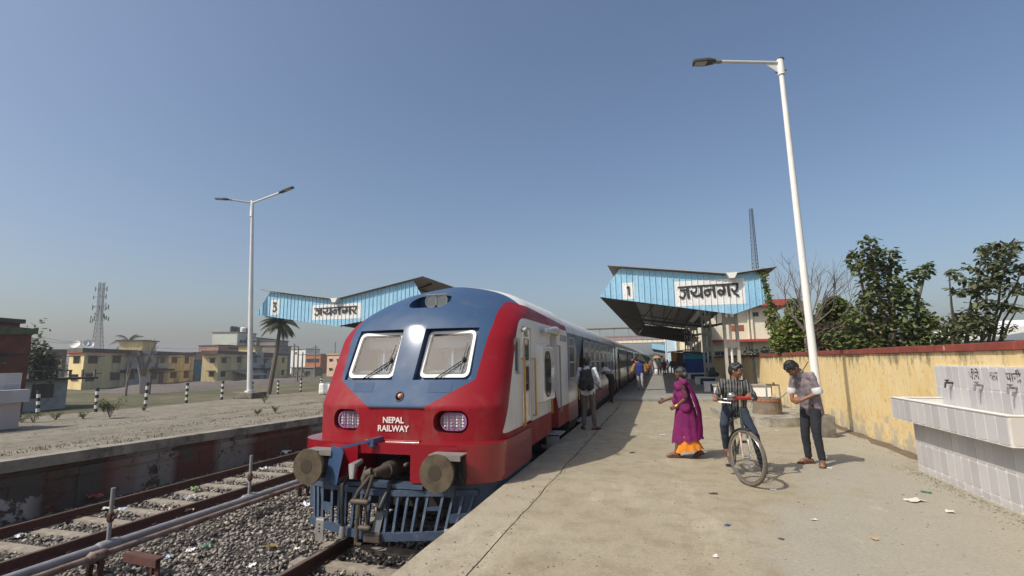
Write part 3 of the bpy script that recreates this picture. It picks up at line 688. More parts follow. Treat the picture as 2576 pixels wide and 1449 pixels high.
# buffers
for s in (-1, 1):
    cx = TX+s*.93+.02; z = .27
    mb = MB(); mb.tube([(cx,5.84,z),(cx,5.865,z),(cx,5.88,z)], [.225,.232,.20], 36); bf = part('buffer', mb, M_BUFF, lead, True, angle=30)
    mb = MB(); mb.tube([(cx,5.88,z),(cx,6.05,z)], .075, 16); mb.tube([(cx,6.02,z),(cx,6.24,z)], [.12,.14], 20); part('buffer_shank', mb, M_GREASE, bf, True)
    mb = MB(); mb.tube([(cx-.02,5.836,z+.01),(cx-.02,5.842,z+.01)], .09, 20); part('worn_spot', mb, mat('worn_patch',(0.075,0.06,0.04),0.5,0.4), bf, True)
    mb = MB(); mb.bb(cx-.20,cx+.24,6.14,6.23,.07,.44); part('buffer_plate', mb, M_UNDER, lead, bevel=.01)
    mb = MB(); mb.bb(cx-.18,cx+.26,5.99,6.23,.45,.463); mb.bb(cx+.07,cx+.26,5.97,6.0,.40,.463); part('buffer_step', mb, mat('dusty_plate',(0.19,0.17,0.155),0.8), lead)
# coupler
mb = MB(); mb.tube([(TX+.05,6.75,.20),(TX+.05,6.2,.20)], [.12,.10], 14); mb.tube([(TX+.05,6.22,.20),(TX+.03,6.05,.21),(TX+.0,5.98,.20)], [.075,.06,.055], 12)
mb.tube([(TX-.02,5.98,.22),(TX-.09,5.97,.20),(TX-.13,5.99,.10),(TX-.12,6.0,.0)], [.06,.055,.05,.03], 10); mb.tube([(TX-.12,6.0,.02),(TX-.15,5.99,.14),(TX-.12,5.98,.28)], [.045,.04,.012], 10)
ck = part('coupling_hook', mb, M_GREASE, lead, True)
mb = MB()
for a in (-.08, .06): mb.tube([(TX+.0+a*.2,5.95,.19),(TX-.11+a,5.94,-.02),(TX-.17+a*1.1,5.95,-.14)], [.022,.024,.024], 8)
mb.cap((TX-.27,5.94,-.15),(TX-.06,5.94,-.15),.038,.038,10); mb.tube([(TX-.17,5.94,-.15),(TX-.18,5.94,-.34)], .032, 8)
mb.tube([(TX-.20,5.95,-.17),(TX-.21,5.96,-.58)], .026, 8); mb.tube([(TX-.10,5.95,-.17),(TX-.07,5.96,-.44)], .015, 8); mb.cap((TX-.14,5.93,-.46),(TX-.02,5.93,-.46),.035,.035,10)
mb.tube([(TX-.21,5.96,-.58),(TX-.22,5.97,-.66),(TX-.15,5.97,-.68)], [.03,.035,.02], 8); part('screw_coupling', mb, M_GREASE, ck, True)
mb = MB(); mb.tube([(TX+.12,6.3,.06),(TX+.14,6.08,-.06),(TX+.10,6.0,-.22),(TX+.06,6.04,-.24)], [.03,.032,.035,.04], 9); part('brake_hose', mb, M_RUB, lead, True); mb = MB(); mb.tube([(TX-.5,6.18,.12),(TX-.48,6.0,.02),(TX-.455,5.98,-.25),(TX-.45,6.0,-.50)], [.03,.03,.028,.028], 9)
part('brake_hose', mb, M_RUB, lead, True)
mb = MB(); mb.tube([(TX-.45,6.0,-.48),(TX-.46,6.0,-.62)], [.035,.045], 9); part('hose_coupling', mb, M_STEEL, lead, True); mb = MB(); mb.tube([(TX-.33,6.2,.30),(TX-.33,6.0,.27),(TX-.32,5.98,.12)], [.04,.06,.035], 8); part('hose_coupling', mb, M_STEEL, lead, True)
mb = MB(); mb.tube([(TX+.30,6.75,.26),(TX+.30,6.32,.26)], .02, 8); mb.cap((TX+.30,6.36,.26),(TX+.30,6.28,.26),.035,.03,8); part('jumper_socket', mb, M_GREASE, lead, True)
R = Euler((0, math.radians(14), math.radians(-12))).to_matrix()
mb = MB(); pl = [Vector((a, 0, b)) for a, b in rrect(-.115,.115,-.235,.235,.03,4)]
mb.add([R@p+Vector((TX-.60,5.98,.28)) for p in pl]+[R@(p+Vector((0,.008,0)))+Vector((TX-.60,5.98,.28)) for p in pl],
       [tuple(range(20)), tuple(range(39,19,-1))]+[(i,i+20,(i+1)%20+20,(i+1)%20) for i in range(20)]); part('coupling_guard_plate', mb, M_TBLUE, lead)
mb = MB(); mb.tube([(TX-.53,5.99,.50),(TX-.18,6.2,.58)], .025, 4); mb.bb(TX-.22,TX-.14,6.18,6.45,.50,.60); part('guard_bracket', mb, M_TBLUE, lead)
# cattle guard (pilot)
def pil(u, v):          # u across -1..1, v 0 top 1 bottom
    zt, zb = -.07, -.585+.03*abs(u); W = 1.28-.08*v; yy = 6.02 + .32*abs(u)**1.4 + .10*(1-v)
    return Vector((TX+u*W, yy, zt+(zb-zt)*v))
cg = None
for v, h in ((0, .035), (1, .05)):
    mb = MB(); us = np.linspace(-1, 1, 25)
    for a, b in zip(us[:-1], us[1:]):
        p, q = pil(a, v), pil(b, v)
        for dz in (0,):
            mb.add([p+Vector((0,-.02,-h)), q+Vector((0,-.02,-h)), q+Vector((0,.03,-h)), p+Vector((0,.03,-h)), p+Vector((0,-.02,h)), q+Vector((0,-.02,h)), q+Vector((0,.03,h)), p+Vector((0,.03,h))],
                   [(0,3,2,1),(4,5,6,7),(0,1,5,4),(2,3,7,6),(1,2,6,5),(3,0,4,7)])
    cg = part('cattle_guard', mb, M_PBLUE, lead) if cg is None else (part('bottom_bar', mb, M_PBLUE, cg) and cg)
us = [-.97,-.9,-.82,-.66,-.55,-.44,-.33,-.22,-.11,.02,.11,.21,.31,.41,.51,.66,.76,.86,.96]
for u in us:
    p, q = pil(u, 0), pil(u*0.97+.0, 1); mb = MB(); d = Vector((.017,0,0)); e = Vector((0,.045,0))
    mb.add([p-d, p+d, p+d+e, p-d+e, q-d, q+d, q+d+e, q-d+e], [(0,3,2,1),(4,5,6,7),(0,1,5,4),(1,2,6,5),(2,3,7,6),(3,0,4,7)]); part('slat', mb, M_PBLUE, cg)
for (u0, u1, v, h) in ((-.82,-.66,.55,.055),(.51,.66,.38,.022),(.76,.96,.62,.055),(-.55,-.44,.45,.02)):
    mb = MB(); p, q = pil(u0, v), pil(u1, v); mb.add([p+Vector((0,0,-h)),q+Vector((0,0,-h)),q+Vector((0,.03,-h)),p+Vector((0,.03,-h)),p+Vector((0,0,h)),q+Vector((0,0,h)),q+Vector((0,.03,h)),p+Vector((0,.03,h))],[(0,3,2,1),(4,5,6,7),(0,1,5,4),(1,2,6,5),(2,3,7,6),(3,0,4,7)]); part('cross_plate', mb, M_PBLUE, cg)
for u in (-.95,-.85,-.74,-.62,-.5,.35,.6,.7,.8,.97):
    p = pil(u, 0); mb = MB(); mb.add([p+Vector((-.006,-.02,.03)), p+Vector((.006,-.02,.03)), p+Vector((.006,.2,.03)), p+Vector((-.006,.2,.03)), p+Vector((-.006,.17,.17)), p+Vector((.006,.17,.17))],[(0,1,2,3),(0,4,5,1),(4,3,2,5),(0,3,4),(1,5,2)]); part('gusset', mb, M_PBLUE, cg)
mb = MB(); p = pil(.06,.08); q = pil(.02,1.0)
mb.add([p+Vector((-.05,-.012,0)),p+Vector((.06,-.012,0)),q+Vector((.05,-.012,0)),q+Vector((-.07,-.012,0)),p+Vector((-.05,.0,0)),p+Vector((.06,.0,0)),q+Vector((.05,.0,0)),q+Vector((-.07,.0,0))],[(0,1,2,3),(7,6,5,4),(0,3,7,4),(1,5,6,2)])
part('centre_plate', mb, mat('dusty_blue_grey',(0.12,0.13,0.14),0.8,var=.2), cg)
mb = MB(); q = pil(0,1); mb.box(q+Vector((0,-.03,0)),(.24,.06,.12)); part('nose_block', mb, M_GREASE, cg, bevel=.015)
for s in (-1, 1):
    q = pil(s*.80, 1); mb = MB(); mb.bb(q.x-.065,q.x+.065,q.y-.045,q.y-.03,q.z-.22,q.z+.06); mb.bb(q.x-.065,q.x+.065,q.y-.045,q.y+.07,q.z+.06,q.z+.072)
    rg = part('rail_guard', mb, M_STEEL, lead, bevel=.005)
    mb = MB()
    for dz in (0, -.05, -.09): mb.tube([(q.x,q.y-.052,q.z+dz),(q.x,q.y-.044,q.z+dz)], .012, 8)
    part('bolt', mb, M_DARK, rg)
# side fittings of the lead coach
SX = TX+HW
def pane(parent, y0, y1, z0, z1, x, frame=.03, name='window', glassm=None, r=.05, proud=.014, fm=None):
    fm = fm or M_GREY; k = 24
    o = rrect(y0, y1, z0, z1, r, 5); i_ = rrect(y0+frame, y1-frame, z0+frame, z1-frame, max(.012, r-frame*.6), 5)
    mb = MB(); mb.add([(x+proud,a,b) for a,b in o]+[(x+proud,a,b) for a,b in i_]+[(x-.01,a,b) for a,b in o]+[(x-.01,a,b) for a,b in i_],
        [(j,(j+1)%k,(j+1)%k+k,j+k) for j in range(k)]+[(j,j+2*k,(j+1)%k+2*k,(j+1)%k) for j in range(k)]+[(j+k,(j+1)%k+k,(j+1)%k+3*k,j+3*k) for j in range(k)])
    w = part(name, mb, fm, parent)
    mb = MB(); mb.add([(x+.004,a,b) for a,b in i_], [tuple(range(k))]); part('pane', mb, glassm or M_DGLASS, w); return w
M_GREYF = mat('window_frame_grey', (0.30,0.31,0.30), 0.5, 0.2, var=0.1)
pane(lead, 7.44, 7.72, 1.44, 1.96, SX-.045, fm=M_GREYF, name='cab_side_window')
mb = MB(); mb.prism([(y, z) for y, z in rrect(7.90,8.40,.64,2.15,.04)], SX-.05, SX-.012, 'yz'); dr = part('crew_door', mb, M_TWHITE, lead)
for (z0, z1) in ((1.62, 2.0), (1.12, 1.55)): pane(dr, 8.0, 8.30, z0, z1, SX-.012, frame=.02, fm=M_GREYF, name='door_window', r=.04)
mb = MB()
for k_ in range(4): mb.box((SX-.004, 8.15, 2.03+k_*.022), (.02,.26,.008), (0,.5,0))
part('door_vent', mb, M_GREYF, dr)
for (y, z0, z1) in ((7.80,.62,1.66),(8.52,.70,1.66),(10.30-.42,.60,1.72)):
    mb = MB(); mb.tube([(SX+.0,y,z1),(SX+.05,y,z1),(SX+.05,y,z0),(SX+.0,y,z0)], .018, 8); part('hand_rail', mb, M_YEL if y < 10 else M_YEL, lead, True)
mb = MB(); mb.tube([(SX,10.80,1.95),(SX+.05,10.80,1.93),(SX+.05,10.80,.55),(SX,10.80,.53)], .02, 8); part('hand_rail', mb, M_GREYF, lead, True)
# proud door housing with sloping hood
x1 = SX+.13; mb = MB()
mb.add([(SX-.01,8.75,.88),(x1,8.80,.90),(x1,9.78,.90),(SX-.01,9.85,.88),(SX-.01,8.75,1.96),(x1,8.80,1.86),(x1,9.78,1.86),(SX-.01,9.85,1.96)],[(0,3,2,1),(4,5,6,7),(0,1,5,4),(1,2,6,5),(2,3,7,6),(3,0,4,7)])
hs = part('door_housing', mb, M_TWHITE, lead, bevel=.012)
pane(hs, 8.92, 9.42, .97, 1.80, x1+.001, frame=.03, fm=M_RUB, name='long_window', r=.2, proud=.008)
mb = MB(); mb.bb(x1+.001,x1+.003,9.52,9.68,1.08,1.20); part('number_plate', mb, M_GREYF, hs)
# horns
mb = MB(); mb.tube([(SX,9.3,2.17),(SX+.12,9.25,2.17)], .03, 8); mb.tube([(SX+.10,9.1,2.17),(SX+.12,9.5,2.19),(SX+.13,9.75,2.20)], [.05,.055,.09], 14); mb.ell((SX+.15,9.85,2.2),(.10,.10,.10)); part('horn', mb, mat('pale_aluminium',(0.42,0.42,0.42),0.4,0.5), lead, True)
mb = MB(); mb.tube([(SX,7.83,2.12),(SX+.07,7.80,2.12)], .03, 8); mb.ell((SX+.08,7.78,2.12),(.04,.05,.045)); part('step_lamp', mb, M_GREYF, lead, True)
# doorway inside and steps
mb = MB(); mb.bb(SX-.21,SX-.20,10.02,10.7,.25,2.13); part('doorway_back', mb, M_TWHITE, lead)
for z, d in ((.16, .06), (-.15, .10)):
    mb = MB(); mb.bb(SX-.12,SX+.14+d-.06,10.02,10.72,z-.02,z); mb.bb(SX-.12,SX+.14,10.02,10.04,z-.3,z); part('step', mb, M_GREYF, lead)
mb = MB(); mb.bb(SX+.001,SX+.004,8.05,8.18,.34,.46); part('hatch', mb, M_DARK, lead)
# ------------------------------------------------------------------ plain coach body made in segments, doorways inset
M_WINB = mat('coach_band_blue', (0.10,0.155,0.25), 0.3, var=0.1, coat=0.4)
M_SILL = M_TWHITE
def coach_body(root, segs, y_first, cx=TX):
    prof = [(-1.35,-.35),(-HW,.18),(-HW,.62),(-HW,1.14),(-HW,2.30),(-1.46,2.45),(-1.25,2.66),(-.95,2.82),(-.55,2.93),(0,2.975),(.55,2.93),(.95,2.82),(1.25,2.66),(1.46,2.45),(HW,2.30),(HW,1.14),(HW,.62),(HW,.18),(1.35,-.35)]
    mats = [M_RED, M_TWHITE, M_WINB, M_TROOF, M_UNDER]
    band = [4,0,1,2,3,3,3,3,3,3,3,3,3,3,2,1,0,4,4]
    mb = MB()
    for (a, b, inset) in segs:
        pr = [(cx+x*(1-inset/1.5 if abs(x) > 1.3 and z < 2.3 else 1), z) for x, z in prof]; n = len(pr)
        vs = [(x, a, z) for x, z in pr]+[(x, b, z) for x, z in pr]; base = len(mb.v); mb.v += vs
        for i in range(n):
            mb.f.append((base+i, base+(i+1)%n, base+(i+1)%n+n, base+i+n)); mb.mi.append(band[i])
        mb.f.append(tuple(base+i for i in range(n))); mb.f.append(tuple(base+n+i for i in range(n))); mb.mi += [4 if inset == 0 else 2]*2
    return part('coach_body', mb, mats, root, smooth=True, angle=25)
M_LOUV = mat('window_louvre', (0.33,0.335,0.32), 0.5, 0.2, var=0.1)
M_REFL = mat('upper_glass', (0.10,0.105,0.105), 0.10, var=0.4, scale=3, spec=0.9)
def coach_window(root, y, w=.62, x=SX):
    o = MB(); fr = .035; z0, z1 = 1.17, 2.20
    for a in ((y,y+fr,z0,z1),(y+w-fr,y+w,z0,z1),(y+fr,y+w-fr,z0,z0+fr),(y+fr,y+w-fr,z1-fr,z1),(y+fr,y+w-fr,1.56,1.60),(y+fr,y+w-fr,1.95,1.98)):
        o.bb(x-.02, x+.016, *a)
    win = part('window', o, M_LOUV, root)
    mb = MB(); mb.bb(x-.01,x+.004,y+fr,y+w-fr,1.60,1.95); part('pane', mb, M_REFL, win)
    mb = MB(); mb.bb(x-.01,x+.003,y+fr,y+w-fr,z0+fr,1.56); part('opening', mb, M_BLACK, win)
    mb = MB()
    for k in range(6): mb.box((x+.006, y+w/2, 2.0+k*.03), (.022,w-2*fr,.006), (0,.6,0))
    part('louvre', mb, M_LOUV, win); return win
def coach_door(root, y, w=1.0, x=SX):
    mb = MB(); mb.bb(x-.22, x-.19, y+.12, y+w-.12, .3, 2.18); d = part('door', mb, mat('coach_door_blue',(0.03,0.075,0.17),0.4,var=.1), root)
    for q in (y+.03, y+w-.03):
        m2 = MB(); m2.tube([(x+.04,q,1.75),(x+.04,q,.6)], .017, 6); part('hand_rail', m2, M_YEL, d, True)
    m2 = MB(); m2.bb(x-.1,x+.13,y+.1,y+w-.1,.02,.04); m2.bb(x-.1,x+.10,y+.1,y+w-.1,-.25,-.23); part('step', m2, M_GREYF, d)
def bogie(root, y, cx=TX):
    mb = MB()
    for s in (-1, 1):
        for d in (-1.45, 1.45):
            mb.tube([(cx+s*.80,y+d,-.42),(cx+s*.94,y+d,-.42)], .45, 24)
        mb.bb(cx+s*1.05,cx+s*1.18,y-1.9,y+1.9,-.62,-.38); mb.bb(cx+s*1.0,cx+s*1.22,y-.35,y+.35,-.7,-.2)
        for d in (-1.45, 1.45): mb.bb(cx+s*1.0,cx+s*1.22,y+d-.14,y+d+.14,-.6,-.3)
    mb.bb(cx-.7,cx+.7,y-.3,y+.3,-.6,-.3); part('bogie', mb, M_UNDER, root)
coach_body(lead, [(12.0,13.35,0),(13.35,14.65,.19),(14.65,25.1,0)], 12)
for y in (12.18, 14.85, 16.25, 17.65, 19.05, 20.45, 21.85, 23.25): coach_window(lead, y, .80)
coach_door(lead, 13.35, 1.3)
mb = MB(); mb.bb(SX+.002,SX+.006,11.1,11.9,2.06,2.2); part('roof_edge_plate', mb, M_WINB, lead)
bogie(lead, 9.6); bogie(lead, 22.2)
# open passenger doors, plumbing between coaches
coach = thing('passenger_coach', 'second coach of the train, next behind the lead coach', 'train coach', (0,0,0))
L = 19.0
coach_body(coach, [(0,1.2,0),(1.2,2.4,.19),(2.4,8.9,0),(8.9,10.1,.19),(10.1,16.6,0),(16.6,17.8,.19),(17.8,L,0)], 0)
for y in (2.65,3.6,4.55,5.5,6.45,7.4,8.1,10.3,11.2,12.1,13.0,13.9,14.8,15.7): coach_window(coach, y, .66)
for y in (1.2, 8.9, 16.6): coach_door(coach, y, 1.2)
bogie(coach, 3.0); bogie(coach, 16.0)
mb = MB(); mb.bb(TX-1.1,TX+1.1,-.5,0,-.2,2.5); part('gangway', mb, M_UNDER, coach)
mb = MB(); mb.bb(TX-1.4,TX+1.4,4.6,9.5,-.75,-.3); mb.bb(TX-1.2,TX+1.3,10.2,13.6,-.7,-.3); part('underfloor_box', mb, M_UNDER, coach)
mb = MB()
for yy in (2, 5.5, 9, 12.5, 16): mb.tube([(TX,yy,2.97),(TX,yy,3.04)], [.16,.12], 10)
part('roof_vent', mb, M_TROOF, coach)
ordn = ['second','third','fourth','fifth','sixth','seventh']
coach.location = (0, 25.7, 0); coach['group'] = 'coaches of the long train'; lead['group'] = 'coaches of the long train'
for i in range(1, 5):
    dup(coach, (0, 25.7+19.6*i, 0), 0, '%s coach of the train, counted back from the rounded nose' % ordn[i])
# ------------------------------------------------------------------ surveying helpers for what stands behind
def crp(x0, y0, s): return lambda a, b: ((x0+a/s)*.7318, (y0+b/s)*.7318)
C3 = crp(0, 900, 2.1467); D1 = crp(960, 920, 2.576); F_ = crp(400, 1080, 3.3026); LLc = crp(0, 1020, 3.15); K_ = crp(2200, 1200, 2.787)
C6 = crp(2000, 860, 3.293); E_ = crp(2540, 780, 3.15); R8 = crp(2620, 760, 2.4156); Q_ = crp(2150, 1150, 5.797); P5 = crp(1700, 1000, 2.786); LC = crp(0, 1000, 3.623)
def XP(x, y, X):
    d = ray(x, y); t = X/d.x; return Vector((X, d.y*t, EYE+d.z*t))
def HP(x, y, z): d = ray(x, y); t = (z-EYE)/d.z; return Vector((d.x*t, d.y*t, z))
class Wall:            # vertical plane through two ground points; turns picture points into (u, z) on it
    def __init__(s, A, B, inward=None):
        s.A = Vector((A[0], A[1], 0)); s.d = (Vector((B[0], B[1], 0))-s.A); s.L = s.d.length; s.d.normalize()
        s.n = Vector((s.d.y, -s.d.x, 0))
        if s.n.dot(s.A) > 0: s.n = -s.n        # faces the viewer's side
    def uz(s, px, py):
        r = ray(px, py); t = s.A.dot(s.n)/(Vector((r.x, r.y, 0)).dot(s.n)); p = r*t
        return (p-s.A).dot(s.d), EYE+p.z
    def P(s, u, z, o=0.0): q = s.A + s.d*u + s.n*o; return Vector((q.x, q.y, z))
    def box(s, mb, u0, u1, z0, z1, o0, o1, mi=None):
        v = [s.P(u0,z0,o0), s.P(u1,z0,o0), s.P(u1,z0,o1), s.P(u0,z0,o1), s.P(u0,z1,o0), s.P(u1,z1,o0), s.P(u1,z1,o1), s.P(u0,z1,o1)]
        return mb.add(v, [(0,3,2,1),(4,5,6,7),(0,1,5,4),(1,2,6,5),(2,3,7,6),(3,0,4,7)], mi)
# ------------------------------------------------------------------ platform canopies
NAGAR = [  # strokes of the painted name, (u right, v down), board units
 ([(425,893),(900,882),(1500,876),(2125,868)], 46), ([(705,885),(703,1000),(712,1100),(722,1205)], 62), ([(490,975),(600,968),(700,968)], 44),
 ([(585,985),(618,1030),(622,1090),(600,1150),(548,1185),(495,1160),(462,1118)], 50),
 ([(925,890),(958,950),(945,1015),(885,1065),(825,1040),(788,985)], 46), ([(795,995),(820,1070),(870,1125),(940,1150),(1020,1130),(1075,1080)], 52),
 ([(1085,885),(1085,1000),(1092,1100),(1105,1205)], 60), ([(1440,885),(1440,1000),(1448,1100),(1458,1205)], 62), ([(1430,988),(1370,985),(1310,985)], 44),
 ([(1310,985),(1245,990),(1180,1030),(1185,1100),(1240,1140),(1310,1115),(1320,1050),(1290,1000)], 50),
 ([(1675,885),(1722,950),(1735,1030),(1705,1105),(1640,1140),(1570,1110),(1555,1050),(1610,1010),(1670,1035),(1690,1085)], 52),
 ([(1835,885),(1838,1000),(1846,1100),(1858,1195)], 62), ([(2078,880),(2092,950),(2062,1030),(1995,1075),(1945,1035),(1922,985)], 50),
 ([(1930,1010),(1975,1085),(2035,1150),(2110,1190)], 50)]
M_BOARD = mat('painted_white_panel', (0.74,0.73,0.70), 0.55, var=0.06, scale=3, rgb2=(0.62,0.62,0.6), mix=0.3, mscale=4)
M_LETTER = mat('black_letters', (0.028,0.026,0.026), 0.6, var=0.2)
def gable(root, top, bot, x0, x1, Y, pitch, boards):
    def f(pl, x):
        for (a, za), (b, zb) in zip(pl[:-1], pl[1:]):
            if a <= x <= b: return za+(zb-za)*(x-a)/(b-a)
        return pl[0][1] if x < pl[0][0] else pl[-1][1]
    brk = sorted(set([p[0] for p in top+bot])); x = x0; k = 0
    while x < x1-1e-3:
        xe = min(x+pitch, x1); xs = [x+.004] + [b for b in brk if x+.01 < b < xe-.01] + [xe-.004]
        lo = [(q, f(bot, q)) for q in xs]; hi = [(q, f(top, q)) for q in xs][::-1]
        if max(abs(h[1]-l[1]) for h, l in zip(hi[::-1], lo)) > .03:
            mb = MB(); mb.prism(lo+hi, Y, Y+.012, 'xz')
            a, b = xs[-1]-.03, xs[-1]; mb.prism([(a, f(bot,a)), (b, f(bot,b)), (b, f(top,b)), (a, f(top,a))], Y-.028, Y-.001, 'xz')
            p = part('sheet_panel', mb, M_BLUES, root)
            for (bx0, bx1, bz0, bz1) in boards:
                u0, u1 = max(bx0, x+.004), min(bx1, xe-.034)
                if u1-u0 > .02:
                    m2 = MB(); m2.bb(u0, u1, Y-.004, Y-.0005, bz0, bz1); v0, v1 = max(bx0, b-.031), min(bx1, b+.001)
                    if v1 > v0+.005: m2.bb(v0, v1, Y-.031, Y-.0285, bz0, bz1)
                    part('white_patch', m2, M_BOARD, p)
        x = xe; k += 1
    mb = MB()
    for q, z in [(x0+pitch*(i+1)-.1, None) for i in range(int((x1-x0)/pitch))]:
        for fr in (.15, .5, .85): zz = f(bot,q)+(f(top,q)-f(bot,q))*fr; mb.tube([(q,Y-.012,zz),(q,Y,zz)], .012, 6)
    part('screw_heads', mb, M_DARK, root, kind='stuff')
def canopy(root, top, bot, Y0, Y1, roofL, roofR, valley, colx, cols, ground, pitch, boards, letters, digit, side=True):
    x0, x1 = bot[0][0], bot[-1][0]; gable(root, top, bot, x0, x1, Y0, pitch, boards)
    (bx0, bx1, bz0, bz1) = boards[0]; W = bx1-bx0; H = bz1-bz0
    def M(u, v, d): return (bx0+(u-335)/(2290-335)*W, Y0-.033-d, bz1-(v-725)/(1400-725)*H)
    ex = W/(1955)
    for i, (pts, wd) in enumerate(letters):
        P = []
        for a, b in zip(pts[:-1], pts[1:]): P += [a, ((a[0]+b[0])/2, (a[1]+b[1])/2)]
        P.append(pts[-1]); mb = MB(); mb.ribbon(P, wd*1.18, M, .001+.0006*i, .003); part('painted_stroke', mb, M_LETTER, root)
    dx0, dx1, dz0, dz1 = boards[1]; s = (dz1-dz0)*.9
    cxn, czn, hn = (dx0+dx1)/2, (dz0+dz1)/2, (dz1-dz0)*.5
    st = {'1': [[(-.16,.26),(-.02,.40),(.06,.46)], [(.06,.5),(.06,.1),(.06,-.5)]], '3': [[(-.26,.48),(.0,.49),(.26,.48)], [(.22,.46),(.08,.25),(-.06,.08)], [(-.08,.08),(.16,.03),(.26,-.16),(.18,-.38),(-.04,-.48),(-.26,-.38)]]}[digit]
    for i, pts in enumerate(st):
        mb = MB(); mb.ribbon(pts, .17, lambda u, v, d: (cxn+u*hn*1.1, Y0-.033-d, czn+v*hn*1.15), .001+.0007*i, .003); part('painted_numeral', mb, M_LETTER, root)
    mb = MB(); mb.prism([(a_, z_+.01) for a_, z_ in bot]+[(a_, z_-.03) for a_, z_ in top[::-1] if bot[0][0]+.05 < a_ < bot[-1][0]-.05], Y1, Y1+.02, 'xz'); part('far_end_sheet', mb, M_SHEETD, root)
    # corrugated roof sheets on both slopes
    for (a, b, nm) in ((roofL, valley, 0), (valley, roofR, 1)):
        n = int((Y1-Y0+.5)/.13); mb = MB(); vs = []
        for i in range(n+1):
            y = Y0-.22+i*.13; dz = .018 if i % 2 else -.018
            vs += [(a[0], y, a[1]+dz), (b[0], y, b[1]+dz), (a[0], y, a[1]+dz+.008), (b[0], y, b[1]+dz+.008)]
        fs = []
        for i in range(n):
            q = i*4; fs += [(q, q+4, q+5, q+1), (q+2, q+3, q+7, q+6), (q, q+2, q+6, q+4), (q+1, q+5, q+7, q+3)]
        fs += [(0,1,3,2), (n*4, n*4+2, n*4+3, n*4+1)]
        mb.add(vs, fs); part('roof_sheet', mb, M_SHEET, root)
    mb = MB(); va = valley; mb.prism([(va[0]-.20,va[1]+.03),(va[0]+.22,va[1]+.03),(va[0]+.10,va[1]-.19),(va[0]-.09,va[1]-.19)], Y0-.30, Y1, 'xz'); part('valley_gutter', mb, M_WHITE, root)
    if side:                                 # slanting cladding of the track side, seen from below
        a, b = (bot[0][0], bot[0][1]), top[1]
        n = int((Y1-Y0)/.4); 
        for i in range(n):
            y = Y0+.02+i*.4; mb = MB(); mb.add([(a[0]+.0,y,a[1]),(a[0]+.0,y+.39,a[1]),(b[0],y+.39,b[1]),(b[0],y,b[1]),(a[0]+.02,y,a[1]-.01),(a[0]+.02,y+.39,a[1]-.01),(b[0]+.02,y+.39,b[1]-.01),(b[0]+.02,y,b[1]-.01)],
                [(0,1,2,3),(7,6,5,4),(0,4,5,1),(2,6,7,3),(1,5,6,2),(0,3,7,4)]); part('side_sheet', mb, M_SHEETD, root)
    for yc in cols:
        mb = MB(); V = (colx, valley[1]-.4)
        for e, z in ((bot[0], bot[0][1]+.08), (bot[-1], bot[-1][1]+.05)):
            d = Vector((e[0], yc, z)); mb.tube([(colx, yc, min(valley[1]-.6, 3.6)), d], [.13, .06], 4)
        for e in (roofL, roofR): mb.tube([(colx, yc, valley[1]-.35), (e[0]*.93+colx*.07, yc, e[1]-.12)], .06, 4)
        for k in range(1, 4):
            for e, z in ((bot[0], roofL), (bot[-1], roofR)):
                t_ = k/4.0; p = (colx+(e[0]-colx)*t_, yc, 3.45+(e[1]-3.45)*t_); q = (colx+(z[0]-colx)*(t_-.12), yc, valley[1]-.35+(z[1]-valley[1]+.25)*(t_-.12)); mb.tube([p, q], .035, 4)
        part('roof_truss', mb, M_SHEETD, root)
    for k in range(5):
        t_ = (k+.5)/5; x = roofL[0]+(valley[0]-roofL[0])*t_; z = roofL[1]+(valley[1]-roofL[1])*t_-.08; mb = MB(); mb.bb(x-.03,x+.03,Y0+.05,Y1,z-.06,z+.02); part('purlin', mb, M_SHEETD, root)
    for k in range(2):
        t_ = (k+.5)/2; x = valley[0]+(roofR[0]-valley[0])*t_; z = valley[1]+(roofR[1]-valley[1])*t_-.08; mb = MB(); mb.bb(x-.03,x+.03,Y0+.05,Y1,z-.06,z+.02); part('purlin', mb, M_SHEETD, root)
    for yc in cols:
        mb = MB(); w2 = .24; top_z = valley[1]-.35
        for s in (-1, 1): mb.bb(colx+s*w2-.055, colx+s*w2+.055, yc-.12, yc+.12, ground, top_z)
        c_ = part('column', mb, M_COLC, root)
        z = ground
        while z < top_z:
            mb = MB(); mb.bb(colx-w2+.056, colx+w2-.056, yc-.10, yc+.10, z, min(z+.30, top_z)); part('column_plate', mb, M_COLC, c_); z += .98
        mb = MB(); mb.tube([(colx-.02,yc-.02,ground+.3),(colx-.02,yc-.02,top_z)], .05, 10); part('drain_pipe', mb, M_WHITE, root, True)
can1 = thing('platform_canopy', 'blue sheet canopy on slotted concrete columns with number 1 over the right platform', 'platform canopy', (2.9, 21.5, .085), group='platform canopies')
canopy(can1, [(-2.35,4.315),(-1.44,5.50),(2.72,4.93),(3.1,4.93),(4.13,5.06)], [(-2.35,4.31),(2.92,3.36),(4.13,3.75)], 21.5, 58.0, (-1.95,5.64), (4.62,5.16), (2.92,4.97), 2.90, (22.6, 33.5, 45.0, 56.0), .085, .235,
       [(.74,3.40,3.76,4.79),(-1.37,-.88,4.16,4.86)], NAGAR, '1')
can3 = thing('platform_canopy', 'blue sheet canopy with number 3 over the left platform behind the white lamp post', 'platform canopy', (-16.5, 23, LZ), group='platform canopies')
canopy(can3, [(-21.85,4.445),(-20.96,5.68),(-16.75,5.03),(-16.4,5.03),(-12.0,5.82),(-11.1,4.355)], [(-21.85,4.44),(-16.54,3.60),(-11.1,4.35)], 23.0, 60.0, (-21.45,5.82), (-11.4,5.98), (-16.55,5.06), -15.85, (24.6, 36, 48), LZ, .235,
       [(-18.1,-15.0,3.98,4.80),(-20.85,-20.3,4.38,5.22)], NAGAR, '3')
can5 = thing('platform_canopy', 'small far blue canopy end jutting out left of the pale blue stair tower', 'platform canopy', (1.0, 90, .085), group='platform canopies')
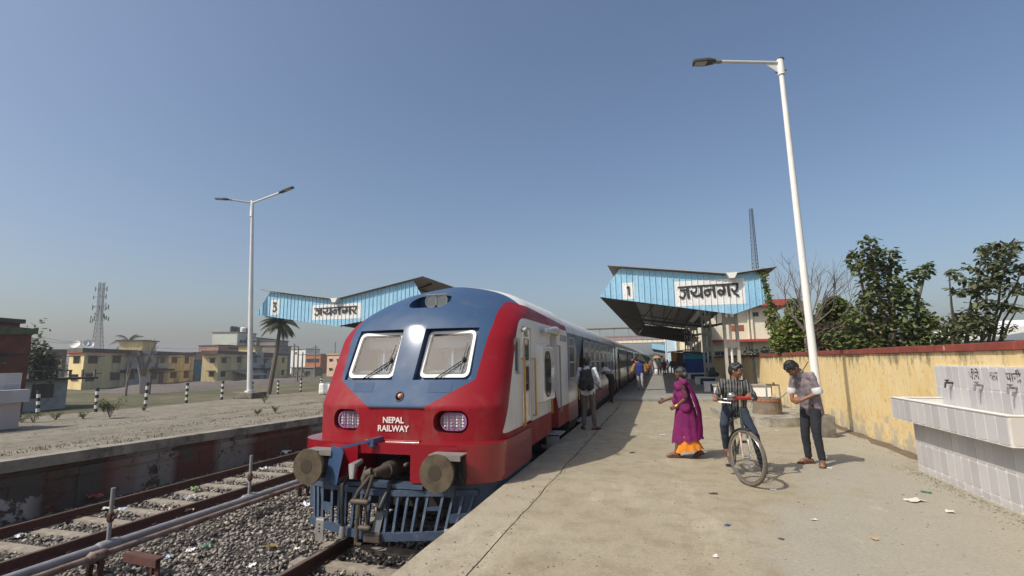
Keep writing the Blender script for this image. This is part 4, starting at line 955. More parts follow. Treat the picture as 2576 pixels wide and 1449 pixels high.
gable(can5, [(-.7,4.25),(3.5,3.7)], [(-1.2,3.35),(3.5,2.45)], -1.2, 3.5, 90.0, .5, [])
mb = MB(); mb.add([(-1.2,90,3.35),(3.5,90,2.45),(3.5,120,2.45),(-1.2,120,3.35),(-1.2,90,3.45),(3.5,90,2.55),(3.5,120,2.55),(-1.2,120,3.45)],[(0,3,2,1),(4,5,6,7),(0,1,5,4),(1,2,6,5),(2,3,7,6),(3,0,4,7)]); mb.bb(-1.0,3.5,90.1,120,3.9,4.0); part('roof_sheet', mb, M_SHEETD, can5)
mb = MB(); mb.bb(2.6,3.0,91,91.4,.085,2.6); mb.bb(2.6,3.0,105,105.4,.085,2.6); part('column', mb, M_COLC, can5)
# ------------------------------------------------------------------ footbridge and its tower
M_CREAM = mat('cream_paint', (0.66,0.62,0.48), 0.85, var=0.06, scale=1.2, rgb2=(0.55,0.52,0.42), mix=0.3, mscale=1.5)
M_BRED = mat('band_red', (0.34,0.05,0.035), 0.7, var=0.12)
M_PALEB = mat('pale_blue_paint', (0.40,0.56,0.66), 0.8, var=0.08, scale=1)
t = thing('footbridge', 'long footbridge with red railings crossing over the train in the distance', 'footbridge', (-6, 75, 0))
mb = MB(); mb.bb(-13, 1.2, 75, 78, 4.05, 4.42); part('deck_beam', mb, M_CREAM, t)
mb = MB(); mb.bb(-13,1.2,74.97,75.0,4.42,4.5); mb.bb(-13,1.2,74.96,75.0,5.0,5.06); mb.bb(-13,1.2,77.96,78.0,5.0,5.06); part('railing_bar', mb, M_BRED, t)
for i in range(21):
    mb = MB(); x = -12.9+i*.7; mb.bb(x,x+.04,74.97,75.0,4.5,5.0); part('railing_post', mb, M_BRED, t)
    mb = MB(); mb.bb(x+.1,x+.13,74.98,75.0,4.06,4.40); part('beam_joint', mb, M_GREY, t)
mb = MB(); mb.bb(-13,1.2,74.8,78.2,6.28,6.36); part('roof', mb, M_SHEET, t)
for i in range(7):
    x = -12.6+i*2.1; mb = MB(); mb.bb(x,x+.08,75.05,75.13,4.42,6.28); part('roof_post', mb, M_GREY, t)
mb = MB(); mb.bb(-11.0,-10.4,75.6,76.4,-1.1,4.05); part('pier', mb, M_CREAM, t)
t = thing('stair_tower', 'pale blue and cream stair tower at the platform end of the footbridge', 'tower', (2.2, 73, .085))
mb = MB(); mb.bb(.82,2.2,73,79,.085,6.4); part('wall', mb, M_PALEB, t)
mb = MB(); mb.bb(2.2,3.8,73.4,79,.085,6.4); part('wall', mb, M_CREAM, t)
mb = MB(); mb.bb(.80,.90,72.9,73.0,.085,6.4); mb.bb(1.15,1.2,72.96,73.0,.085,6.4); mb.bb(2.15,2.3,72.9,73.4,.085,6.4); part('corner_strip', mb, M_WHITE, t)
# ------------------------------------------------------------------ station building behind the wall
M_BROWN = mat('brown_shutter', (0.27,0.09,0.035), 0.6, var=0.15)
YB = 50.0
rx = AT(1946, 800, YB).x; tz = AT(1979, 757, YB).z
sb = thing('station_building', 'cream station building with red bands standing behind the yellow wall', 'building', (9, YB, -.15))
mb = MB(); mb.bb(4.7,rx,YB,YB+30,-.2,tz-.45); part('wall', mb, M_CREAM, sb)
mb = MB(); mb.bb(4.5,rx+1.3,YB-.9,YB+30.5,tz-.45,tz+.1); part('roof_band', mb, M_BRED, sb)
b1 = AT(*C6(2140,1005), YB).z
mb = MB(); mb.bb(4.6,rx+.3,YB-.9,YB-.005,b1-.22,b1); part('band', mb, M_BRED, sb)
WB = Wall((4.7,YB),(rx,YB))
def plain_window(root, W, x0, y0, x1, y1, m, crop=None, out=.02, nm='window', frame=None, shade=0.0, shade_m=None):
    a = W.uz(*(crop(x0, y0) if crop else (x0, y0))); b = W.uz(*(crop(x1, y1) if crop else (x1, y1)))
    u0, u1 = sorted((a[0], b[0])); z0, z1 = sorted((a[1], b[1])); mb = MB(); W.box(mb, u0, u1, z0, z1, -.05, out)
    w = part(nm, mb, frame or m, root); mb = MB(); f = min(.10, (u1-u0)*.12); um = (u0+u1)/2
    W.box(mb, u0+f, um-f/3, z0+f, z1-f, out, out+.012); part('pane', mb, m, w); mb = MB(); W.box(mb, um+f/3, u1-f, z0+f, z1-f, out, out+.012); part('pane', mb, m, w)
    if shade:
        mb = MB(); W.box(mb, u0-.25, u1+.25, z1+.05, z1+.17, 0, shade); part('window_shade', mb, shade_m or M_CONCD, w)
    return w
M_BRPANE = mat('brown_shutter_panel', (0.085,0.032,0.02), 0.6, var=0.3); M_DPANE = mat('dark_pane', (0.015,0.017,0.017), 0.4, var=0.3)
plain_window(sb, WB, 1690, 850, 1838, 915, M_BROWN, C6, frame=M_BROWN)
plain_window(sb, WB, 1930, 700, 2005, 752, M_DPANE, C6, frame=M_CONC)
plain_window(sb, WB, 1640, 1140, 1500, 1200, M_DPANE, C6, frame=M_CONC); plain_window(sb, WB, 2020, 1130, 2120, 1165, M_DPANE, C6, frame=M_CONC)
for px in (1890, 1925, 1935):
    u = WB.uz(*C6(px, 900))[0]; mb = MB(); mb.tube([WB.P(u,-.1,.12), WB.P(u,b1-.25,.12)], .07, 8); mb.tube([WB.P(u,b1+.02,.12), WB.P(u,tz-.5,.12)], .07, 8); part('drain_pipe', mb, M_CREAM, sb, True)
mb = MB(); mb.add([(3.2,62,2.5),(4.69,62,3.7),(4.69,80,3.7),(3.2,80,2.5),(3.2,62,2.6),(4.69,62,3.8),(4.69,80,3.8),(3.2,80,2.6)],[(0,3,2,1),(4,5,6,7),(0,1,5,4),(1,2,6,5),(2,3,7,6),(3,0,4,7)]); part('side_awning', mb, mat('tan_sheet',(0.38,0.29,0.19),0.8), sb)
# ------------------------------------------------------------------ yellow boundary wall
WX = 3.95
w_ = thing('boundary_wall', 'long yellow plastered wall with red coping along the platform', 'wall', (WX, -6, 0))
mb = MB(); mb.bb(WX, WX+.23, -6, 70, -.3, 1.67)
o = part('wall_face', mb, M_WALL, w_)
y = -6.0; r5 = random.Random(11)
while y < 70:                                 # coping cast in lengths, each a little off
    l = r5.uniform(2.2, 3.0); e = min(y+l, 70); d = r5.uniform(-.006, .006); mb = MB(); mb.bb(WX-.035+d, WX+.265+d, y+.003, e-.003, 1.672, 1.775+d); part('coping_stone', mb, M_COPE, w_, bevel=.008 if y < 16 else 0); y = e
mb = MB(); mb.bb(WX-.10, WX, 23.2, 24.0, .0, 1.66); part('pier', mb, mat('bare_plaster',(0.33,0.30,0.25),0.9,var=.25,scale=4,rgb2=(0.45,0.4,0.28),mix=.4,mscale=3), w_)
# dirt heaped along the foot of the wall
mb = MB(); r6 = random.Random(2); pts = [(WX-.02, y_) for y_ in np.arange(9.2, 20.7, .25)]
vs = []; 
for (x, y_) in pts:
    wd = .10+.12*r6.random(); h = .02+.03*r6.random(); vs += [(x, y_, h), (x-wd*.5, y_, h*.5+.004), (x-wd, y_, .003)]
mb.add(vs, [(i*3+j, i*3+3+j, i*3+4+j, i*3+1+j) for i in range(len(pts)-1) for j in range(2)])
struct('dirt_strip', mb, mat('loose_dirt',(0.13,0.095,0.06),0.95,var=.35,scale=9,bump=.8,bscale=30), fixn=False)
# ------------------------------------------------------------------ tiled drinking water troughs
M_TILE = mat('grey_mauve_tile', (0.475,0.46,0.46), 0.4, var=0.06, scale=2); M_TILE2 = mat('pale_tile', (0.52,0.50,0.50), 0.4, var=0.05, scale=2)
M_TILE3 = mat('darker_tile', (0.435,0.42,0.425), 0.4, var=0.06, scale=2)
M_GROUT = mat('white_grout', (0.60,0.585,0.55), 0.85, var=0.12, scale=5, rgb2=(0.5,0.45,0.36), mix=0.25, mscale=3)
def tiles(root, P, u0, u1, v0, v1, tw, th, seed, voff=0):
    """P(u, v, out) -> point; tiles tw wide and th high, each its own piece"""
    r = random.Random(seed); v = v1
    while v > v0+.02:
        vb = max(v0, v-th); u = u0+(0 if not voff else r.uniform(-.05, 0))
        while u < u1-.01:
            ue = min(u+tw, u1); a, b = max(u, u0)+.008, ue-.008; c, d = vb+.008, v-.008
            if b-a > .03 and d-c > .03:
                q = .016; o = [(a+q,c),(b-q,c),(b,c+q),(b,d-q),(b-q,d),(a+q,d),(a,d-q),(a,c+q)]; e = .0035+r.uniform(0,.0012)
                mb = MB(); mb.add([P(x,y_,.0005) for x,y_ in o]+[P(x,y_,e) for x,y_ in o],[tuple(range(8)),tuple(range(15,7,-1))]+[(i,i+8,(i+1)%8+8,(i+1)%8) for i in range(8)])
                part('tile', mb, r.choice([M_TILE,M_TILE,M_TILE2,M_TILE3]), root)
            u = ue
        v = vb
def trough(name, label, loc, pieces):
    t = thing(name, label, 'water trough', loc, group='tiled drinking water troughs'); return t
t = trough('water_trough', 'tiled drinking water trough against the yellow wall at the right edge', (3.7, 7.6, 0), None)
BX, FX = 3.47, 3.30
mb = MB(); mb.bb(BX, WX, 6.42, 8.76, 0, .70); part('trough_base', mb, M_GROUT, t)
mb = MB()
for a in ((FX,FX+.07,6.30,8.96),(FX+.07,WX,6.30,6.38),(FX+.07,WX,8.88,8.96)): mb.bb(*a, .705, 1.01)
mb.bb(FX+.07,WX,6.38,8.88,.705,.76); bs = part('basin', mb, M_GROUT, t)
mb = MB(); mb.bb(FX-.012,FX+.085,6.29,8.97,1.0102,1.018); mb.bb(FX+.085,WX,8.87,8.97,1.0102,1.018); mb.bb(FX+.085,WX,6.29,6.39,1.0102,1.018); part('basin_rim', mb, M_WHITE, bs)
mb = MB(); mb.bb(WX-.03, WX, 6.0, 9.02, .77, 1.48); pn = part('back_panel', mb, M_GROUT, t)
tiles(t, lambda u, v, o: (BX-o, u, v), 6.44, 8.75, .01, .69, .168, .30, 1)
tiles(bs, lambda u, v, o: (FX-o, u, v), 6.31, 8.95, .715, 1.0, .185, .29, 2)
tiles(bs, lambda u, v, o: (u, 6.30-o, v), FX+.01, WX-.01, .715, 1.0, .2, .29, 3)
tiles(pn, lambda u, v, o: (WX-.03-o, u, v), 6.02, 9.0, .80, 1.47, .168, .29, 4)
# worn painted words and the taps
for txt, yc in (('पीने', 8.02), ('का', 7.62), ('पानी', 7.26)):
    part('painted_words', text_mb(txt, .155, lambda a, b, c, yc=yc: (WX-.036-c*.4, yc-a, 1.355+b), bold=.003, ext=.001), mat('worn_black_letters',(0.07,0.065,0.075),0.7,var=.5,scale=30,rgb2=(0.42,0.40,0.42),mix=.47,mscale=26,sharp=.02), pn)
for yy in (8.55, 7.86, 7.22, 6.66):
    mb = MB(); mb.tube([(WX-.03,yy,1.24),(WX-.12,yy,1.24),(WX-.13,yy,1.17)], [.014,.016,.012], 8); mb.box((WX-.10,yy,1.275),(.02,.07,.02)); mb.tube([(WX-.10,yy,1.24),(WX-.10,yy,1.275)],.009,6)
    part('tap', mb, M_DARK if yy > 8 else M_GREY, t, True)
t = trough('water_trough', 'tiled water trough standing on the far platform at the left edge', (-17.5, 8, 0), None)
a0 = G(*C3(135, 1215), 0); bx = a0.x; byr = a0.y
q1 = XP(*C3(225, 940), bx+.16); q2 = XP(*C3(225, 1030), bx+.16); q3 = XP(*C3(165, 820), bx-.30)
mb = MB(); mb.bb(bx-1.1, bx, 4.5, byr, -.05, q2.z); part('trough_base', mb, mat('pinkish_plaster',(0.50,0.44,0.41),0.8,var=.08,scale=2,rgb2=(0.40,0.26,0.14),mix=.25,mscale=1.2), t)
mb = MB(); mb.bb(bx-1.3, bx+.16, 4.3, q1.y, q2.z+.002, q1.z); bs = part('basin', mb, M_GROUT, t)
mb = MB(); mb.bb(bx-.45, bx-.30, 4.3, q3.y, q1.z+.002, q3.z); pn = part('back_panel', mb, M_GROUT, t)
tiles(bs, lambda u, v, o: (bx+.16+o, u, v), 6.0, q1.y, q2.z+.01, q1.z, .45, .6, 6); tiles(pn, lambda u, v, o: (bx-.30+o, u, v), 6.0, q3.y, q1.z+.01, q3.z, .4, .3, 7)
# ------------------------------------------------------------------ well ring, kerb, tap frame
t = thing('tap_basin', 'round brick and plaster basin under the pipe frame by the yellow wall', 'basin', (2.75, 15.5, 0))
M_WELL = mat('crumbling_plaster', (0.17,0.14,0.10), 0.95, var=0.3, scale=5, bump=.8, bscale=14, rgb2=(0.36,0.14,0.07), mix=0.36, mscale=3.5, sharp=.03)
mb = MB(); k = 32; prof = [(.30,.10),(.37,.10),(.355,.30),(.345,.52),(.33,.535),(.25,.53),(.24,.3)]
vs = [(2.76+r*1.0*math.cos(2*PI*j/k), 15.5+r*math.sin(2*PI*j/k), z+(.012*math.sin(j*2.7) if .5 < z else 0)) for r, z in prof for j in range(k)]
mb.add(vs, [(i*k+j, i*k+(j+1)%k, (i+1)*k+(j+1)%k, (i+1)*k+j) for i in range(len(prof)-1) for j in range(k)]); part('basin_ring', mb, M_WELL, t, True, angle=30)
mb = MB(); mb.tube([(2.76,15.5,.30),(2.76,15.5,.31)], .25, 24); part('basin_floor', mb, M_CONCD, t)
for j in range(9):
    a = -PI+.2+j*.33; mb = MB(); mb.box((2.76+.352*math.cos(a),15.5+.352*math.sin(a),.47),(.012,.10,.055),(0,0,a)); part('brick', mb, mat('old_brick',(0.33,0.12,0.06),0.9,var=.3,scale=10), t)
M_KERB = mat('lichen_kerb', (0.31,0.29,0.235), 0.9, var=.25, scale=5, bump=.4, rgb2=(0.10,0.09,0.07), mix=.42, mscale=4)
ks = [(1.35,15.6),(1.5,14.6),(1.75,13.85),(2.1,13.42),(2.6,13.30),(3.1,13.52),(3.5,13.9),(3.95,14.35)]
def smooth(P, n=6):
    out = []
    for i in range(len(P)-1):
        p0, p1, p2, p3 = P[max(i-1,0)], P[i], P[i+1], P[min(i+2,len(P)-1)]
        for k in range(n):
            u = k/n; out.append(tuple(.5*((2*p1[d])+(-p0[d]+p2[d])*u+(2*p0[d]-5*p1[d]+4*p2[d]-p3[d])*u*u+(-p0[d]+3*p1[d]-3*p2[d]+p3[d])*u**3) for d in range(2)))
    out.append(P[-1]); return out
sk = smooth(ks); cx_, cy_ = 2.9, 15.8
inn = [(x+(cx_-x)*.09, y+(cy_-y)*.09) for x, y in sk]
mb = MB(); mb.prism(sk+inn[::-1], 0, .215, 'xy'); part('kerb', mb, M_KERB, t)
mb = MB(); mb.prism(inn+[(3.95,17.2),(1.45,17.2)], 0, .105, 'xy'); part('basin_apron', mb, M_KERB, t)
t = thing('water_pipe', 'two upright water pipes joined by a cross pipe over the round basin', 'water pipe', (2.8, 15.5, .3))
pa, pb = AT(*K_(1208,340),15.62), AT(*K_(1330,345),15.52); qa, qb = AT(*K_(1216,500),15.62), AT(*K_(1350,500),15.52)
mb = MB(); mb.tube([(qa.x,qa.y,.2), pa], .024, 10); part('pipe', mb, M_GPIPE, t, True)
mb = MB(); mb.tube([(qb.x,qb.y,.2), pb], .022, 10); part('pipe', mb, M_GPIPE, t, True)
mb = MB(); mb.tube([pa+Vector((-.01,0,0)), pb+Vector((.01,0,0))], .021, 10); mid = (pa+pb)/2; mb.ell(mid+Vector((.03,0,.01)),(.045,.035,.04)); mb.ell(pa+(pb-pa)*.3,(.032,.03,.03)); mb.cap(mid+Vector((.03,0,.03)),mid+Vector((.03,0,.06)),.02,.02,8); part('cross_pipe', mb, M_GREASE, t, True)
mb = MB(); A_, B_ = AT(*K_(1305,500),15.5), AT(*K_(1612,118),12.2)
pts = [A_+(B_-A_)*q/14+Vector((0,0,-.10*math.sin(PI*q/14))) for q in range(15)]; mb.tube(pts, .011, 6)
solo('hose', mb, mat('faded_hose',(0.2,0.17,0.12),0.8), 'thin hose stretched from the round basin up to the lamp post', 'hose')
mb = MB(); mb.bb(1.97, 3.92, 20.92, 21.45, 0.0, .565); 
t = thing('low_white_bench', 'sunlit white concrete bench block just before the yellow wall', 'bench', (2.9,21.2,.0)); part('block', mb, M_WHITE, t, bevel=.01)
mb = MB(); mb.bb(1.93,3.93,20.88,21.6,.567,.625); part('seat_slab', mb, M_CONC, t, bevel=.01)
M_DBLUE = mat('bench_blue', (0.05,0.10,0.33), 0.6, var=.15)
for (x0, x1, y, lab) in ((1.95,3.5,25.6,'nearest'),(2.0,3.4,32.5,'middle'),(1.95,3.5,41.3,'farthest')):
    t = thing('concrete_bench', '%s of three white and blue concrete benches in the canopy shade'%lab, 'bench', ((x0+x1)/2,y,.085), group='concrete benches under the canopy')
    mb = MB(); mb.bb(x0,x1,y,y+.55,.45,.54); part('seat', mb, M_WHITE, t, bevel=.01)
    for a in (x0, x1-.28): 
        mb = MB(); mb.bb(a+.01,a+.27,y+.02,y+.5,.085,.449); part('leg', mb, M_WHITE, t)
    mb = MB(); mb.bb(x0+.28,x1-.29,y+.2,y+.35,.085,.449); part('middle_block', mb, M_DBLUE, t)
mb = MB(); mb.cap((3.0,32.7,.70),(3.05,32.75,1.0),.22,.12,12); mb.cap((2.8,32.6,.66),(3.25,32.8,.66),.15,.15,10); me = remesh(mb,.03,4,.03,9,3)
o = part('sack', None, None, None, me=me); me.materials.append(mat('dull_sack',(0.07,0.08,0.07),0.9,var=.3,scale=6)); o['label']='dark lumpy sack resting on a shaded concrete bench'; o['category']='sack'
mb = MB(); mb.cap((2.72,32.55,.62),(2.75,32.55,.92),.10,.05,10); me = remesh(mb,.02,3,.02,14,4)
o = part('plastic_bag', None, None, None, me=me); me.materials.append(mat('green_polythene',(0.10,0.22,0.12),0.4,var=.2)); o['label']='green plastic bag leaning on the dark sack'; o['category']='bag'
t = thing('kiosk', 'blue cloth sided kiosk with turquoise top under the canopy', 'kiosk', (2.9,44,.085))
mb = MB(); mb.bb(2.0,3.7,44,47,.085,1.62); part('kiosk_wall', mb, mat('kiosk_blue',(0.015,0.06,0.28),0.7,var=.2), t)
mb = MB(); mb.bb(1.99,3.71,43.98,47.02,1.621,2.05); part('kiosk_band', mb, mat('kiosk_turquoise',(0.03,0.28,0.36),0.7,var=.2), t)
mb = MB(); mb.box((2.7,45.3,2.17),(2.6,3.8,.05),(0,.08,0)); part('roof', mb, M_SHEETD, t)
t = thing('kiosk', 'tan and maroon food stall beyond the blue kiosk', 'kiosk', (2.0,56,.085))
mb = MB(); mb.bb(1.45,3.0,56,60,.085,2.3); part('kiosk_wall', mb, mat('stall_maroon',(0.16,0.05,0.05),0.8,var=.3), t)
mb = MB(); mb.bb(1.15,1.75,55.8,56.0,1.1,2.35); part('hanging_packets', mb, mat('packets',(0.45,0.25,0.05),0.5,var=.5,scale=14), t)
mb = MB(); mb.box((2.0,57.5,2.5),(2.3,4.4,.06),(0,-.12,0)); part('roof', mb, M_SHEET, t)
# ------------------------------------------------------------------ lamp posts
def luminaire(root, tip, base, name='lamp_head'):
    d = (tip-base); L = d.length; d.normalize(); side = d.cross(Vector((0,0,1))).normalized(); up = side.cross(d)
    def P(a, b, c): return base + d*a + side*b + up*c
    mb = MB(); o = [(0,-.06),(.12,-.10),(L*.45,-.13),(L*.97,-.11),(L,-.05),(L,.05),(L*.97,.11),(L*.45,.13),(.12,.10),(0,.06)]
    mb.add([P(a,b,-.03) for a,b in o]+[P(a,b*.8,.045) for a,b in o],[tuple(range(10)),tuple(range(19,9,-1))]+[(i,i+10,(i+1)%10+10,(i+1)%10) for i in range(10)])
    h = part(name, mb, M_DARK, root, bevel=.01)
    mb = MB(); o = [(L*.42,-.09),(L*.92,-.08),(L*.92,.08),(L*.42,.09)]; mb.add([P(a,b,-.036) for a,b in o]+[P(a,b,-.031) for a,b in o],[(0,1,2,3),(7,6,5,4),(0,4,5,1),(1,5,6,2),(2,6,7,3),(3,7,4,0)]); part('lamp_glass', mb, M_LENS, h)
    mb = MB(); mb.add([P(a,b,c) for c in (.045,.085) for a,b in ((L*.2,-.06),(L*.45,-.06),(L*.45,.06),(L*.2,.06))],[(0,3,2,1),(4,5,6,7),(0,1,5,4),(1,2,6,5),(2,3,7,6),(3,0,4,7)]); part('driver_box', mb, M_GREY, h)
    mb = MB(); mb.cap(P(-.10,0,-.01),P(.05,0,0),.045,.045,8); part('lamp_clamp', mb, M_GREY, h, True)
t = thing('lamp_post', 'tall white single arm lamp post rising behind the bowed man', 'lamp post', (3.17,12,0), group='station lamp posts')
mb = MB(); mb.bb(2.99,3.35,11.82,12.18,0,.43); part('concrete_base', mb, M_CONCD, t, bevel=.02)
tp = AT(1962,152,12.0); bt = Vector((AT(2052,940,12.0).x, 12.0, .43)); mb = MB(); mb.tube([bt, bt+(tp-bt)*.5, tp], [.083,.07,.052], 16); part('pole', mb, M_WHITE, t, True)
mb = MB(); mb.tube([tp+(bt-tp)*.045, tp+Vector((0,0,.02))], [.078,.072], 14); cpp = part('collar', mb, M_WHITE, t, True)
mb = MB(); mb.tube([tp+Vector((.01,0,.02)), tp+Vector((.01,0,.05))], [.085,.06], 12); q_ = tp+(bt-tp)*.035; mb.tube([q_+Vector((-.12,0,0)), q_+Vector((.12,0,.02))], .012, 6); part('bolt', mb, M_DARK, cpp)
la = HP(1800,155,tp.z-.06); la.y = max(9, la.y); lt = HP(1743,158,tp.z-.06)
mb = MB(); mb.tube([tp+Vector((0,0,-.06)), la], .036, 12); part('arm', mb, M_POLE, t, True)
mb = MB(); e_ = (la-tp).normalized(); mb.add([tp+Vector((0,-.01,-.1)),tp+e_*.35+Vector((0,-.01,-.1)),tp+Vector((0,-.01,-.35)),tp+Vector((0,.01,-.1)),tp+e_*.35+Vector((0,.01,-.1)),tp+Vector((0,.01,-.35))],[(0,1,2),(3,5,4),(0,3,4,1),(1,4,5,2),(2,5,3,0)]); part('brace', mb, M_WHITE, t)
luminaire(t, lt, la)
b_ = G(*C3(1795,1035), LZ+.3); b_ = G(612, 1003, LZ)
t = thing('lamp_post', 'white twin arm lamp post with square plinth on the far platform', 'lamp post', tuple(b_), group='station lamp posts')
mb = MB(); mb.bb(b_.x-.62,b_.x+.62,b_.y-.1,b_.y+1.0,LZ,LZ+.32); part('concrete_base', mb, M_CONCD, t, bevel=.04)
mb = MB(); mb.tube([(b_.x,b_.y+.4,LZ+.32),(b_.x,b_.y+.4,LZ+.40)], .24, 10); part('base_flange', mb, M_WHITE, t)
tp = AT(635,507,b_.y+.4); mb = MB(); mb.tube([(b_.x,b_.y+.4,LZ+.32),((b_.x+tp.x)/2,b_.y+.4,(tp.z)/2),tp], [.14,.12,.075], 14); part('pole', mb, M_POLE, t, True)
mb = MB(); mb.tube([tp+Vector((0,0,-.9)),tp+Vector((0,0,-.85)),tp+Vector((0,0,.05))], [.12,.10,.09], 12); part('collar', mb, M_WHITE, t, True)
for (ax, ay, lx, ly) in ((577,502,541,500),(703,485,737,471)):
    a_ = HP(ax, ay, tp.z-.05+(.0)); l_ = HP(lx, ly, tp.z-.05)
    mb = MB(); mb.tube([tp+Vector((0,0,-.08)), a_], .05, 10); part('arm', mb, M_POLE, t, True); luminaire(t, l_, a_)
# ------------------------------------------------------------------ striped posts along the back of the far platform
M_STW = mat('post_white', (0.66,0.64,0.58), 0.8, var=.12, scale=6); M_STB = mat('post_black', (0.035,0.033,0.03), 0.8, var=.2)
posts = [(C3(275,1135),C3(287,950)),(C3(706,1108),C3(720,930)),(C3(1070,1075),C3(1090,890)),(C3(1375,1042),C3(1385,893)),(C3(1635,1018),C3(1647,880)),(C3(1857,1000),C3(1864,885)),(C3(2050,975),C3(2054,877)),(C3(2218,960),C3(2223,862)),(C3(2365,925),C3(2375,848))]
where = ['leftmost striped post, before the grey shuttered house','striped post before the lit end of the long yellow block','striped post beside the dark notice board and bare trees','striped post before the gap between the two yellow blocks','striped post before the near corner of the second yellow block','striped post just right of the twin arm lamp post','striped post just right of the leaning palm trunk','striped post before the grey houses, left of the orange house','small striped post left of the teal box']
for (b, tpx), lab in zip(posts, where):
    p = G(*b, LZ); top = DI(*tpx, math.hypot(p.x, p.y)); t = thing('striped_post', lab+', black and white', 'post', tuple(p), group='striped fence posts'); H = top.z-p.z; n = 7
    for i in range(n):
        mb = MB(); c0 = p+(top-p)*(i/n); c1 = p+(top-p)*((i+1)/n); mb.tube([c0, c1], .06, 8); part('painted_band', mb, M_STW if i % 2 else M_STB, t, True)
mb = MB(); p = G(*C3(2345,980), LZ); q = G(*C3(2512,986), LZ); h = DI(*C3(2350,893), math.hypot(p.x,p.y)).z
mb.bb(p.x, p.x+1.9, p.y, p.y+.9, LZ, h); t = solo('white_block', mb, M_WHITE, 'white rounded concrete block on the far platform left of the train', 'concrete block', bevel=.12)
p = DI(*C3(2460,885), 31); q = DI(*C3(2502,835), 31)
mb = MB(); mb.bb(p.x,q.x,p.y,p.y+.9,LZ,q.z); solo('teal_box', mb, mat('teal_paint',(0.03,0.24,0.20),0.6), 'teal metal box behind the white concrete block', 'box', bevel=.02)
# ------------------------------------------------------------------ houses across the field
M_YW = mat('yellow_house_wall', (0.66,0.53,0.27), 0.9, var=.15, scale=.6, rgb2=(0.30,0.265,0.19), mix=.40, mscale=.28, stretch=(1,1,.35), sharp=.1)
M_PARA = mat('mouldy_parapet', (0.10,0.085,0.07), 0.95, var=.35, scale=.8, rgb2=(0.28,0.24,0.17), mix=.3, mscale=.9)
M_SHADEW = mat('dark_sunshade', (0.06,0.05,0.045), 0.9, var=.3, scale=2)
M_GWALL = mat('grey_plaster_wall', (0.34,0.34,0.32), 0.9, var=.15, scale=.8)
M_BRICKW = mat('red_brick_wall', (0.17,0.045,0.03), 0.9, var=.3, scale=1.5, bump=.3, bscale=12)
def wbuild(root, W, u0, u1, z0, z1, depth, m, nm='wall'):
    mb = MB(); W.box(mb, u0, u1, z0, z1, 0, -depth); return part(nm, mb, m, root)
def wins(root, W, rects, crop, m=None, shade=.9, frame=None):
    for r in rects: plain_window(root, W, r[0], r[1], r[2], r[3], m or M_BRPANE, crop, frame=frame or M_CONCD, shade=shade, shade_m=M_SHADEW)
def yellow(name, label, A, B, Cc, top, crop, front, side, shades, white, stair, whitey):
    t = thing('yellow_apartment_block', label, 'building', (A.x, A.y, -2.1), group='yellow two storey apartment blocks')
    W = Wall(A, Cc); n = W.n; L = W.L; S = Vector((B.x-A.x, B.y-A.y, 0)); S = S.normalized()*max(S.length, 3.2)
    mb = MB(); A0 = Vector((A.x,A.y,0)); C0 = W.P(L,0); P = [A0, C0, C0+C0.normalized()*7, A0+S+A0.normalized()*7, A0+S]
    mb.prism([(p.x,p.y) for p in P], -2.15, top-.75, 'xy'); part('wall', mb, M_YW, t)
    c_ = sum(P, Vector())/5; P2 = [c_+(p-c_)*1.02+ (p-c_).normalized()*.35 for p in P]
    mb = MB(); mb.prism([(p.x,p.y) for p in P2], top-.75, top-.62, 'xy'); part('band', mb, M_BRED, t)
    mb = MB(); mb.prism([(p.x,p.y) for p in P2], top-.618, top, 'xy'); part('parapet', mb, M_PARA, t)
    wins(t, W, front, crop)
    WS = Wall(A, Vector((A.x,A.y,0))+S*2); WS = Wall(A, B); WS.d = S.normalized(); WS.n = Vector((WS.d.y, -WS.d.x, 0)); 
    if WS.n.dot(Vector((A.x,A.y,0))) > 0: WS.n = -WS.n
    wins(t, WS, side, crop)
    for (x0,y0,x1,y1) in white:
        a = W.uz(*crop(x0,y0)); b = W.uz(*crop(x1,y1)); mb = MB(); W.box(mb, a[0], b[0], b[1], a[1], -.02, .008); part('recessed_bay', mb, M_GWALL, t)
    for (x0,y0,x1,y1) in shades:
        a = W.uz(*crop(x0,y0)); b = W.uz(*crop(x1,y1)); mb = MB(); W.box(mb, a[0], b[0], b[1]-.05, a[1], 0, 1.1); part('balcony_roof', mb, M_SHADEW, t)
    for (x0,y0,x1,y1) in whitey:
        a = W.uz(*crop(x0,y0)); b = W.uz(*crop(x1,y1)); mb = MB(); W.box(mb, a[0], b[0], b[1], a[1], .9, 1.0); W.box(mb, a[0], b[0], b[1]-.1, b[1], 0, 1.0); part('balcony', mb, M_GWALL, t)
    x0, y0, x1, xm = stair; a = W.uz(*crop(x0,y0)); b = W.uz(*crop(x1,y0)); m_ = W.uz(*crop(xm,y0))
    mb = MB(); W.box(mb, m_[0], b[0], top+.0, m_[1], .05, -4.2); part('stair_head', mb, M_YW, t)
    mb = MB(); W.box(mb, m_[0]-.4, b[0]+.6, m_[1], m_[1]+.16, .5, -4.8); part('stair_roof', mb, M_PARA, t)
    mb = MB(); W.box(mb, m_[0], b[0], top-3.4, top-.02, 0, .5); part('stair_bay', mb, M_GWALL, t)
    return t, W
A1 = G(*C3(595,945),-2.1); B1 = G(*C3(485,940),-2.1); C1_ = G(*C3(1420,878),-2.1)
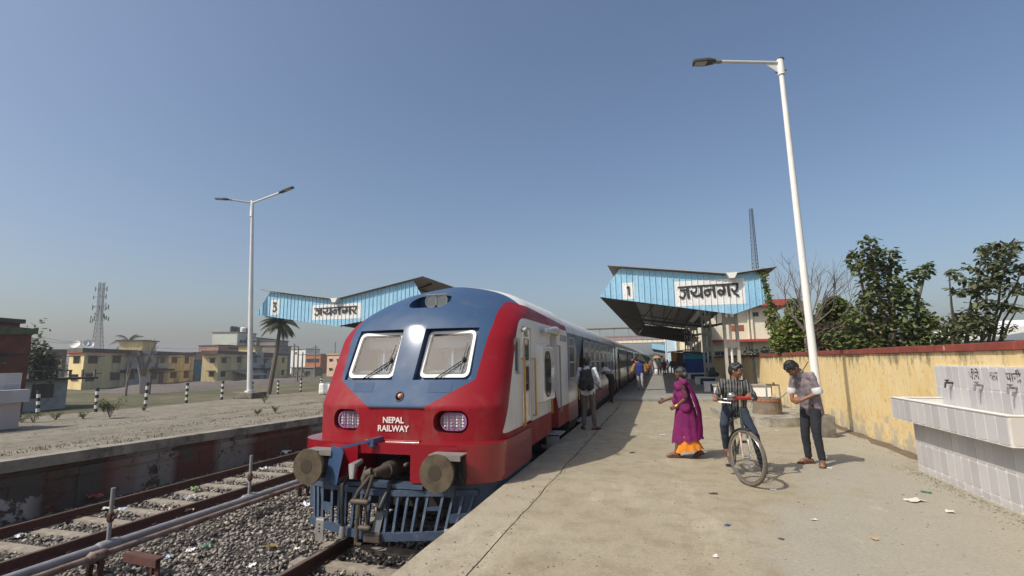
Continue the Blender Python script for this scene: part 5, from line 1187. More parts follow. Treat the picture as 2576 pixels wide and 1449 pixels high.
t1, W1 = yellow('y', 'long yellow two storey block with lit end wall left of the bare trees', A1, B1, C1_, DI(*C3(625,636), math.hypot(A1.x,A1.y)).z, LC,
  [(1100,820,1215,905),(1405,815,1500,900),(1915,840,1970,905),(2000,840,2045,935),(2140,835,2205,900),(2305,820,2350,905),(1070,1040,1170,1125),(1375,1030,1490,1110),(1605,1035,1670,1100),(1895,1030,1950,1100),(1975,1025,2030,1145),(2120,1015,2195,1085),(2290,1005,2345,1085)],
  [(918,825,985,905),(888,1050,960,1120)], [(1560,780,1780,800),(1500,985,1740,1003),(1880,785,2115,802),(1860,975,2110,992)],
  [(1565,800,1760,975),(1895,800,2085,970),(1555,1003,1740,1160),(1880,992,2075,1160)], (1780,620,1945,1780), [(1570,905,1755,960),(1905,900,2080,950)])
A2 = G(*C3(1600,890),-2.1); B2 = G(*C3(1480,892),-2.1); C2_ = G(*C3(2115,850),-2.1)
t2, W2 = yellow('y', 'second yellow two storey block behind the twin arm lamp post and palm', A2, B2, C2_, DI(*C3(1625,655), math.hypot(A2.x,A2.y)).z, F_,
  [(1195,500,1245,555),(1370,495,1415,550),(1650,515,1705,565),(1880,500,1905,555),(1185,655,1235,710),(1565,670,1630,740),(1675,645,1705,730),(1875,640,1900,690)],
  [(1065,505,1115,555),(1050,650,1105,710)], [(1490,470,1590,485),(1650,470,1770,485),(1490,610,1590,628),(1640,612,1760,628)],
  [(1490,490,1580,600),(1640,490,1740,600),(1500,630,1740,745)], (1580,362,1660,1580), [(1490,555,1570,600),(1650,555,1745,600)])
mb = MB(); a = W2.uz(*F_(1300,640)); b = W2.uz(*F_(1545,690))
mb.add([W2.P(a[0],a[1],.1), W2.P(b[0],a[1],.1), W2.P(b[0]+.5,b[1],3.6), W2.P(a[0]+2,b[1],3.6), W2.P(a[0],a[1]+.08,.1), W2.P(b[0],a[1]+.08,.1), W2.P(b[0]+.5,b[1]+.08,3.6), W2.P(a[0]+2,b[1]+.08,3.6)],[(0,3,2,1),(4,5,6,7),(0,1,5,4),(1,2,6,5),(2,3,7,6),(3,0,4,7)])
part('lean_to_roof', mb, M_SHEET, t2)
def house(name, label, crop, x0, yt, x1, D0, D1, m, windows=(), depth=8, roof=None, shade=0, pane=None, parapet=.3, z0=-2.1, group=None, cat='building'):
    A = DI(*crop(x0, yt), D0); B = DI(*crop(x1, yt), D1); t = thing(name, label, cat, (A.x, A.y, z0), group=group)
    W = Wall(A, B); top = A.z; mb = MB(); W.box(mb, 0, W.L, z0-.1, top-parapet, 0, -depth); part('wall', mb, m, t)
    if parapet: mb = MB(); W.box(mb, -.2, W.L+.2, top-parapet, top, .2, -depth-.2); part('roof', mb, roof or M_PARA, t)
    for r in windows: plain_window(t, W, *r, pane or M_DPANE, crop, frame=M_CONCD, shade=shade, shade_m=M_SHADEW)
    return t, W, top
house('brick_house', 'dark red brick house with scalloped green parapet at the left edge', LC, -330, 405, 415, 46, 50, M_BRICKW, [(-60,815,70,905)], shade=.9)
tb, WBk, tpz = house('brick_house', 'upper brick room standing on the flat roof of the red house', LC, -330, 308, 265, 49, 51, M_BRICKW, [], z0=2.2, depth=5) ; 
bpy.data.objects.remove(tb.children[0]) if False else None
t_ = [o for o in C.objects if o.get('label', '').startswith('dark red brick house')][0]
for ch in list(tb.children): ch.parent = t_; ch.location = Vector(tb.location)-Vector(t_.location); ch.name = 'rooftop_room' if 'wall' in ch.name else 'rooftop_slab'
bpy.data.objects.remove(tb)
W_ = Wall(DI(*LC(-330,405),46), DI(*LC(415,405),50))
mb = MB(); pts = []
for i in range(40):
    x = -330+745*i/39; u, z = W_.uz(*LC(x, 540)); _, z2 = W_.uz(*LC(x, 490-34*abs(math.sin((x-130)/290*PI+PI/2)))); pts.append((u, z, z2))
vs = [W_.P(u,z,.3) for u,z,_ in pts]+[W_.P(u,z2,.3) for u,_,z2 in pts]+[W_.P(u,z,.22) for u,z,_ in pts]+[W_.P(u,z2,.22) for u,_,z2 in pts]
n_ = 40; mb.add(vs, [f for i in range(n_-1) for f in ((i,i+1,i+1+n_,i+n_),(i+2*n_,i+3*n_,i+1+3*n_,i+1+2*n_),(i+n_,i+1+n_,i+1+3*n_,i+3*n_))])
part('scalloped_parapet', mb, mat('moss_green_trim',(0.10,0.12,0.055),0.9,var=.4,scale=1.5), t_)
# grey shuttered house and its neighbours
A = G(*C3(480,1080),-2.1); Bq = G(*C3(160,1110),-2.1); W = Wall(Bq, A); top = W.uz(*C3(480,870))[1]
t = thing('grey_house', 'low grey white house with wide shuttered window beside the brick house', 'house', tuple(Bq))
mb = MB(); W.box(mb, -4, W.L, -2.2, top, 0, -6); part('wall', mb, mat('grey_white_wall',(0.42,0.42,0.40),0.9,var=.15,scale=1,rgb2=(0.18,0.19,0.17),mix=.4,mscale=.7), t)
mb = MB(); W.box(mb, -4, W.L+2.4, top, top+.18, .6, -6.2); part('roof_slab', mb, M_SHADEW, t)
plain_window(t, W, 240, 905, 388, 1000, M_DPANE, C3, frame=M_SHADEW)
mb = MB()
for k in range(9): W.box(mb, -3.5+k*1.2, -3.35+k*1.2, top+.18, top+.9, .1, -.05)
W.box(mb, -4, W.L+.2, top+.78, top+.9, .12, -.07); part('roof_balustrade', mb, M_CONCD, t)
house('grey_house', 'pale grey house with dark blind window behind the low shuttered house', LC, 380, 810, 780, 118, 122, mat('pale_blue_grey_wall',(0.40,0.42,0.42),0.9,var=.1), [(570,905,720,968)], group='grey houses')
house('grey_house', 'dark flat roofed house top showing above the pale grey house', LC, 480, 725, 840, 150, 150, M_PARA, [], group='grey houses')
t, W, top = house('tall_apartment', 'white four storey apartment house with black water tanks on its roof', F_, 1378, 198, 1590, 182, 192, mat('pale_green_white',(0.52,0.55,0.47),0.9,var=.08,scale=.5), [(1400,290,1435,330),(1445,290,1475,330)], roof=M_CONCD)
for k, (px, m_, r_) in enumerate(((1400,M_BLACK,.6),(1432,M_BLACK,.8),(1460,M_GREY,.8),(1522,M_WHITE,1.0),(1566,M_BLACK,.9))):
    u = W.uz(*F_(px, 190))[0]; p = W.P(u, top, -2.5); mb = MB(); mb.tube([p, p+Vector((0,0,1.6)), p+Vector((0,0,1.9))], [r_,r_,r_*.5], 10)
    solo('water_tank', mb, m_, '%s rooftop water tank on the white four storey house'%['leftmost small black','second, larger black','grey','white','rightmost black'][k], 'water tank', 'rooftop water tanks', smooth=True)
house('grey_apartment', 'grey apartment block with rooftop railing right of the tank topped house', F_, 1592, 262, 1812, 185, 198, M_GWALL, [(1500,290,1585,320),(1632,292,1690,325),(1610,330,1640,350)])
house('brown_grey_apartment', 'weathered brown grey block with small roof terrace behind the palm trunk', F_, 1800, 352, 1985, 176, 186, mat('brown_grey_wall',(0.20,0.18,0.155),0.9,var=.2,scale=.6), [(1815,390,1850,415),(1885,390,1905,420),(1925,390,1950,430)])
house('brown_grey_apartment', 'top floor room above the weathered brown grey block', F_, 1825, 293, 1952, 182, 188, mat('brown_grey_wall2',(0.22,0.20,0.17),0.9,var=.2,scale=.6), [], z0=3.0, group='rooftop rooms')
house('pink_brick_house', 'unfinished pinkish brick house rising behind the second yellow block', F_, 1160, 345, 1460, 172, 178, mat('pink_brick',(0.27,0.15,0.12),0.9,var=.25,scale=1), [(1275,370,1390,405)])
house('blue_shop', 'blue fronted shop in the gap between the two yellow blocks', F_, 858, 515, 985, 150, 152, mat('shop_blue',(0.03,0.14,0.30),0.8,var=.3,scale=.8), [(860,690,890,735)])
house('pale_brick_house', 'pale pink brick house top with white tank in the gap between blocks', F_, 872, 430, 1000, 170, 172, mat('pale_brick',(0.33,0.22,0.19),0.9,var=.2,scale=.8), [])
A = DI(*F_(1985,395),205); 
def house2(label, crop, x0, yt, x1, Y, m, windows=(), shade=0, roof=None, name='house', pane=None, depth=9):
    A = AT(*crop(x0, yt), Y); B = AT(*crop(x1, yt), Y); t = thing(name, label, 'building', (A.x, Y, -2.1)); W = Wall(A, B)
    mb = MB(); W.box(mb, 0, W.L, -2.2, A.z-.3, 0, -depth); part('wall', mb, m, t)
    mb = MB(); W.box(mb, -.25, W.L+.25, A.z-.3, A.z, .3, -depth-.2); part('roof', mb, roof or M_CONC, t)
    for r in windows: plain_window(t, W, *r, pane or M_DPANE, crop, frame=M_CONCD, shade=shade, shade_m=M_CONC)
    return t, W
house2('white walled house behind the utility poles left of the orange house', F_, 1985, 392, 2150, 175, M_WHITE, [(2030,430,2050,460)], name='white_house')
house2('orange house with dark upper verandah between white and pink houses', F_, 2152, 452, 2320, 165, mat('orange_wall',(0.40,0.13,0.045),0.85,var=.12,scale=.8), [(2155,505,2305,550)], name='orange_house')
t, W = house2('pink cream house with small shaded windows beside the platform column', F_, 2395, 450, 2560, 130, mat('pink_wall',(0.62,0.43,0.32),0.85,var=.08,scale=.6), [(2420,510,2448,540),(2418,615,2442,645),(2505,510,2535,550),(2505,620,2525,660)], .5, mat('peach_trim',(0.6,0.36,0.2),0.8), name='pink_house')
house2('low shack roofs along the road below the orange house', F_, 1990, 600, 2250, 135, mat('shack',(0.17,0.155,0.14),0.9,var=.4,scale=.7), [(2150,640,2200,690),(2030,650,2070,690)], name='shack', depth=4)
# gravel heap, notice board, dishes, flag
mb = MB(); pa = G(*C3(1075,972),-2.1); pb = G(*C3(2490,870),-2.1); nx, ny = 70, 12; ax = (pb-pa); n_ = Vector((-ax.y, ax.x, 0)).normalized()
if n_.dot(pa) < 0: n_ = -n_
vs = []
for i in range(nx+1):
    for j in range(ny+1):
        u = i/nx; v = j/ny; p = pa+ax*u+n_*(-1.5+14*v); env = math.sin(PI*v)**.7*min(1, u*9)*min(1, (1-u)*5)
        vs.append((p.x, p.y, -2.15+env*(.85+.45*noise.noise(Vector((u*11, v*2, 1)))+.15*noise.noise(Vector((u*60, v*9, 3))))))
mb.add(vs, [(i*(ny+1)+j, (i+1)*(ny+1)+j, (i+1)*(ny+1)+j+1, i*(ny+1)+j+1) for i in range(nx) for j in range(ny)])
o = part('gravel_mound', mb, M_MOUND, None, smooth=True, kind='stuff'); o['label'] = 'long low heap of brown gravel beyond the striped posts'
p = G(*C3(1070,980),-2.1); q = G(*C3(1030,980),-2.1); dz = DI(*C3(1070,845), math.hypot(p.x,p.y)).z
t = thing('notice_board', 'dark notice board standing at the foot of the forked bare tree', 'board', tuple(p))
W = Wall(q, p); mb = MB(); W.box(mb, 0, W.L*1.7, -2.0, dz, 0, -.1); part('board', mb, mat('dark_board',(0.05,0.052,0.06),0.8,var=.2), t)
mb = MB(); W.box(mb, W.L*1.7, W.L*1.7+.12, -2.1, dz+.1, .05, -.1); part('post', mb, M_DARK, t)
for k, (cx, cy, r_) in enumerate(((945,672,.75),(1055,660,.6),(1100,668,.8))):
    p = DI(*LC(cx, cy), 118); mb = MB(); R_ = Euler((math.radians(60), 0, math.radians(30+20*k))).to_matrix(); vs = []; fs = []
    for i in range(5):
        for j in range(14): a = 2*PI*j/14; rr_ = r_*i/4; vs.append(p+R_@Vector((rr_*math.cos(a), rr_*math.sin(a), rr_*rr_*.45)))
    for i in range(4):
        for j in range(14): fs.append((i*14+j, i*14+(j+1)%14, (i+1)*14+(j+1)%14, (i+1)*14+j))
    mb.add(vs, fs); mb.tube([p, p+Vector((0,0,-1.1))], .06, 6); solo('satellite_dish', mb, M_WHITE, '%s white satellite dish on the roof of the long yellow block'%['leftmost','middle','rightmost'][k], 'satellite dish', 'rooftop satellite dishes', smooth=True)
# ------------------------------------------------------------------ lattice masts
def lattice(name, label, base, top, wb, wt, sides, nseg, r, m, straight=0):
    t = thing(name, label, 'mast', tuple(base)); base = Vector(base); top = Vector(top); rot = .5
    def corner(u, k):
        w_ = wb+(wt-wb)*min(1, u/(1-straight)); a = rot+2*PI*k/sides; p = base+(top-base)*u; return p+Vector((math.cos(a)*w_, math.sin(a)*w_, 0))
    for k in range(sides):
        mb = MB(); mb.tube([corner(i/nseg, k) for i in range(nseg+1)], r, 5); part('mast_leg', mb, m, t)
    mb = MB()
    for i in range(nseg):
        for k in range(sides):
            k2 = (k+1) % sides; mb.tube([corner(i/nseg,k), corner((i+1)/nseg,k2)], r*.5, 3, False); mb.tube([corner(i/nseg,k2), corner((i+1)/nseg,k)], r*.5, 3, False); mb.tube([corner(i/nseg,k), corner(i/nseg,k2)], r*.5, 3, False)
    part('lattice_bracing', mb, m, t, kind='stuff'); return t, corner
M_MAST = mat('galvanised_mast', (0.33,0.34,0.35), 0.6, 0.2, var=.1)
p0 = DI(*C3(698,905), 147); p1 = DI(*C3(752,152), 147); p0.z = -2.1
tw, cor = lattice('cell_tower', 'tall grey lattice phone mast with antenna clusters behind the yellow block', p0, p1, 1.9, .62, 4, 24, .075, M_MAST, straight=.35)
r9 = random.Random(5)
for u in (.62,.66,.72,.76,.86,.93):
    for k in range(4):
        for s in range(2 if u in (.66,.76) else 1):
            c0 = cor(u, k); d = (c0-(p0+(p1-p0)*u)).normalized(); q = c0+d*r9.uniform(.3,.8)+Vector((r9.uniform(-.6,.6), r9.uniform(-.6,.6), r9.uniform(-.4,.4))); mb = MB(); mb.box(q, (.18,.14,r9.uniform(.6,1.1))); mb.tube([c0, q], .05, 4); part('antenna', mb, M_GREY, tw)
for k in range(3):
    c0 = cor(.12+.05*k, k+1); mb = MB(); mb.tube([c0, c0+Vector((.3,-.4,0))], [.5,.55], 12); part('dish_antenna', mb, M_WHITE, tw)
lattice('radio_mast', 'slim three legged radio mast rising behind the canopy with number 1', AT(*E_(195,600),60), AT(1889,524,60), .42, .20, 3, 20, .028, M_DARK)
# utility poles and wires
ups = []
for k, (xb, yb_, xt, yt, D, lab) in enumerate(((2010,700,2022,335,120,'left utility pole of the pair before the white house'),(2055,700,2068,368,112,'right utility pole with crossarm before the white house'),(2100,740,2118,430,118,'leaning utility pole between white and orange houses'),(2255,690,2262,350,150,'utility pole with small flag before the orange house'),(2482,450,2486,315,180,'thin aerial pole over the pink house roof'))):
    tpp = DI(*F_(xt, yt), D); bb_ = DI(*F_(xb, yb_), D); bb_.z = -2.1; mb = MB(); mb.tube([bb_, tpp], [.2,.13], 6); t = thing('utility_pole', lab, 'utility pole', tuple(bb_), group='utility poles across the field'); part('pole', mb, M_CONCD, t)
    if k < 4: mb = MB(); mb.box(tpp+Vector((0,0,-.6)), (1.6,.12,.12), (0,0,.6)); part('crossarm', mb, M_DARK, t)
    ups.append(tpp)
def wire(label, P, Q, sag, r=.03):
    mb = MB(); mb.tube([P+(Q-P)*(i/16)+Vector((0,0,-sag*math.sin(PI*i/16))) for i in range(17)], r, 4); solo('overhead_wire', mb, M_DARK, label, 'wire', 'overhead wires')
wire('lower overhead wire running left from the roof of the long yellow block', DI(*LC(480,610),110), DI(*LC(1000,640),110), .3); wire('upper overhead wire running left of the phone mast', DI(*LC(480,560),125), DI(*LC(1100,625),125), .5)
wire('overhead wire sagging between the two yellow blocks', DI(*F_(440,380),130), DI(*F_(1400,320),130), .8)
# ------------------------------------------------------------------ vegetation
def leafmat(name, a, b, dry=None, rough=.55):
    n = NB(name, rough); t = n.attr('tint'); c = n.mix(n.rng(t, 0, 1), a, b)
    if dry: c = n.mix(n.rng(t, .90, .96), c, dry)
    n.b.inputs['Specular IOR Level'].default_value = .35
    N, L = n.N, n.L; tr = N.new('ShaderNodeBsdfTranslucent'); L.new(n.scale(c, 1.3), tr.inputs[0]); mx = N.new('ShaderNodeMixShader'); mx.inputs[0].default_value = .3
    L.new(n.b.outputs[0], mx.inputs[1]); L.new(tr.outputs[0], mx.inputs[2]); o = [x for x in N if x.type == 'OUTPUT_MATERIAL'][0]; L.new(mx.outputs[0], o.inputs[0]); return n.done(c)
M_LEAF = leafmat('broad_leaf', (0.055,0.082,0.026), (0.185,0.21,0.075), (0.30,0.27,0.10)); M_LEAFD = leafmat('dusty_leaf', (0.06,0.075,0.034), (0.17,0.185,0.095), (0.22,0.18,0.09))
M_IVY = leafmat('creeper_leaf', (0.07,0.105,0.025), (0.24,0.28,0.07), (0.36,0.20,0.06)); M_DRYL = leafmat('dry_brush', (0.07,0.055,0.035), (0.13,0.10,0.06), (0.08,0.10,0.03)); M_PALM = leafmat('palm_leaf', (0.06,0.065,0.025), (0.14,0.13,0.06), (0.22,0.17,0.08))
M_BARK = mat('bark', (0.13,0.105,0.08), .9, var=.3, scale=6); M_TWIG = mat('bare_twigs', (0.15,0.125,0.11), .9, var=.2, scale=4)
def leaves(name, blobs, m, root, size, seed, droop=.5, aspect=.5):
    """blobs: (centre, radius vector, count); every leaf is two bent halves"""
    rs = np.random.RandomState(seed); cs = []
    for c, r, k in blobs:
        d = rs.normal(size=(k,3)); d /= np.linalg.norm(d, axis=1)[:,None]; rad = rs.uniform(.25, 1.0, k)**.45
        cs.append(np.array(c)[None]+d*rad[:,None]*np.array(r)[None])
    P = np.concatenate(cs); n = len(P); s = size*rs.uniform(.65, 1.3, n)
    az = rs.uniform(0, 2*PI, n); el = rs.uniform(-.9, .25, n)-droop*.3
    d = np.stack([np.cos(az)*np.cos(el), np.sin(az)*np.cos(el), np.sin(el)], 1)
    sd = np.stack([-np.sin(az), np.cos(az), rs.uniform(-.5,.5,n)], 1); sd /= np.linalg.norm(sd, axis=1)[:,None]; up = np.cross(d, sd)
    s = s[:,None]; w = aspect*.5
    V = np.stack([P, P+d*s*.35+sd*s*w-up*s*.06, P+d*s*.75+sd*s*w*.75-up*s*.05, P+d*s, P+d*s*.75-sd*s*w*.75-up*s*.05, P+d*s*.35-sd*s*w-up*s*.06, P+d*s*.5+up*s*.03], 1)
    F = np.array([[0,1,6],[1,2,6],[2,3,6],[3,4,6],[4,5,6],[5,0,6]]); F = (F[None]+np.arange(n)[:,None,None]*7).reshape(-1,3)
    me = bpy.data.meshes.new(name); me.vertices.add(n*7); me.vertices.foreach_set('co', V.reshape(-1).astype(np.float32)); me.loops.add(len(F)*3)
    me.loops.foreach_set('vertex_index', F.ravel().astype(np.int32)); me.polygons.add(len(F)); me.polygons.foreach_set('loop_start', np.arange(0, len(F)*3, 3, dtype=np.int32)); me.update(calc_edges=True)
    tt = np.clip(rs.normal(.45,.25,n), 0, 1); at = me.attributes.new('tint','FLOAT','FACE'); at.data.foreach_set('value', np.repeat(tt, 6).astype(np.float32)); me.materials.append(m)
    org = ORG.get(root.name, (0,0,0)) if root is not None else (0,0,0)
    o = bpy.data.objects.new(name, me); C.objects.link(o); o.parent = root; o.location = (-org[0], -org[1], -org[2]); return o
def px(crop, x, y, Y, r, k, depth=.8, X=None):
    p = AT(*(crop(x, y) if crop else (x, y)), Y); s = r/FPX*(p-Vector((0,0,EYE))).length; return (tuple(p), (s, s*depth, s), k)
def limbs(root, base, targets, r0, m=M_BARK, name='trunk', wob=.06, seed=1):
    r = random.Random(seed); mb = MB()
    for tgt, rr_ in targets:
        P, Q = Vector(base), Vector(tgt); pts = []; n = 8
        for i in range(n+1):
            u = i/n; pts.append(P+(Q-P)*u+Vector((0,0,.25*math.sin(PI*u)*(Q-P).length*.2))+Vector((r.uniform(-1,1),r.uniform(-1,1),r.uniform(-1,1)))*wob*(Q-P).length*.3*math.sin(PI*u))
        mb.tube(pts, [r0+(rr_-r0)*(i/n) for i in range(n+1)], 7)
    return part(name, mb, m, root, True)
# broad leaved tree behind the wall
Yt = 15.0; base = AT(2235, 905, Yt); base.z = -.15
t = thing('broad_leaved_tree', 'broad leaved tree with ragged pointed crown behind the wall', 'tree', tuple(base), group='leafy trees behind the wall')
bl = [(2183,612,20,45),(2196,640,26,90),(2150,655,18,50),(2170,672,20,55),(2148,640,13,30),(2237,640,17,45),(2240,668,20,70),(2205,675,30,120),(2190,705,22,70),(2225,710,36,150),(2262,722,24,80),(2300,695,18,55),(2325,680,15,45),(2338,668,9,16),(2245,752,46,230),(2190,748,20,50),(2172,742,14,30),(2215,790,46,240),(2275,785,42,220),(2310,800,34,160),(2330,820,30,130),(2168,790,26,90),(2185,830,42,230),(2250,845,50,300),(2310,855,45,240),(2360,845,34,150),(2155,850,32,140),(2390,860,26,90),(2130,860,30,120),(2100,850,26,100),(2160,880,30,120),(2210,880,34,160),(2270,880,34,160),(2330,870,32,140),(2420,870,26,90),(2135,800,20,60)]
leaves('crown', [px(None,x,y,Yt+((i*7)%5-2)*.15,r,int(k*1.15)) for i,(x,y,r,k) in enumerate(bl)], M_LEAF, t, .15, 21, aspect=.6)
limbs(t, base, [(AT(x,y,Yt),.015) for x,y in ((2185,600),(2150,650),(2238,632),(2330,672),(2175,745),(2250,760),(2300,800),(2170,830))], .10)
Yt = 12.5; base = AT(2400, 905, Yt+1); base.z = -.15
t = thing('broad_leaved_tree', 'leaning tree with long leafy sprays at the right edge', 'tree', tuple(base), group='leafy trees behind the wall')
bl = [(1560,410,12,16),(1590,425,13,18),(1620,445,13,18),(1660,470,14,22),(1700,490,16,26),(1750,500,18,34),(1660,372,10,12),(1710,385,12,18),(1760,400,13,20),(1810,425,14,24),(1805,230,16,26),(1835,250,18,34),(1830,300,18,30),(1890,200,16,30),(1900,240,16,34),(1960,185,16,30),(2000,215,22,50),(2040,240,22,50),(2080,200,18,34),(2100,165,12,20),(2080,260,20,44),(1980,290,24,56),(2040,310,24,56),(1880,330,20,40),(1900,370,22,50),(1960,370,26,64),(1960,430,26,64),(1890,460,24,56),(1830,500,24,54),(1990,500,28,70),(1900,530,28,70),(2060,420,18,36),(2110,400,16,32),(2150,370,14,26),(2180,350,12,20),(2060,560,22,46),(2120,545,20,40),(2180,540,22,46),(1570,565,13,20),(1600,585,14,24),(1650,590,15,26),(1700,580,18,36),(1760,570,20,44),(1790,590,18,40),(1750,680,14,26),(1800,690,18,36),(1860,680,20,44),(1920,680,20,44),(1980,690,20,44),(2040,710,18,36),(2100,720,17,32),(2140,715,10,14),(1700,740,18,36),(1740,780,24,60),(1800,790,24,60),(1860,810,22,50),(1900,790,20,40),(1640,800,28,90),(1700,850,34,130),(1640,880,36,140),(1760,880,34,120),(1820,890,30,90),(1580,850,36,140),(1900,890,24,50),(1980,890,20,36),(2060,880,16,24)]
leaves('crown', [px(R8,x,y,Yt+((i*7)%5-2)*.18,r*.52,int(k*.62)) for i,(x,y,r,k) in enumerate(bl)], M_LEAFD, t, .135, 22, aspect=.5)
limbs(t, base, [(AT(*R8(x,y),Yt),.012) for x,y in ((1740,620),(1550,405),(1960,290),(2100,165),(2170,350),(2150,540),(1560,565),(2130,715),(1830,240))], .045, seed=3)
# hedge, creepers and brush
t = thing('creeper', 'green creeper hanging from the right end of the canopy with number 1', 'creeper', (4.4,21.6,0))
bl = [(2055,225,10,60),(2010,240,9,40),(2080,270,9,60),(2065,330,9,60),(2085,390,10,60),(2100,450,11,70),(2120,520,12,80),(2135,590,14,90),(2100,560,8,30),(2150,650,18,130),(2100,700,14,70),(2160,740,22,160),(2200,820,24,180),(2140,820,20,130),(2180,900,26,200),(2230,960,26,190),(2200,1030,28,220),(2270,1060,26,180),(2300,1110,26,160),(2240,1120,22,150)]
leaves('foliage', [px(C6,x,y,21.4 if i < 10 else 20.2,r*.62,k,.5) for i,(x,y,r,k) in enumerate(bl)], M_IVY, t, .10, 23, aspect=.7)
t = thing('creeper_covered_shrub', 'rounded creeper covered shrub just left of the tall lamp post', 'shrub', (6.5,19,-.15))
bl = [(620,850,26,160),(600,890,26,160),(650,900,28,170),(560,900,18,60),(620,960,32,200),(560,1010,22,110),(660,1000,30,180),(520,1100,38,240),(600,1100,42,280),(680,1100,40,260),(500,1200,36,240),(580,1200,44,300),(660,1210,44,300),(730,1180,30,150),(440,1190,26,120),(560,1290,36,200),(680,1290,36,200),(460,1270,26,120)]
leaves('foliage', [px(E_,x,y,18.5+(i%4)*.3,r*.72,int(k*1.7)) for i,(x,y,r,k) in enumerate(bl)], M_IVY, t, .14, 24, aspect=.7)
t = thing('creeper_covered_shrub', 'domed creeper covered shrub just right of the tall lamp post', 'shrub', (8.5,18,-.15))
bl = [(1020,840,26,150),(1060,830,20,100),(1000,900,34,200),(1080,890,32,180),(940,900,18,60),(960,970,34,200),(1060,970,40,260),(1130,950,26,130),(900,1040,32,180),(1000,1060,42,260),(1110,1050,38,240),(1200,1020,30,160),(880,1140,34,200),(1250,1100,36,200)]
leaves('foliage', [px(E_,x,y,17.5+(i%4)*.3,r*.78,int(k*2.1)) for i,(x,y,r,k) in enumerate(bl)], M_IVY, t, .15, 25, aspect=.7)
t = thing('dry_brush', 'tangle of brown dry brush behind the wall between shrub and tree', 'brush', (8,17,-.15))
bl = [(900,1180,36,260),(980,1160,40,300),(1060,1150,40,300),(1140,1150,38,260),(1220,1170,38,260),(880,1260,36,240),(960,1260,38,260),(1050,1260,40,280),(1150,1260,40,280),(1250,1260,38,260),(1340,1200,36,200),(1400,1160,40,200),(860,1320,30,160),(1000,1320,34,200),(1150,1310,34,200),(1300,1290,34,200)]
leaves('foliage', [px(E_,x,y,16.5+(i%4)*.3,r*.75,int(k*1.5)) for i,(x,y,r,k) in enumerate(bl)], M_DRYL, t, .11, 26, aspect=.4)
t = thing('wall_top_plants', 'small leafy plants above the shaded far stretch of wall', 'plant', (5,24,1.7))
bl = [(100,1340,14,50),(160,1370,20,100),(230,1350,16,60),(300,1370,22,120),(360,1350,20,100),(60,1380,12,40),(420,1370,18,80),(130,1300,8,16),(280,1310,8,16)]
leaves('foliage', [px(E_,x,y,23+(i%3)*.3,r*.66,k) for i,(x,y,r,k) in enumerate(bl)], M_LEAFD, t, .09, 27)
# bare tree over the wall
def branchy(root, start, dirv, length, r, depth, rnd_, mb, spread=.5, up=.12):
    p = Vector(start); d = Vector(dirv).normalized(); n = 5; pts = [p.copy()]
    for i in range(n):
        d = (d+Vector((rnd_.uniform(-1,1)*.12, rnd_.uniform(-1,1)*.12, rnd_.uniform(-.5,1)*up))).normalized(); p = p+d*length/n; pts.append(p.copy())
    mb.tube(pts, [r*(1-.45*i/n) for i in range(n+1)], 5)
    if depth <= 0: return
    for k in range(rnd_.choice((2,3,3))):
        q = pts[rnd_.choice((2,3,4,5))]; dd = (d+Vector((rnd_.uniform(-1,1), rnd_.uniform(-1,1), rnd_.uniform(-.25,.6)))*spread*1.4).normalized()
        branchy(root, q, dd, length*rnd_.uniform(.6,.85), r*.55, depth-1, rnd_, mb, spread, up)
base = AT(2035, 900, 17); t = thing('bare_tree', 'bare grey branched tree rising over the wall behind the tall lamp post', 'tree', (base.x, base.y, -.15))
mb = MB(); rb = random.Random(12); mb.tube([(base.x,base.y,-.15), AT(2030,850,17)], [.10,.08], 8); c0 = AT(2030,850,17)
for tx, ty, l_ in ((1955,745,1),(1990,710,1),(2025,690,1),(2080,705,1),(2110,730,1),(2150,770,1),(1965,800,1),(2190,800,1),(2050,700,1),(2230,790,1)):
    tg = AT(tx, ty, 17+rb.uniform(-.5,.5)); branchy(t, c0+Vector((rb.uniform(-.1,.1),0,rb.uniform(0,.2))), tg-c0, (tg-c0).length*.66, .028, 3, rb, mb, .5, .10)
part('branches', mb, M_TWIG, t)
# bare trees in the field
for k, (bx_, by_, tops, lab, r_) in enumerate(((925,990,[(955,760),(970,700),(985,690)],'slender leafless tree standing in front of the long yellow block',.16),(1040,975,[(1020,700),(1130,630),(1060,720),(1100,740),(1010,690)],'forked leafless tree beside the dark notice board',.42))):
    p = G(*C3(bx_,by_),-2.1); D = math.hypot(p.x,p.y); t = thing('bare_tree', lab, 'tree', tuple(p), group='bare trees in the field'); mb = MB(); rb = random.Random(3+k)
    mid = DI(*C3(bx_+12, by_-90), D); mb.tube([p, mid], [r_, r_*.75], 8)
    for tx, ty in tops:
        tg = DI(*C3(tx,ty), D); mb.tube([mid, mid+(tg-mid)*.5+Vector((rb.uniform(-.4,.4),0,0)), tg], [r_*.7, r_*.42, r_*.16], 6)
        for s in range(5): branchy(t, mid+(tg-mid)*rb.uniform(.5,1), (tg-mid).normalized()+Vector((rb.uniform(-1,1),rb.uniform(-1,1),.2))*.7, rb.uniform(.6,1.3), r_*.14, 1, rb, mb)
    part('trunk', mb, mat('pale_bark',(0.17,0.145,0.12),.9,var=.3,scale=1), t)
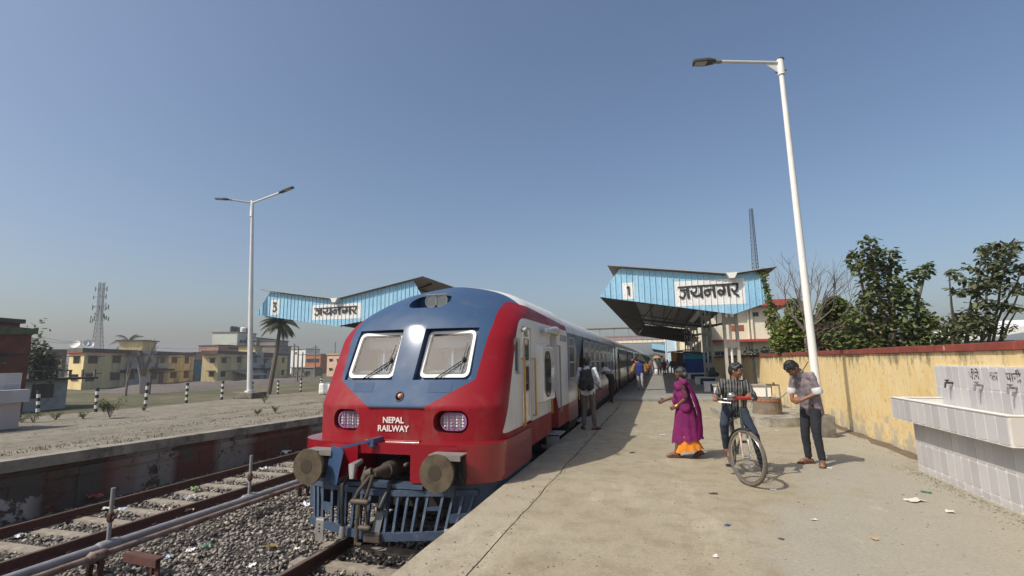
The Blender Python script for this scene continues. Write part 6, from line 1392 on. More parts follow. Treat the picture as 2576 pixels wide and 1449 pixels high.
def palm(name, label, base, top, crown_r, nfr, seed, trunk=True):
    t = thing(name, label, 'palm', tuple(base), group='palms across the field'); r = random.Random(seed)
    if trunk:
        mb = MB(); n = 12; pts = [Vector(base)+(Vector(top)-Vector(base))*(i/n)+Vector((.35*math.sin(2.2*i/n),.0,0))*.6 for i in range(n+1)]; mb.tube(pts, [.32-.12*i/n for i in range(n+1)], 8); part('trunk', mb, M_BARK, t, True); top = pts[-1]
    for k in range(nfr):
        az = 2*PI*k/nfr+r.uniform(-.2,.2); el = r.uniform(-.35, 1.1); L = crown_r*r.uniform(.85,1.15); p = Vector(top); d = Vector((math.cos(az)*math.cos(el), math.sin(az)*math.cos(el), math.sin(el))); pts = [p.copy()]
        for i in range(7): p = p+d*L/7; d = (d+Vector((0,0,-.26))).normalized(); pts.append(p.copy())
        mb = MB(); mb.tube(pts, .035, 4)
        for i in range(1, 28):
            u = i/28*7; j = min(6, int(u)); q = pts[j]+(pts[j+1]-pts[j])*(u-j); tdir = (pts[j+1]-pts[j]).normalized(); sd = tdir.cross(Vector((0,0,1))).normalized(); ll = crown_r*.26*math.sin(PI*min(1,.15+i/32))
            for s in (-1, 1):
                e = q+sd*s*ll*.75+tdir*ll*.45+Vector((0,0,-ll*.55)); mb.add([q+tdir*.07, q-tdir*.07, e, q+Vector((0,0,.03))], [(0,2,1),(0,3,2),(1,2,3)])
        part('frond', mb, M_PALM, t, fixn=False)
    return t
p = G(*C3(1980,978),-2.1); D = math.hypot(p.x,p.y); palm('palm_tree', 'tall palm with leaning trunk below the canopy with number 3', p, DI(*C3(2062,455), D), 3.0, 30, 4)
pt = DI(*C3(950,590), 160); palm('palm_tree', 'palm crown showing behind the stair head of the long yellow block', (pt.x, pt.y, -2.1), pt, 4.4, 24, 9)
t = thing('dark_tree', 'dark dusty tree between the brick house and the grey houses', 'tree', tuple(DI(*C3(260,1000),62)))
leaves('crown', [px(C3,x,y,0,r,k) if False else (tuple(DI(*C3(x,y),62)), (r/FPX*62*.34,)*3, k) for x,y,r,k in ((255,590,60,60),(250,650,70,160),(230,720,80,220),(260,700,80,200),(230,790,90,260),(280,760,90,220),(330,740,70,120),(350,720,50,60),(215,850,90,200),(290,480,60,20),(240,850,60,120),(300,830,70,160))], M_LEAFD, t, .45, 31)
def weed(label, p, r, k, size, seed, cat='weed', m=M_LEAFD, name='weed'):
    t = thing(name, label, cat, tuple(p), group='weeds on the far platform'); rr_ = random.Random(seed); mb = MB(); bl = []
    for i in range(7):
        a = rr_.uniform(0, 2*PI); q = Vector(p)+Vector((math.cos(a)*r*.7, math.sin(a)*r*.7, r*rr_.uniform(.8,1.5))); mb.tube([p, (Vector(p)+q)/2+Vector((0,0,r*.2)), q], .008, 4); bl.append((tuple((Vector(p)+q)/2+Vector((0,0,r*.25))), (r*.4,)*3, k//14)); bl.append((tuple(q), (r*.35,)*3, k//14))
    part('stems', mb, M_BARK, t); leaves('foliage', bl, m, t, size, seed)
weed('bushy green weed, the largest plant on the far platform', G(*C3(810,1150),LZ*.6), .42, 420, .085, 41, 'bush', name='bush')
for k, (x, y, r, lab) in enumerate(((160,1195,.3,'green weed right beside the left edge trough'),(245,1195,.35,'weed at the foot of the leftmost striped post'),(410,1170,.3,'low dusty weed between the first two striped posts'),(612,1160,.22,'tiny weed just left of the bushy one'),(1060,1100,.15,'small tuft below the striped post by the notice board'),(1950,1040,.3,'dusty weed right of the twin arm lamp plinth'),(2030,1115,.24,'thin weed toward the train on the far platform'),(1900,1130,.2,'thin weed left of the one nearest the train'),(1900,992,.12,'dark tuft on the platform behind the lamp plinth'))):
    weed(lab, G(*C3(x,y),LZ*.8), r*.72, 130, .055, 50+k)
# patchy grass on the far platform and at the field edge
def grass(name, label, spots, seed, h, m):
    rs = np.random.RandomState(seed); Vv = []; 
    for (x, y, z, rx, ry, k) in spots:
        a = rs.normal(size=(k,2)); px_ = x+a[:,0]*rx; py_ = y+a[:,1]*ry; hh = h*rs.uniform(.4,1.3,k); th = rs.uniform(0,2*PI,k); w_ = .012
        q = np.stack([np.stack([px_-np.cos(th)*w_, py_-np.sin(th)*w_, np.full(k,z)],1), np.stack([px_+np.cos(th)*w_, py_+np.sin(th)*w_, np.full(k,z)],1), np.stack([px_+rs.normal(size=k)*hh*.5, py_+rs.normal(size=k)*hh*.5, z+hh],1)],1); Vv.append(q)
    V = np.concatenate(Vv); n = len(V); me = bpy.data.meshes.new(name); me.vertices.add(n*3); me.vertices.foreach_set('co', V.reshape(-1).astype(np.float32)); me.loops.add(n*3); me.loops.foreach_set('vertex_index', np.arange(n*3, dtype=np.int32)); me.polygons.add(n); me.polygons.foreach_set('loop_start', np.arange(0,n*3,3,dtype=np.int32)); me.update(calc_edges=True)
    at = me.attributes.new('tint','FLOAT','FACE'); at.data.foreach_set('value', rs.uniform(0,1,n).astype(np.float32)); me.materials.append(m); o = bpy.data.objects.new(name, me); C.objects.link(o); o['kind'] = 'stuff'; o['label'] = label
rg = random.Random(77); sp = []
for i in range(60):
    y = rg.uniform(5, 30); sp.append((rg.choice((LE-.75, LE-1.3, LE-1.0, -15.5, -13.6))+rg.uniform(-.3,.3), y, lz(y), .10, .9, 70))
grass('platform_grass', 'thin dry grass in the joints of the far platform', sp, 5, .045, M_DRYL)
sp = [(rg.uniform(-38,-23), rg.uniform(8,52), -2.1, 2.0, 2.2, 260) for i in range(110)]
grass('field_grass', 'short green field grass beyond the far platform', sp, 6, .16, M_IVY)
# far tree line
rs = np.random.RandomState(9); bl = []
for i in range(150):
    a = math.radians(rs.uniform(-75, 50)); D = rs.uniform(300, 420); h = rs.uniform(3, 8); bl.append(((math.sin(a)*D, math.cos(a)*D, -2+h*.5), (rs.uniform(9,20), 8, h*.6), 110))
o = leaves('tree_line', bl, M_LEAFD, None, 3.0, 99); o['kind'] = 'stuff'; o['label'] = 'hazy line of distant trees along the horizon'
# shed far right beyond the wall
t = thing('open_shed', 'open shed with pale roof edge far right beyond the wall', 'shed', (30,38,-.2))
p = AT(2440,842,36); q = AT(2700,800,36); 
mb = MB(); mb.add([(p.x,36,p.z-.35),(q.x,36,q.z-.35),(q.x,42,q.z-.35),(p.x,42,p.z-.35),(p.x,36,p.z),(q.x,36,q.z),(q.x,42,q.z+.3),(p.x,42,p.z+.3)],[(0,3,2,1),(4,5,6,7),(0,1,5,4),(1,2,6,5),(2,3,7,6),(3,0,4,7)]); part('roof', mb, M_WHITE, t)
mb = MB(); mb.bb(p.x,q.x,36.1,36.4,p.z-.65,p.z-.36); part('beam', mb, M_DARK, t)
for k in range(5): mb = MB(); x = p.x+(q.x-p.x)*(k+.5)/5; mb.bb(x,x+.3,36.2,36.5,-.2,p.z-.65); part('shed_post', mb, M_GREY, t)
mb = MB(); mb.bb(p.x-3,q.x,40,40.3,-.2,1.9); part('shed_wall', mb, mat('shed_wall',(0.25,0.20,0.19),.9,var=.3), t)
# ------------------------------------------------------------------ people
def skin(name, rgb): return mat(name, rgb, 0.55, var=.08, scale=9)
M_SK1 = skin('skin_brown', (0.20,0.095,0.055)); M_SK2 = skin('skin_deep_brown', (0.14,0.065,0.04)); M_HAIR = mat('black_hair', (0.012,0.010,0.010), 0.45, var=.4, scale=40, bump=.6, bscale=70, bdist=.01)
M_GHAIR = mat('greying_hair', (0.03,0.03,0.032), 0.5, var=.5, scale=25, bump=.5, bscale=60, bdist=.01); M_EYE = mat('eye_white', (0.5,0.47,0.43), .3, var=0); M_PUP = mat('dark_iris', (0.01,0.008,0.006), .3, var=0); M_LIP = mat('lips', (0.17,0.06,0.045), .5, var=.05)
def cloth(name, rgb, **k): return mat(name, rgb, k.pop('rough', .9), var=k.pop('var', .12), scale=k.pop('scale', 7), **k)
def Rz(a): return Matrix.Rotation(a, 3, 'Z')
DEF = dict(pel=(0,0,.90), che=(0,.01,1.22), nek=(0,0,1.40), hd=(0,.02,1.535), sl=(-.175,0,1.365), sr=(.175,0,1.365), el=(-.225,-.03,1.10), er=(.225,-.03,1.10), wl=(-.22,.04,.86), wr=(.22,.04,.86),
           hl=(-.09,0,.88), hr=(.09,0,.88), kl=(-.10,.02,.48), kr=(.10,.02,.48), al=(-.10,-.02,.085), ar=(.10,-.02,.085), fl=0, fr=0, yaw=0, pit=0, roll=0)
def hand(mb, w, d, palm_n, thumb, s=1.0, curl=.5):
    """five separate fingers; d along the hand, palm_n towards the palm, thumb towards the thumb side"""
    w = Vector(w); d = Vector(d).normalized(); pn = Vector(palm_n); pn = (pn-d*pn.dot(d)).normalized(); th = d.cross(pn)
    if th.dot(Vector(thumb)) < 0: th = -th
    for o in (-.022, 0, .022): mb.cap(w+th*o*.7*s, w+d*.075*s+th*o*s, .016*s, .015*s, 8)
    for k, (o, L) in enumerate(((.030,.066),(.010,.074),(-.011,.070),(-.031,.055))):
        a = w+d*.082*s+th*o*s; c = a+(d*math.cos(curl*.6)+pn*math.sin(curl*.6))*L*.45*s; e = c+(d*math.cos(curl*1.7)+pn*math.sin(curl*1.7))*L*.3*s; f = e+(d*math.cos(curl*2.6)+pn*math.sin(curl*2.6))*L*.25*s
        mb.cap(a, c, .0095*s, .009*s, 6); mb.cap(c, e, .009*s, .0085*s, 6); mb.cap(e, f, .0085*s, .0075*s, 6)
    a = w+d*.02*s+th*.026*s; c = a+(d*.55+th*.6+pn*.35)*.045*s; e = c+(d*.85+th*.1+pn*.45)*.035*s; mb.cap(a, c, .013*s, .011*s, 7); mb.cap(c, e, .0105*s, .009*s, 7)
def person(label, loc, rz, pose=None, s=1.0, vox=.011, skinm=None, shirt=None, trousers=None, hair=None, long_sleeve=True, sandals=None, hem=.10, detail=True, group=None, sleeve_to=None, hair_kind='short', seed=1, hands=(.6,.6), collar=None, loose=1.0):
    J = dict(DEF); J.update(pose or {}); V = {k: (Vector(v) if isinstance(v, tuple) else v) for k, v in J.items()}
    t = thing('person', label, 'person', loc, rz, group=group); t.scale = (s, s, s); ORG[t.name] = (0,0,0); sm = skinm or M_SK1
    Hm = (Matrix.Rotation(V['yaw'], 3, 'Z') @ Matrix.Rotation(V['pit'], 3, 'X') @ Matrix.Rotation(V['roll'], 3, 'Y')); hd = V['hd']
    H = lambda x, y, z: hd + Hm @ Vector((x, y, z))
    mb = MB(); ax = (V['sr']-V['sl']).normalized()
    for o in (-.075, 0, .075): mb.cap(V['pel']+ax*o, V['che']+ax*o*1.0-Vector((0,0,.02)), .076, .083, 10)
    mb.cap(V['sl']+Vector((.03,0,-.03)), V['sr']+Vector((-.03,0,-.03)), .045, .045, 10); mb.cap(V['nek']-Vector((0,0,.05)), H(0,-.02,-.05), .053, .05, 10)
    mb.ell(hd, (.074,.093,.108), Hm, 18, 12); mb.ell(H(0,.028,-.055), (.052,.055,.052), Hm, 12, 8); mb.ell(H(0,-.02,.02), (.077,.088,.09), Hm, 14, 10)
    mb.cap(H(0,.092,.012), H(0,.108,-.022), .009, .015, 6); mb.cap(H(-.022,.09,-.057), H(.022,.09,-.057), .008, .008, 6); mb.cap(H(0,.082,-.095), H(0,.082,-.092), .018, .018, 6)
    for sx in (-1, 1): mb.ell(H(sx*.077,-.005,-.008), (.009,.018,.028), Hm, 8, 6); mb.cap(H(sx*.015,.088,.028), H(sx*.05,.078,.03), .010, .009, 6); mb.ell(H(sx*.042,.066,-.02), (.022,.022,.02), Hm, 8, 6)
    for sh, e_, wr_ in (('sl','el','wl'), ('sr','er','wr')): mb.cap(V[sh], V[e_], .045, .037, 10); mb.cap(V[e_], V[wr_], .037, .025, 10)
    for i, (e_, wr_, sg) in enumerate((('el','wl',1), ('er','wr',-1))):
        d = J.get('hd_'+wr_) and Vector(J['hd_'+wr_]) or (V[wr_]-V[e_]).normalized(); pn = Vector(J.get('pn_'+wr_, (sg,0,0))); th = Vector(J.get('th_'+wr_, (0,1,0)))
        if detail: hand(mb, V[wr_], d, pn, th, 1.0, hands[i])
        else: mb.cap(V[wr_], V[wr_]+d*.13, .03, .022, 8)
    for h_, k_, a_, f_ in (('hl','kl','al','fl'), ('hr','kr','ar','fr')):
        mb.cap(V[h_], V[k_], .078, .054, 10); mb.cap(V[k_], V[k_]+(V[a_]-V[k_])*.35, .053, .055, 10); mb.cap(V[k_]+(V[a_]-V[k_])*.35, V[a_], .052, .034, 10)
        fd = Rz(V[f_] if not isinstance(V[f_], Vector) else 0) @ Vector((0,1,0)); tz = J.get('toe_'+f_, 0); fd = Vector((fd.x, fd.y, tz)).normalized(); a = V[a_]
        mb.cap(a-fd*.045+Vector((0,0,-.045)), a+fd*.10+Vector((0,0,-.05)), .034, .032, 8); sd = fd.cross(Vector((0,0,1))).normalized(); mb.cap(a+fd*.02+Vector((0,0,-.02)), a+fd*.11+Vector((0,0,-.045)), .034, .03, 8)
        for k in range(5 if detail else 1): o = (-.030+.015*k) if detail else 0; mb.cap(a+fd*.11+sd*o+Vector((0,0,-.058)), a+fd*(.155-.006*abs(k-1))+sd*o*1.15+Vector((0,0,-.064)), .012 if detail else .03, .010 if detail else .026, 6)
    me = remesh(mb, vox, 2); me.materials.append(sm); part('body', None, None, t, me=me)
    if detail:
        for sx in (-1, 1):
            mb = MB(); mb.ell(H(sx*.031,.0835,.010), (.0135,.008,.0075), Hm, 10, 6); ey = part('eye', mb, M_EYE, t, True); mb = MB(); mb.ell(H(sx*.031,.0895,.010), (.006,.004,.006), Hm, 8, 6); part('iris', mb, M_PUP, ey, True)
            mb = MB(); mb.cap(H(sx*.014,.094,.030), H(sx*.050,.083,.032), .0045, .0035, 6); part('eyebrow', mb, M_HAIR, t, True)
        mb = MB(); mb.cap(H(-.022,.096,-.056), H(.022,.096,-.056), .006, .006, 6); part('lips', mb, M_LIP, t, True)
    # hair
    mb = MB(); hm = hair or M_HAIR
    mb.ell(H(0,-.022,.040), (.086,.095,.086), Hm, 16, 10); mb.ell(H(0,-.045,-.005), (.080,.072,.085), Hm, 14, 10)
    if hair_kind == 'short':
        mb.ell(H(.0,.035,.082), (.072,.062,.036), Hm, 12, 8)
        for sx in (-1, 1): mb.ell(H(sx*.070,.01,.035), (.018,.045,.04), Hm, 8, 6)
        r = random.Random(seed)
        for k in range(26 if detail else 0):
            a = r.uniform(0, 2*PI); e = r.uniform(.5, 1.5); p = Vector((.082*math.cos(a)*math.cos(e), .088*math.sin(a)*math.cos(e)-.012, .09*math.sin(e)+.042)); q = p+Vector((p.x*.1, .02+r.uniform(0,.02), .012)); mb.cap(H(*p), H(*q), .014, .007, 5)
    elif hair_kind == 'bun':
        for sx in (-1, 1): mb.ell(H(sx*.062,.02,.045), (.028,.05,.045), Hm, 8, 6)
        mb.ell(H(0,-.115,-.03), (.055,.042,.055), Hm, 12, 8); mb.cap(H(0,-.13,-.06), H(.0,-.12,-.22), .025, .018, 8)
    me = remesh(mb, vox*.9, 1, .006 if detail else 0, 60, seed); me.materials.append(hm); part('hair', None, None, t, me=me)
    # shirt
    if shirt is not None:
        mb = MB(); k = loose; dn = (V['pel']-V['che']).normalized()
        for o in (-.082, 0, .082): mb.cap(V['pel']+ax*o+dn*hem, V['che']+ax*o*1.05, .100*k, .108*k, 12)
        mb.cap(V['sl']+Vector((.02,0,-.02)), V['sr']+Vector((-.02,0,-.02)), .060, .060, 12); mb.cap(V['nek']+Vector((0,0,-.06)), V['nek']+Vector((0,0,.0)), .07, .058, 12)
        for sh, e_, wr_ in (('sl','el','wl'), ('sr','er','wr')):
            f = 1.0 if long_sleeve else .92; mb.cap(V[sh], V[sh]+(V[e_]-V[sh])*f, .054, .052, 10)
            if long_sleeve: fr_ = sleeve_to or .92; mb.cap(V[e_], V[e_]+(V[wr_]-V[e_])*fr_, .052, .040, 10)
        me = remesh(mb, vox*1.15, 2, .011, 12, seed); me.materials.append(shirt); part('shirt', None, None, t, me=me)
    if trousers is not None:
        mb = MB()
        for o in (-.075, 0, .075): mb.cap(V['pel']+ax*o, V['pel']+ax*o+Vector((0,0,.07)), .098, .092, 12)
        for h_, k_, a_ in (('hl','kl','al'), ('hr','kr','ar')): mb.cap(V[h_], V[k_], .092, .068, 12); mb.cap(V[k_], V[a_]+(V[k_]-V[a_]).normalized()*.03, .067, .052, 12)
        me = remesh(mb, vox*1.15, 3, .007, 12, seed+5); me.materials.append(trousers); part('trousers', None, None, t, me=me)
    if sandals is not None:
        for a_, f_ in (('al','fl'), ('ar','fr')):
            fd = Rz(J[f_]) @ Vector((0,1,0)); sd = Vector((fd.y,-fd.x,0)); a = V[a_]; mb = MB(); tz = J.get('toe_'+f_, 0)
            out_ = []; 
            for y_, w_ in ((-.085,.028),(-.06,.038),(0,.036),(.09,.048),(.15,.040),(.178,.02)): out_.append((y_, w_))
            L_ = [a+fd*y_+sd*w_+Vector((0,0,tz*y_)) for y_, w_ in out_]; R_ = [a+fd*y_-sd*w_+Vector((0,0,tz*y_)) for y_, w_ in out_][::-1]; P = L_+R_; n = len(P)
            mb.add([(p.x,p.y,p.z-.083) for p in P]+[(p.x,p.y,p.z-.068) for p in P], [tuple(range(n)), tuple(range(2*n-1,n-1,-1))]+[(i,i+n,(i+1)%n+n,(i+1)%n) for i in range(n)])
            part('sandal', mb, sandals, t)
            mb = MB(); c0 = a+fd*.075; mb.tube([c0+sd*.045+Vector((0,0,-.07)), c0+sd*.028+Vector((0,0,-.03)), c0-sd*.028+Vector((0,0,-.03)), c0-sd*.045+Vector((0,0,-.07))], .012, 6); c0 = a-fd*.0; mb.tube([c0+sd*.04+Vector((0,0,-.05)), c0+fd*.05+Vector((0,0,-.0)), c0-sd*.04+Vector((0,0,-.05))], .010, 6); part('sandal_strap', mb, sandals, t)
    return t, V, H
M_SANDAL = mat('brown_sandal', (0.10,0.055,0.035), .7, var=.2)
# floral shirt of the bowed man
n = NB('floral_shirt', .85); vo = n.N.new('ShaderNodeTexVoronoi'); vo.inputs['Scale'].default_value = 17; n.L.new(n.tc, vo.inputs[0]); fl = n.noise(26, 5, None, .7)
c = n.mix(n.rng(n.noise(9, 5), .4, .6), (0.135,0.11,0.125), (0.225,0.185,0.20)); c = n.mix(n.rng(fl, .60, .64, 0, .85), c, (0.46,0.42,0.42)); c = n.mix(n.rng(vo.outputs[0], .18, .14, 0, .6), c, (0.07,0.05,0.07)); M_FLORAL = n.done(c)
M_JEAN = cloth('black_jeans', (0.016,0.018,0.024), var=.25, scale=5); M_CUFF = cloth('white_cuff', (0.55,0.55,0.55))
t, V, H = person('person in a purple grey floral shirt and black jeans, head bowed, hands at the waist', (2.17,8.85,.004), math.radians(118), dict(pel=(0,-.03,.93), che=(0,.03,1.26), nek=(0,.13,1.42), hd=(0,.245,1.475), sl=(-.185,.07,1.37), sr=(.185,.07,1.37), el=(-.235,.03,1.10), er=(.235,.09,1.08), wl=(-.085,.21,.985), wr=(.075,.235,.975), hd_wl=(.8,.25,-.15), hd_wr=(-.8,.2,-.15), pn_wl=(.3,-1,0), pn_wr=(-.3,-1,0), th_wl=(0,0,1), th_wr=(0,0,1), hl=(-.09,-.03,.90), hr=(.09,-.03,.90), kl=(-.115,.02,.50), kr=(.10,.03,.50), al=(-.14,-.02,.09), ar=(.11,.0,.09), fl=.75, fr=-.25, pit=-.95, yaw=.05), .985, .0095, M_SK1, M_FLORAL, M_JEAN, long_sleeve=False, sandals=M_SANDAL, hem=.13, seed=3, hands=(.8,.8))
for e_, w_ in (('el','wl'),('er','wr')):
    a = V[e_]; mb = MB(); d = (V['sl' if e_ == 'el' else 'sr']-a).normalized(); mb.tube([a-d*.015, a+d*.0, a+d*.07, a+d*.08], [.066,.074,.074,.068], 16); part('rolled_cuff', mb, M_CUFF, t, True)
mb = MB(); Hc = V['nek']; mb.tube([Hc+Vector((.062*math.cos(2*PI*j/18), .055*math.sin(2*PI*j/18)-.01, -.0+.02*-math.sin(2*PI*j/18))) for j in range(18)], .013, 6, closed=True); part('shirt_collar', mb, M_FLORAL, t, True)
# ---------------- bicycle
Rr = Vector((.95,8.42,.352)); Ff = Vector((1.01,7.26,.352)); dd = (Ff-Rr).normalized(); sx = Vector((-dd.y, dd.x, 0)); sx = Vector((dd.y,-dd.x,0))   # sx: rider's right
hh = Vector((.50,-.866,0)); aa = Vector((hh.y,-hh.x,0))
bk = thing('bicycle', 'old roadster bicycle with red wrapped handlebar, ridden by the boy', 'bicycle', (.98,7.84,0))
M_TYRE = mat('dusty_tyre', (0.105,0.09,0.072), .9, var=.2, scale=20); M_CHROME = mat('worn_chrome', (0.55,0.54,0.51), .25, .9, var=.15); M_FRAME = mat('dark_green_frame', (0.018,0.035,0.03), .35, .2, var=.2, coat=.4); M_FORK = mat('scuffed_pink_fork', (0.45,0.33,0.28), .6, .1, var=.3, scale=20)
def wheel(c, h, nm):
    ax = Vector((h.y,-h.x,0)); up = Vector((0,0,1)); P = lambda a, r: c+h*math.cos(a)*r+up*math.sin(a)*r
    mb = MB(); mb.tube([P(2*PI*i/56,.328) for i in range(56)], .0235, 10, closed=True); w = part('wheel', mb, M_TYRE, bk, True)
    mb = MB(); mb.tube([P(2*PI*i/56,.302) for i in range(56)], .012, 6, closed=True); part('rim', mb, M_CHROME, w, True)
    mb = MB(); 
    for i in range(32):
        a = 2*PI*i/32; b = a+(.5 if i % 2 else -.5); s_ = 1 if (i//2) % 2 else -1; mb.tube([c+ax*s_*.028+h*math.cos(b)*.02+up*math.sin(b)*.02, P(a,.298)], .0016, 4, False)
    part('spokes', mb, M_CHROME, w, kind='stuff'); mb = MB(); mb.tube([c-ax*.05, c-ax*.03, c+ax*.03, c+ax*.05], [.012,.022,.022,.012], 10); part('hub', mb, M_CHROME, w, True); return ax, P
axr, Pr = wheel(Rr, dd, 'r'); axf, Pf = wheel(Ff, hh, 'f')
up = Vector((0,0,1)); BB = Rr+dd*.47+up*-.07; ST = Rr+dd*.30+up*.48; HT = Ff-dd*.20+up*.60; HB = Ff-dd*.13+up*.36
mb = MB()
for a, b, r in ((BB,ST,.015),(BB,HB,.016),(ST-up*.03,HT-up*.02,.014),(ST-up*.10,HT-up*.10,.013)): mb.tube([a,b], r, 8)
for s_ in (-1, 1): mb.tube([BB+sx*.03*s_, Rr+sx*.055*s_], .009, 6); mb.tube([ST+sx*.02*s_-up*.03, Rr+sx*.055*s_], .008, 6)
mb.tube([HT+up*.02, HB-up*.02], .020, 10); fm = part('frame', mb, M_FRAME, bk, True)
mb = MB(); mb.tube([HB-up*.03-aa*.06+hh*.01, HB-up*.03+aa*.06+hh*.01], .016, 8)
fk = part('fork_crown', mb, M_CHROME, bk, True)
for s_ in (-1, 1): mb = MB(); mb.tube([HB-up*.03+aa*.055*s_, Ff+aa*.055*s_+up*.2-hh*.02, Ff+aa*.055*s_], [.014,.013,.009], 8); part('fork_blade', mb, M_FORK if s_ > 0 else M_CHROME, fk, True)
hc = HT+up*.13; GL = hc+aa*.27-hh*.10; GR = hc-aa*.27-hh*.10
if GL.x > GR.x: GL, GR = GR, GL
mb = MB(); mb.tube([HT, hc], .013, 8); mb.tube([GL, hc+(GL-hc)*.75+hh*.09, hc+(GL-hc)*.3+hh*.03, hc, hc+(GR-hc)*.3+hh*.03, hc+(GR-hc)*.75+hh*.09, GR], .012, 8); hbp = part('handlebar', mb, M_CHROME, bk, True)
mb = MB(); mb.tube([hc+(GL-hc)*.35+hh*.03, hc+up*.005, hc+(GR-hc)*.62+hh*.06], .024, 8); part('red_wrapping', mb, mat('red_plastic_wrap',(0.42,0.035,0.02),.5,var=.4,scale=40), hbp, True)
for q, e in ((GL,hc+(GL-hc)*.75+hh*.09),(GR,hc+(GR-hc)*.75+hh*.09)): mb = MB(); mb.cap(q, q+(e-q)*.6, .017, .017, 8); part('grip', mb, M_RUB, hbp, True)
mb = MB(); mb.ell(hc+(GL-hc)*.42+hh*.03+up*.05, (.052,.052,.038)); part('bell', mb, M_CHROME, hbp, True)
mb = MB(); mb.tube([GL+hh*.03-up*.04, GL+hh*.10+(hc-GL)*.4-up*.05], .006, 5); mb.tube([GR+hh*.03-up*.03, GR+hh*.09+(hc-GR)*.4-up*.06], .006, 5); mb.tube([GR-up*.02+hh*.02, GR-up*.14-hh*.03], .004, 4); part('brake_lever', mb, M_CHROME, bk, True)
def fender(P, a0, a1, ax, nm):
    mb = MB(); n = 24; vs = []
    for i in range(n+1):
        a = math.radians(a0+(a1-a0)*i/n); p = P(a, .372); o = (P(a,.372)-P(a,0)).normalized()
        vs += [p-ax*.032-o*.014, p-ax*.016, p+ax*.016, p+ax*.032-o*.014]
    mb.add(vs, [(i*4+j, i*4+j+1, i*4+5+j, i*4+4+j) for i in range(n) for j in range(3)]); return part('mudguard', mb, M_BLACK, bk, True, fixn=False)
fender(Pr, 20, 205, axr, 'r'); fender(Pf, 75, 160, axf, 'f')
mb = MB(); mb.ell(ST+up*.12-dd*.04, (.085,.13,.04)); mb.cap(ST+up*.115+dd*.04, ST+up*.12+dd*.14, .04, .02, 8); mb.tube([ST, ST+up*.10], .012, 6); part('saddle', mb, M_RUB, bk, True)
mb = MB(); c0 = Rr+up*.40; 
for s_ in (-1, 0, 1): mb.tube([c0+sx*.06*s_-dd*.2, c0+sx*.06*s_+dd*.15], .006, 5)
for u in (-.2, -.05, .12): mb.tube([c0-sx*.07+dd*u, c0+sx*.07+dd*u], .006, 5)
for s_ in (-1, 1): mb.tube([c0+sx*.07*s_-dd*.1, Rr+sx*.07*s_], .006, 5)
part('rear_carrier', mb, M_FRAME, bk, True)
mb = MB(); mb.tube([BB+sx*.04+dd*.085*math.cos(2*PI*i/20)+up*.085*math.sin(2*PI*i/20) for i in range(20)], .006, 5, closed=True); cr = part('chainwheel', mb, M_CHROME, bk, True)
for s_ in (-1, 1):
    cd = (up*-.155+dd*.06)*s_; p = BB+sx*.06*s_+cd; mb = MB(); mb.tube([BB+sx*.045*s_, BB+sx*.055*s_, p], .008, 6); ca = part('crank', mb, M_CHROME, bk, True)
    mb = MB(); mb.box(p+sx*.055*s_, (.09,.075,.028), Matrix(((sx.x,dd.x,0),(sx.y,dd.y,0),(0,0,1)))); part('pedal', mb, M_RUB, ca, bevel=.006)
mb = MB(); mb.box((Rr+BB)/2+sx*.055+up*.02, (.012,.50,.09), Matrix(((sx.x,dd.x,0),(sx.y,dd.y,0),(0,0,1)))); part('chain_guard', mb, M_FRAME, bk, bevel=.005)
# ---------------- boy riding it
n = NB('striped_shirt', .85); wv = n.math('SINE', n.math('MULTIPLY', n.math('ADD', n.sep.outputs[0], n.math('MULTIPLY', n.noise(4,3), .05)), 150.0)); wv2 = n.math('SINE', n.math('MULTIPLY', n.sep.outputs[0], 75.0))
c = n.mix(n.rng(wv, .35, .8), (0.016,0.017,0.021), (0.21,0.185,0.145)); c = n.mix(n.rng(wv2, .3, .7, 0, .7), c, (0.075,0.09,0.105)); M_STRIPE = n.done(c)
bl_ = Vector((1.0,8.03,0)); brz = math.atan2(-dd.x, dd.y)
Mi = Matrix.Rotation(-brz, 3, 'Z'); sc_b = .90
def tl(p): q = Mi @ (Vector(p)-bl_); return tuple(q/sc_b)
gl, gr = GL+up*.03, GR+up*.03
t, V, H = person('person, a boy in a striped shirt and dark jeans looking aside astride the bicycle', tuple(bl_), brz, dict(pel=(0,-.02,1.02), che=(-.01,.10,1.32), nek=(-.02,.13,1.47), hd=(-.035,.15,1.60), sl=(-.18,.12,1.42), sr=(.175,.12,1.43), er=(.27,.18,1.20), el=(-.27,.20,1.19), wr=tl(gl-dd*.03-hh*.04+up*.01), wl=tl(gr-dd*.03-hh*.04+up*.01), hd_wr=(.05,.75,-.4), hd_wl=(-.05,.75,-.4), pn_wr=(0,-.2,-1), pn_wl=(0,-.2,-1), th_wr=(-1,.1,0), th_wl=(1,.1,0), hl=(-.10,0,1.0), hr=(.10,0,1.0), kl=(-.23,.20,.60), kr=(.22,.30,.80), al=tl((1.34,8.16,.085)), ar=tl((.84,7.93,.36)), fl=-.1, fr=.25, toe_fr=-.35, yaw=1.05, pit=-.2), sc_b, .0095, M_SK1, M_STRIPE, cloth('dark_blue_jeans',(0.022,0.032,0.052),var=.3,scale=6), sandals=M_SANDAL, hem=.07, seed=8, hands=(1.1,1.1), sleeve_to=.82)
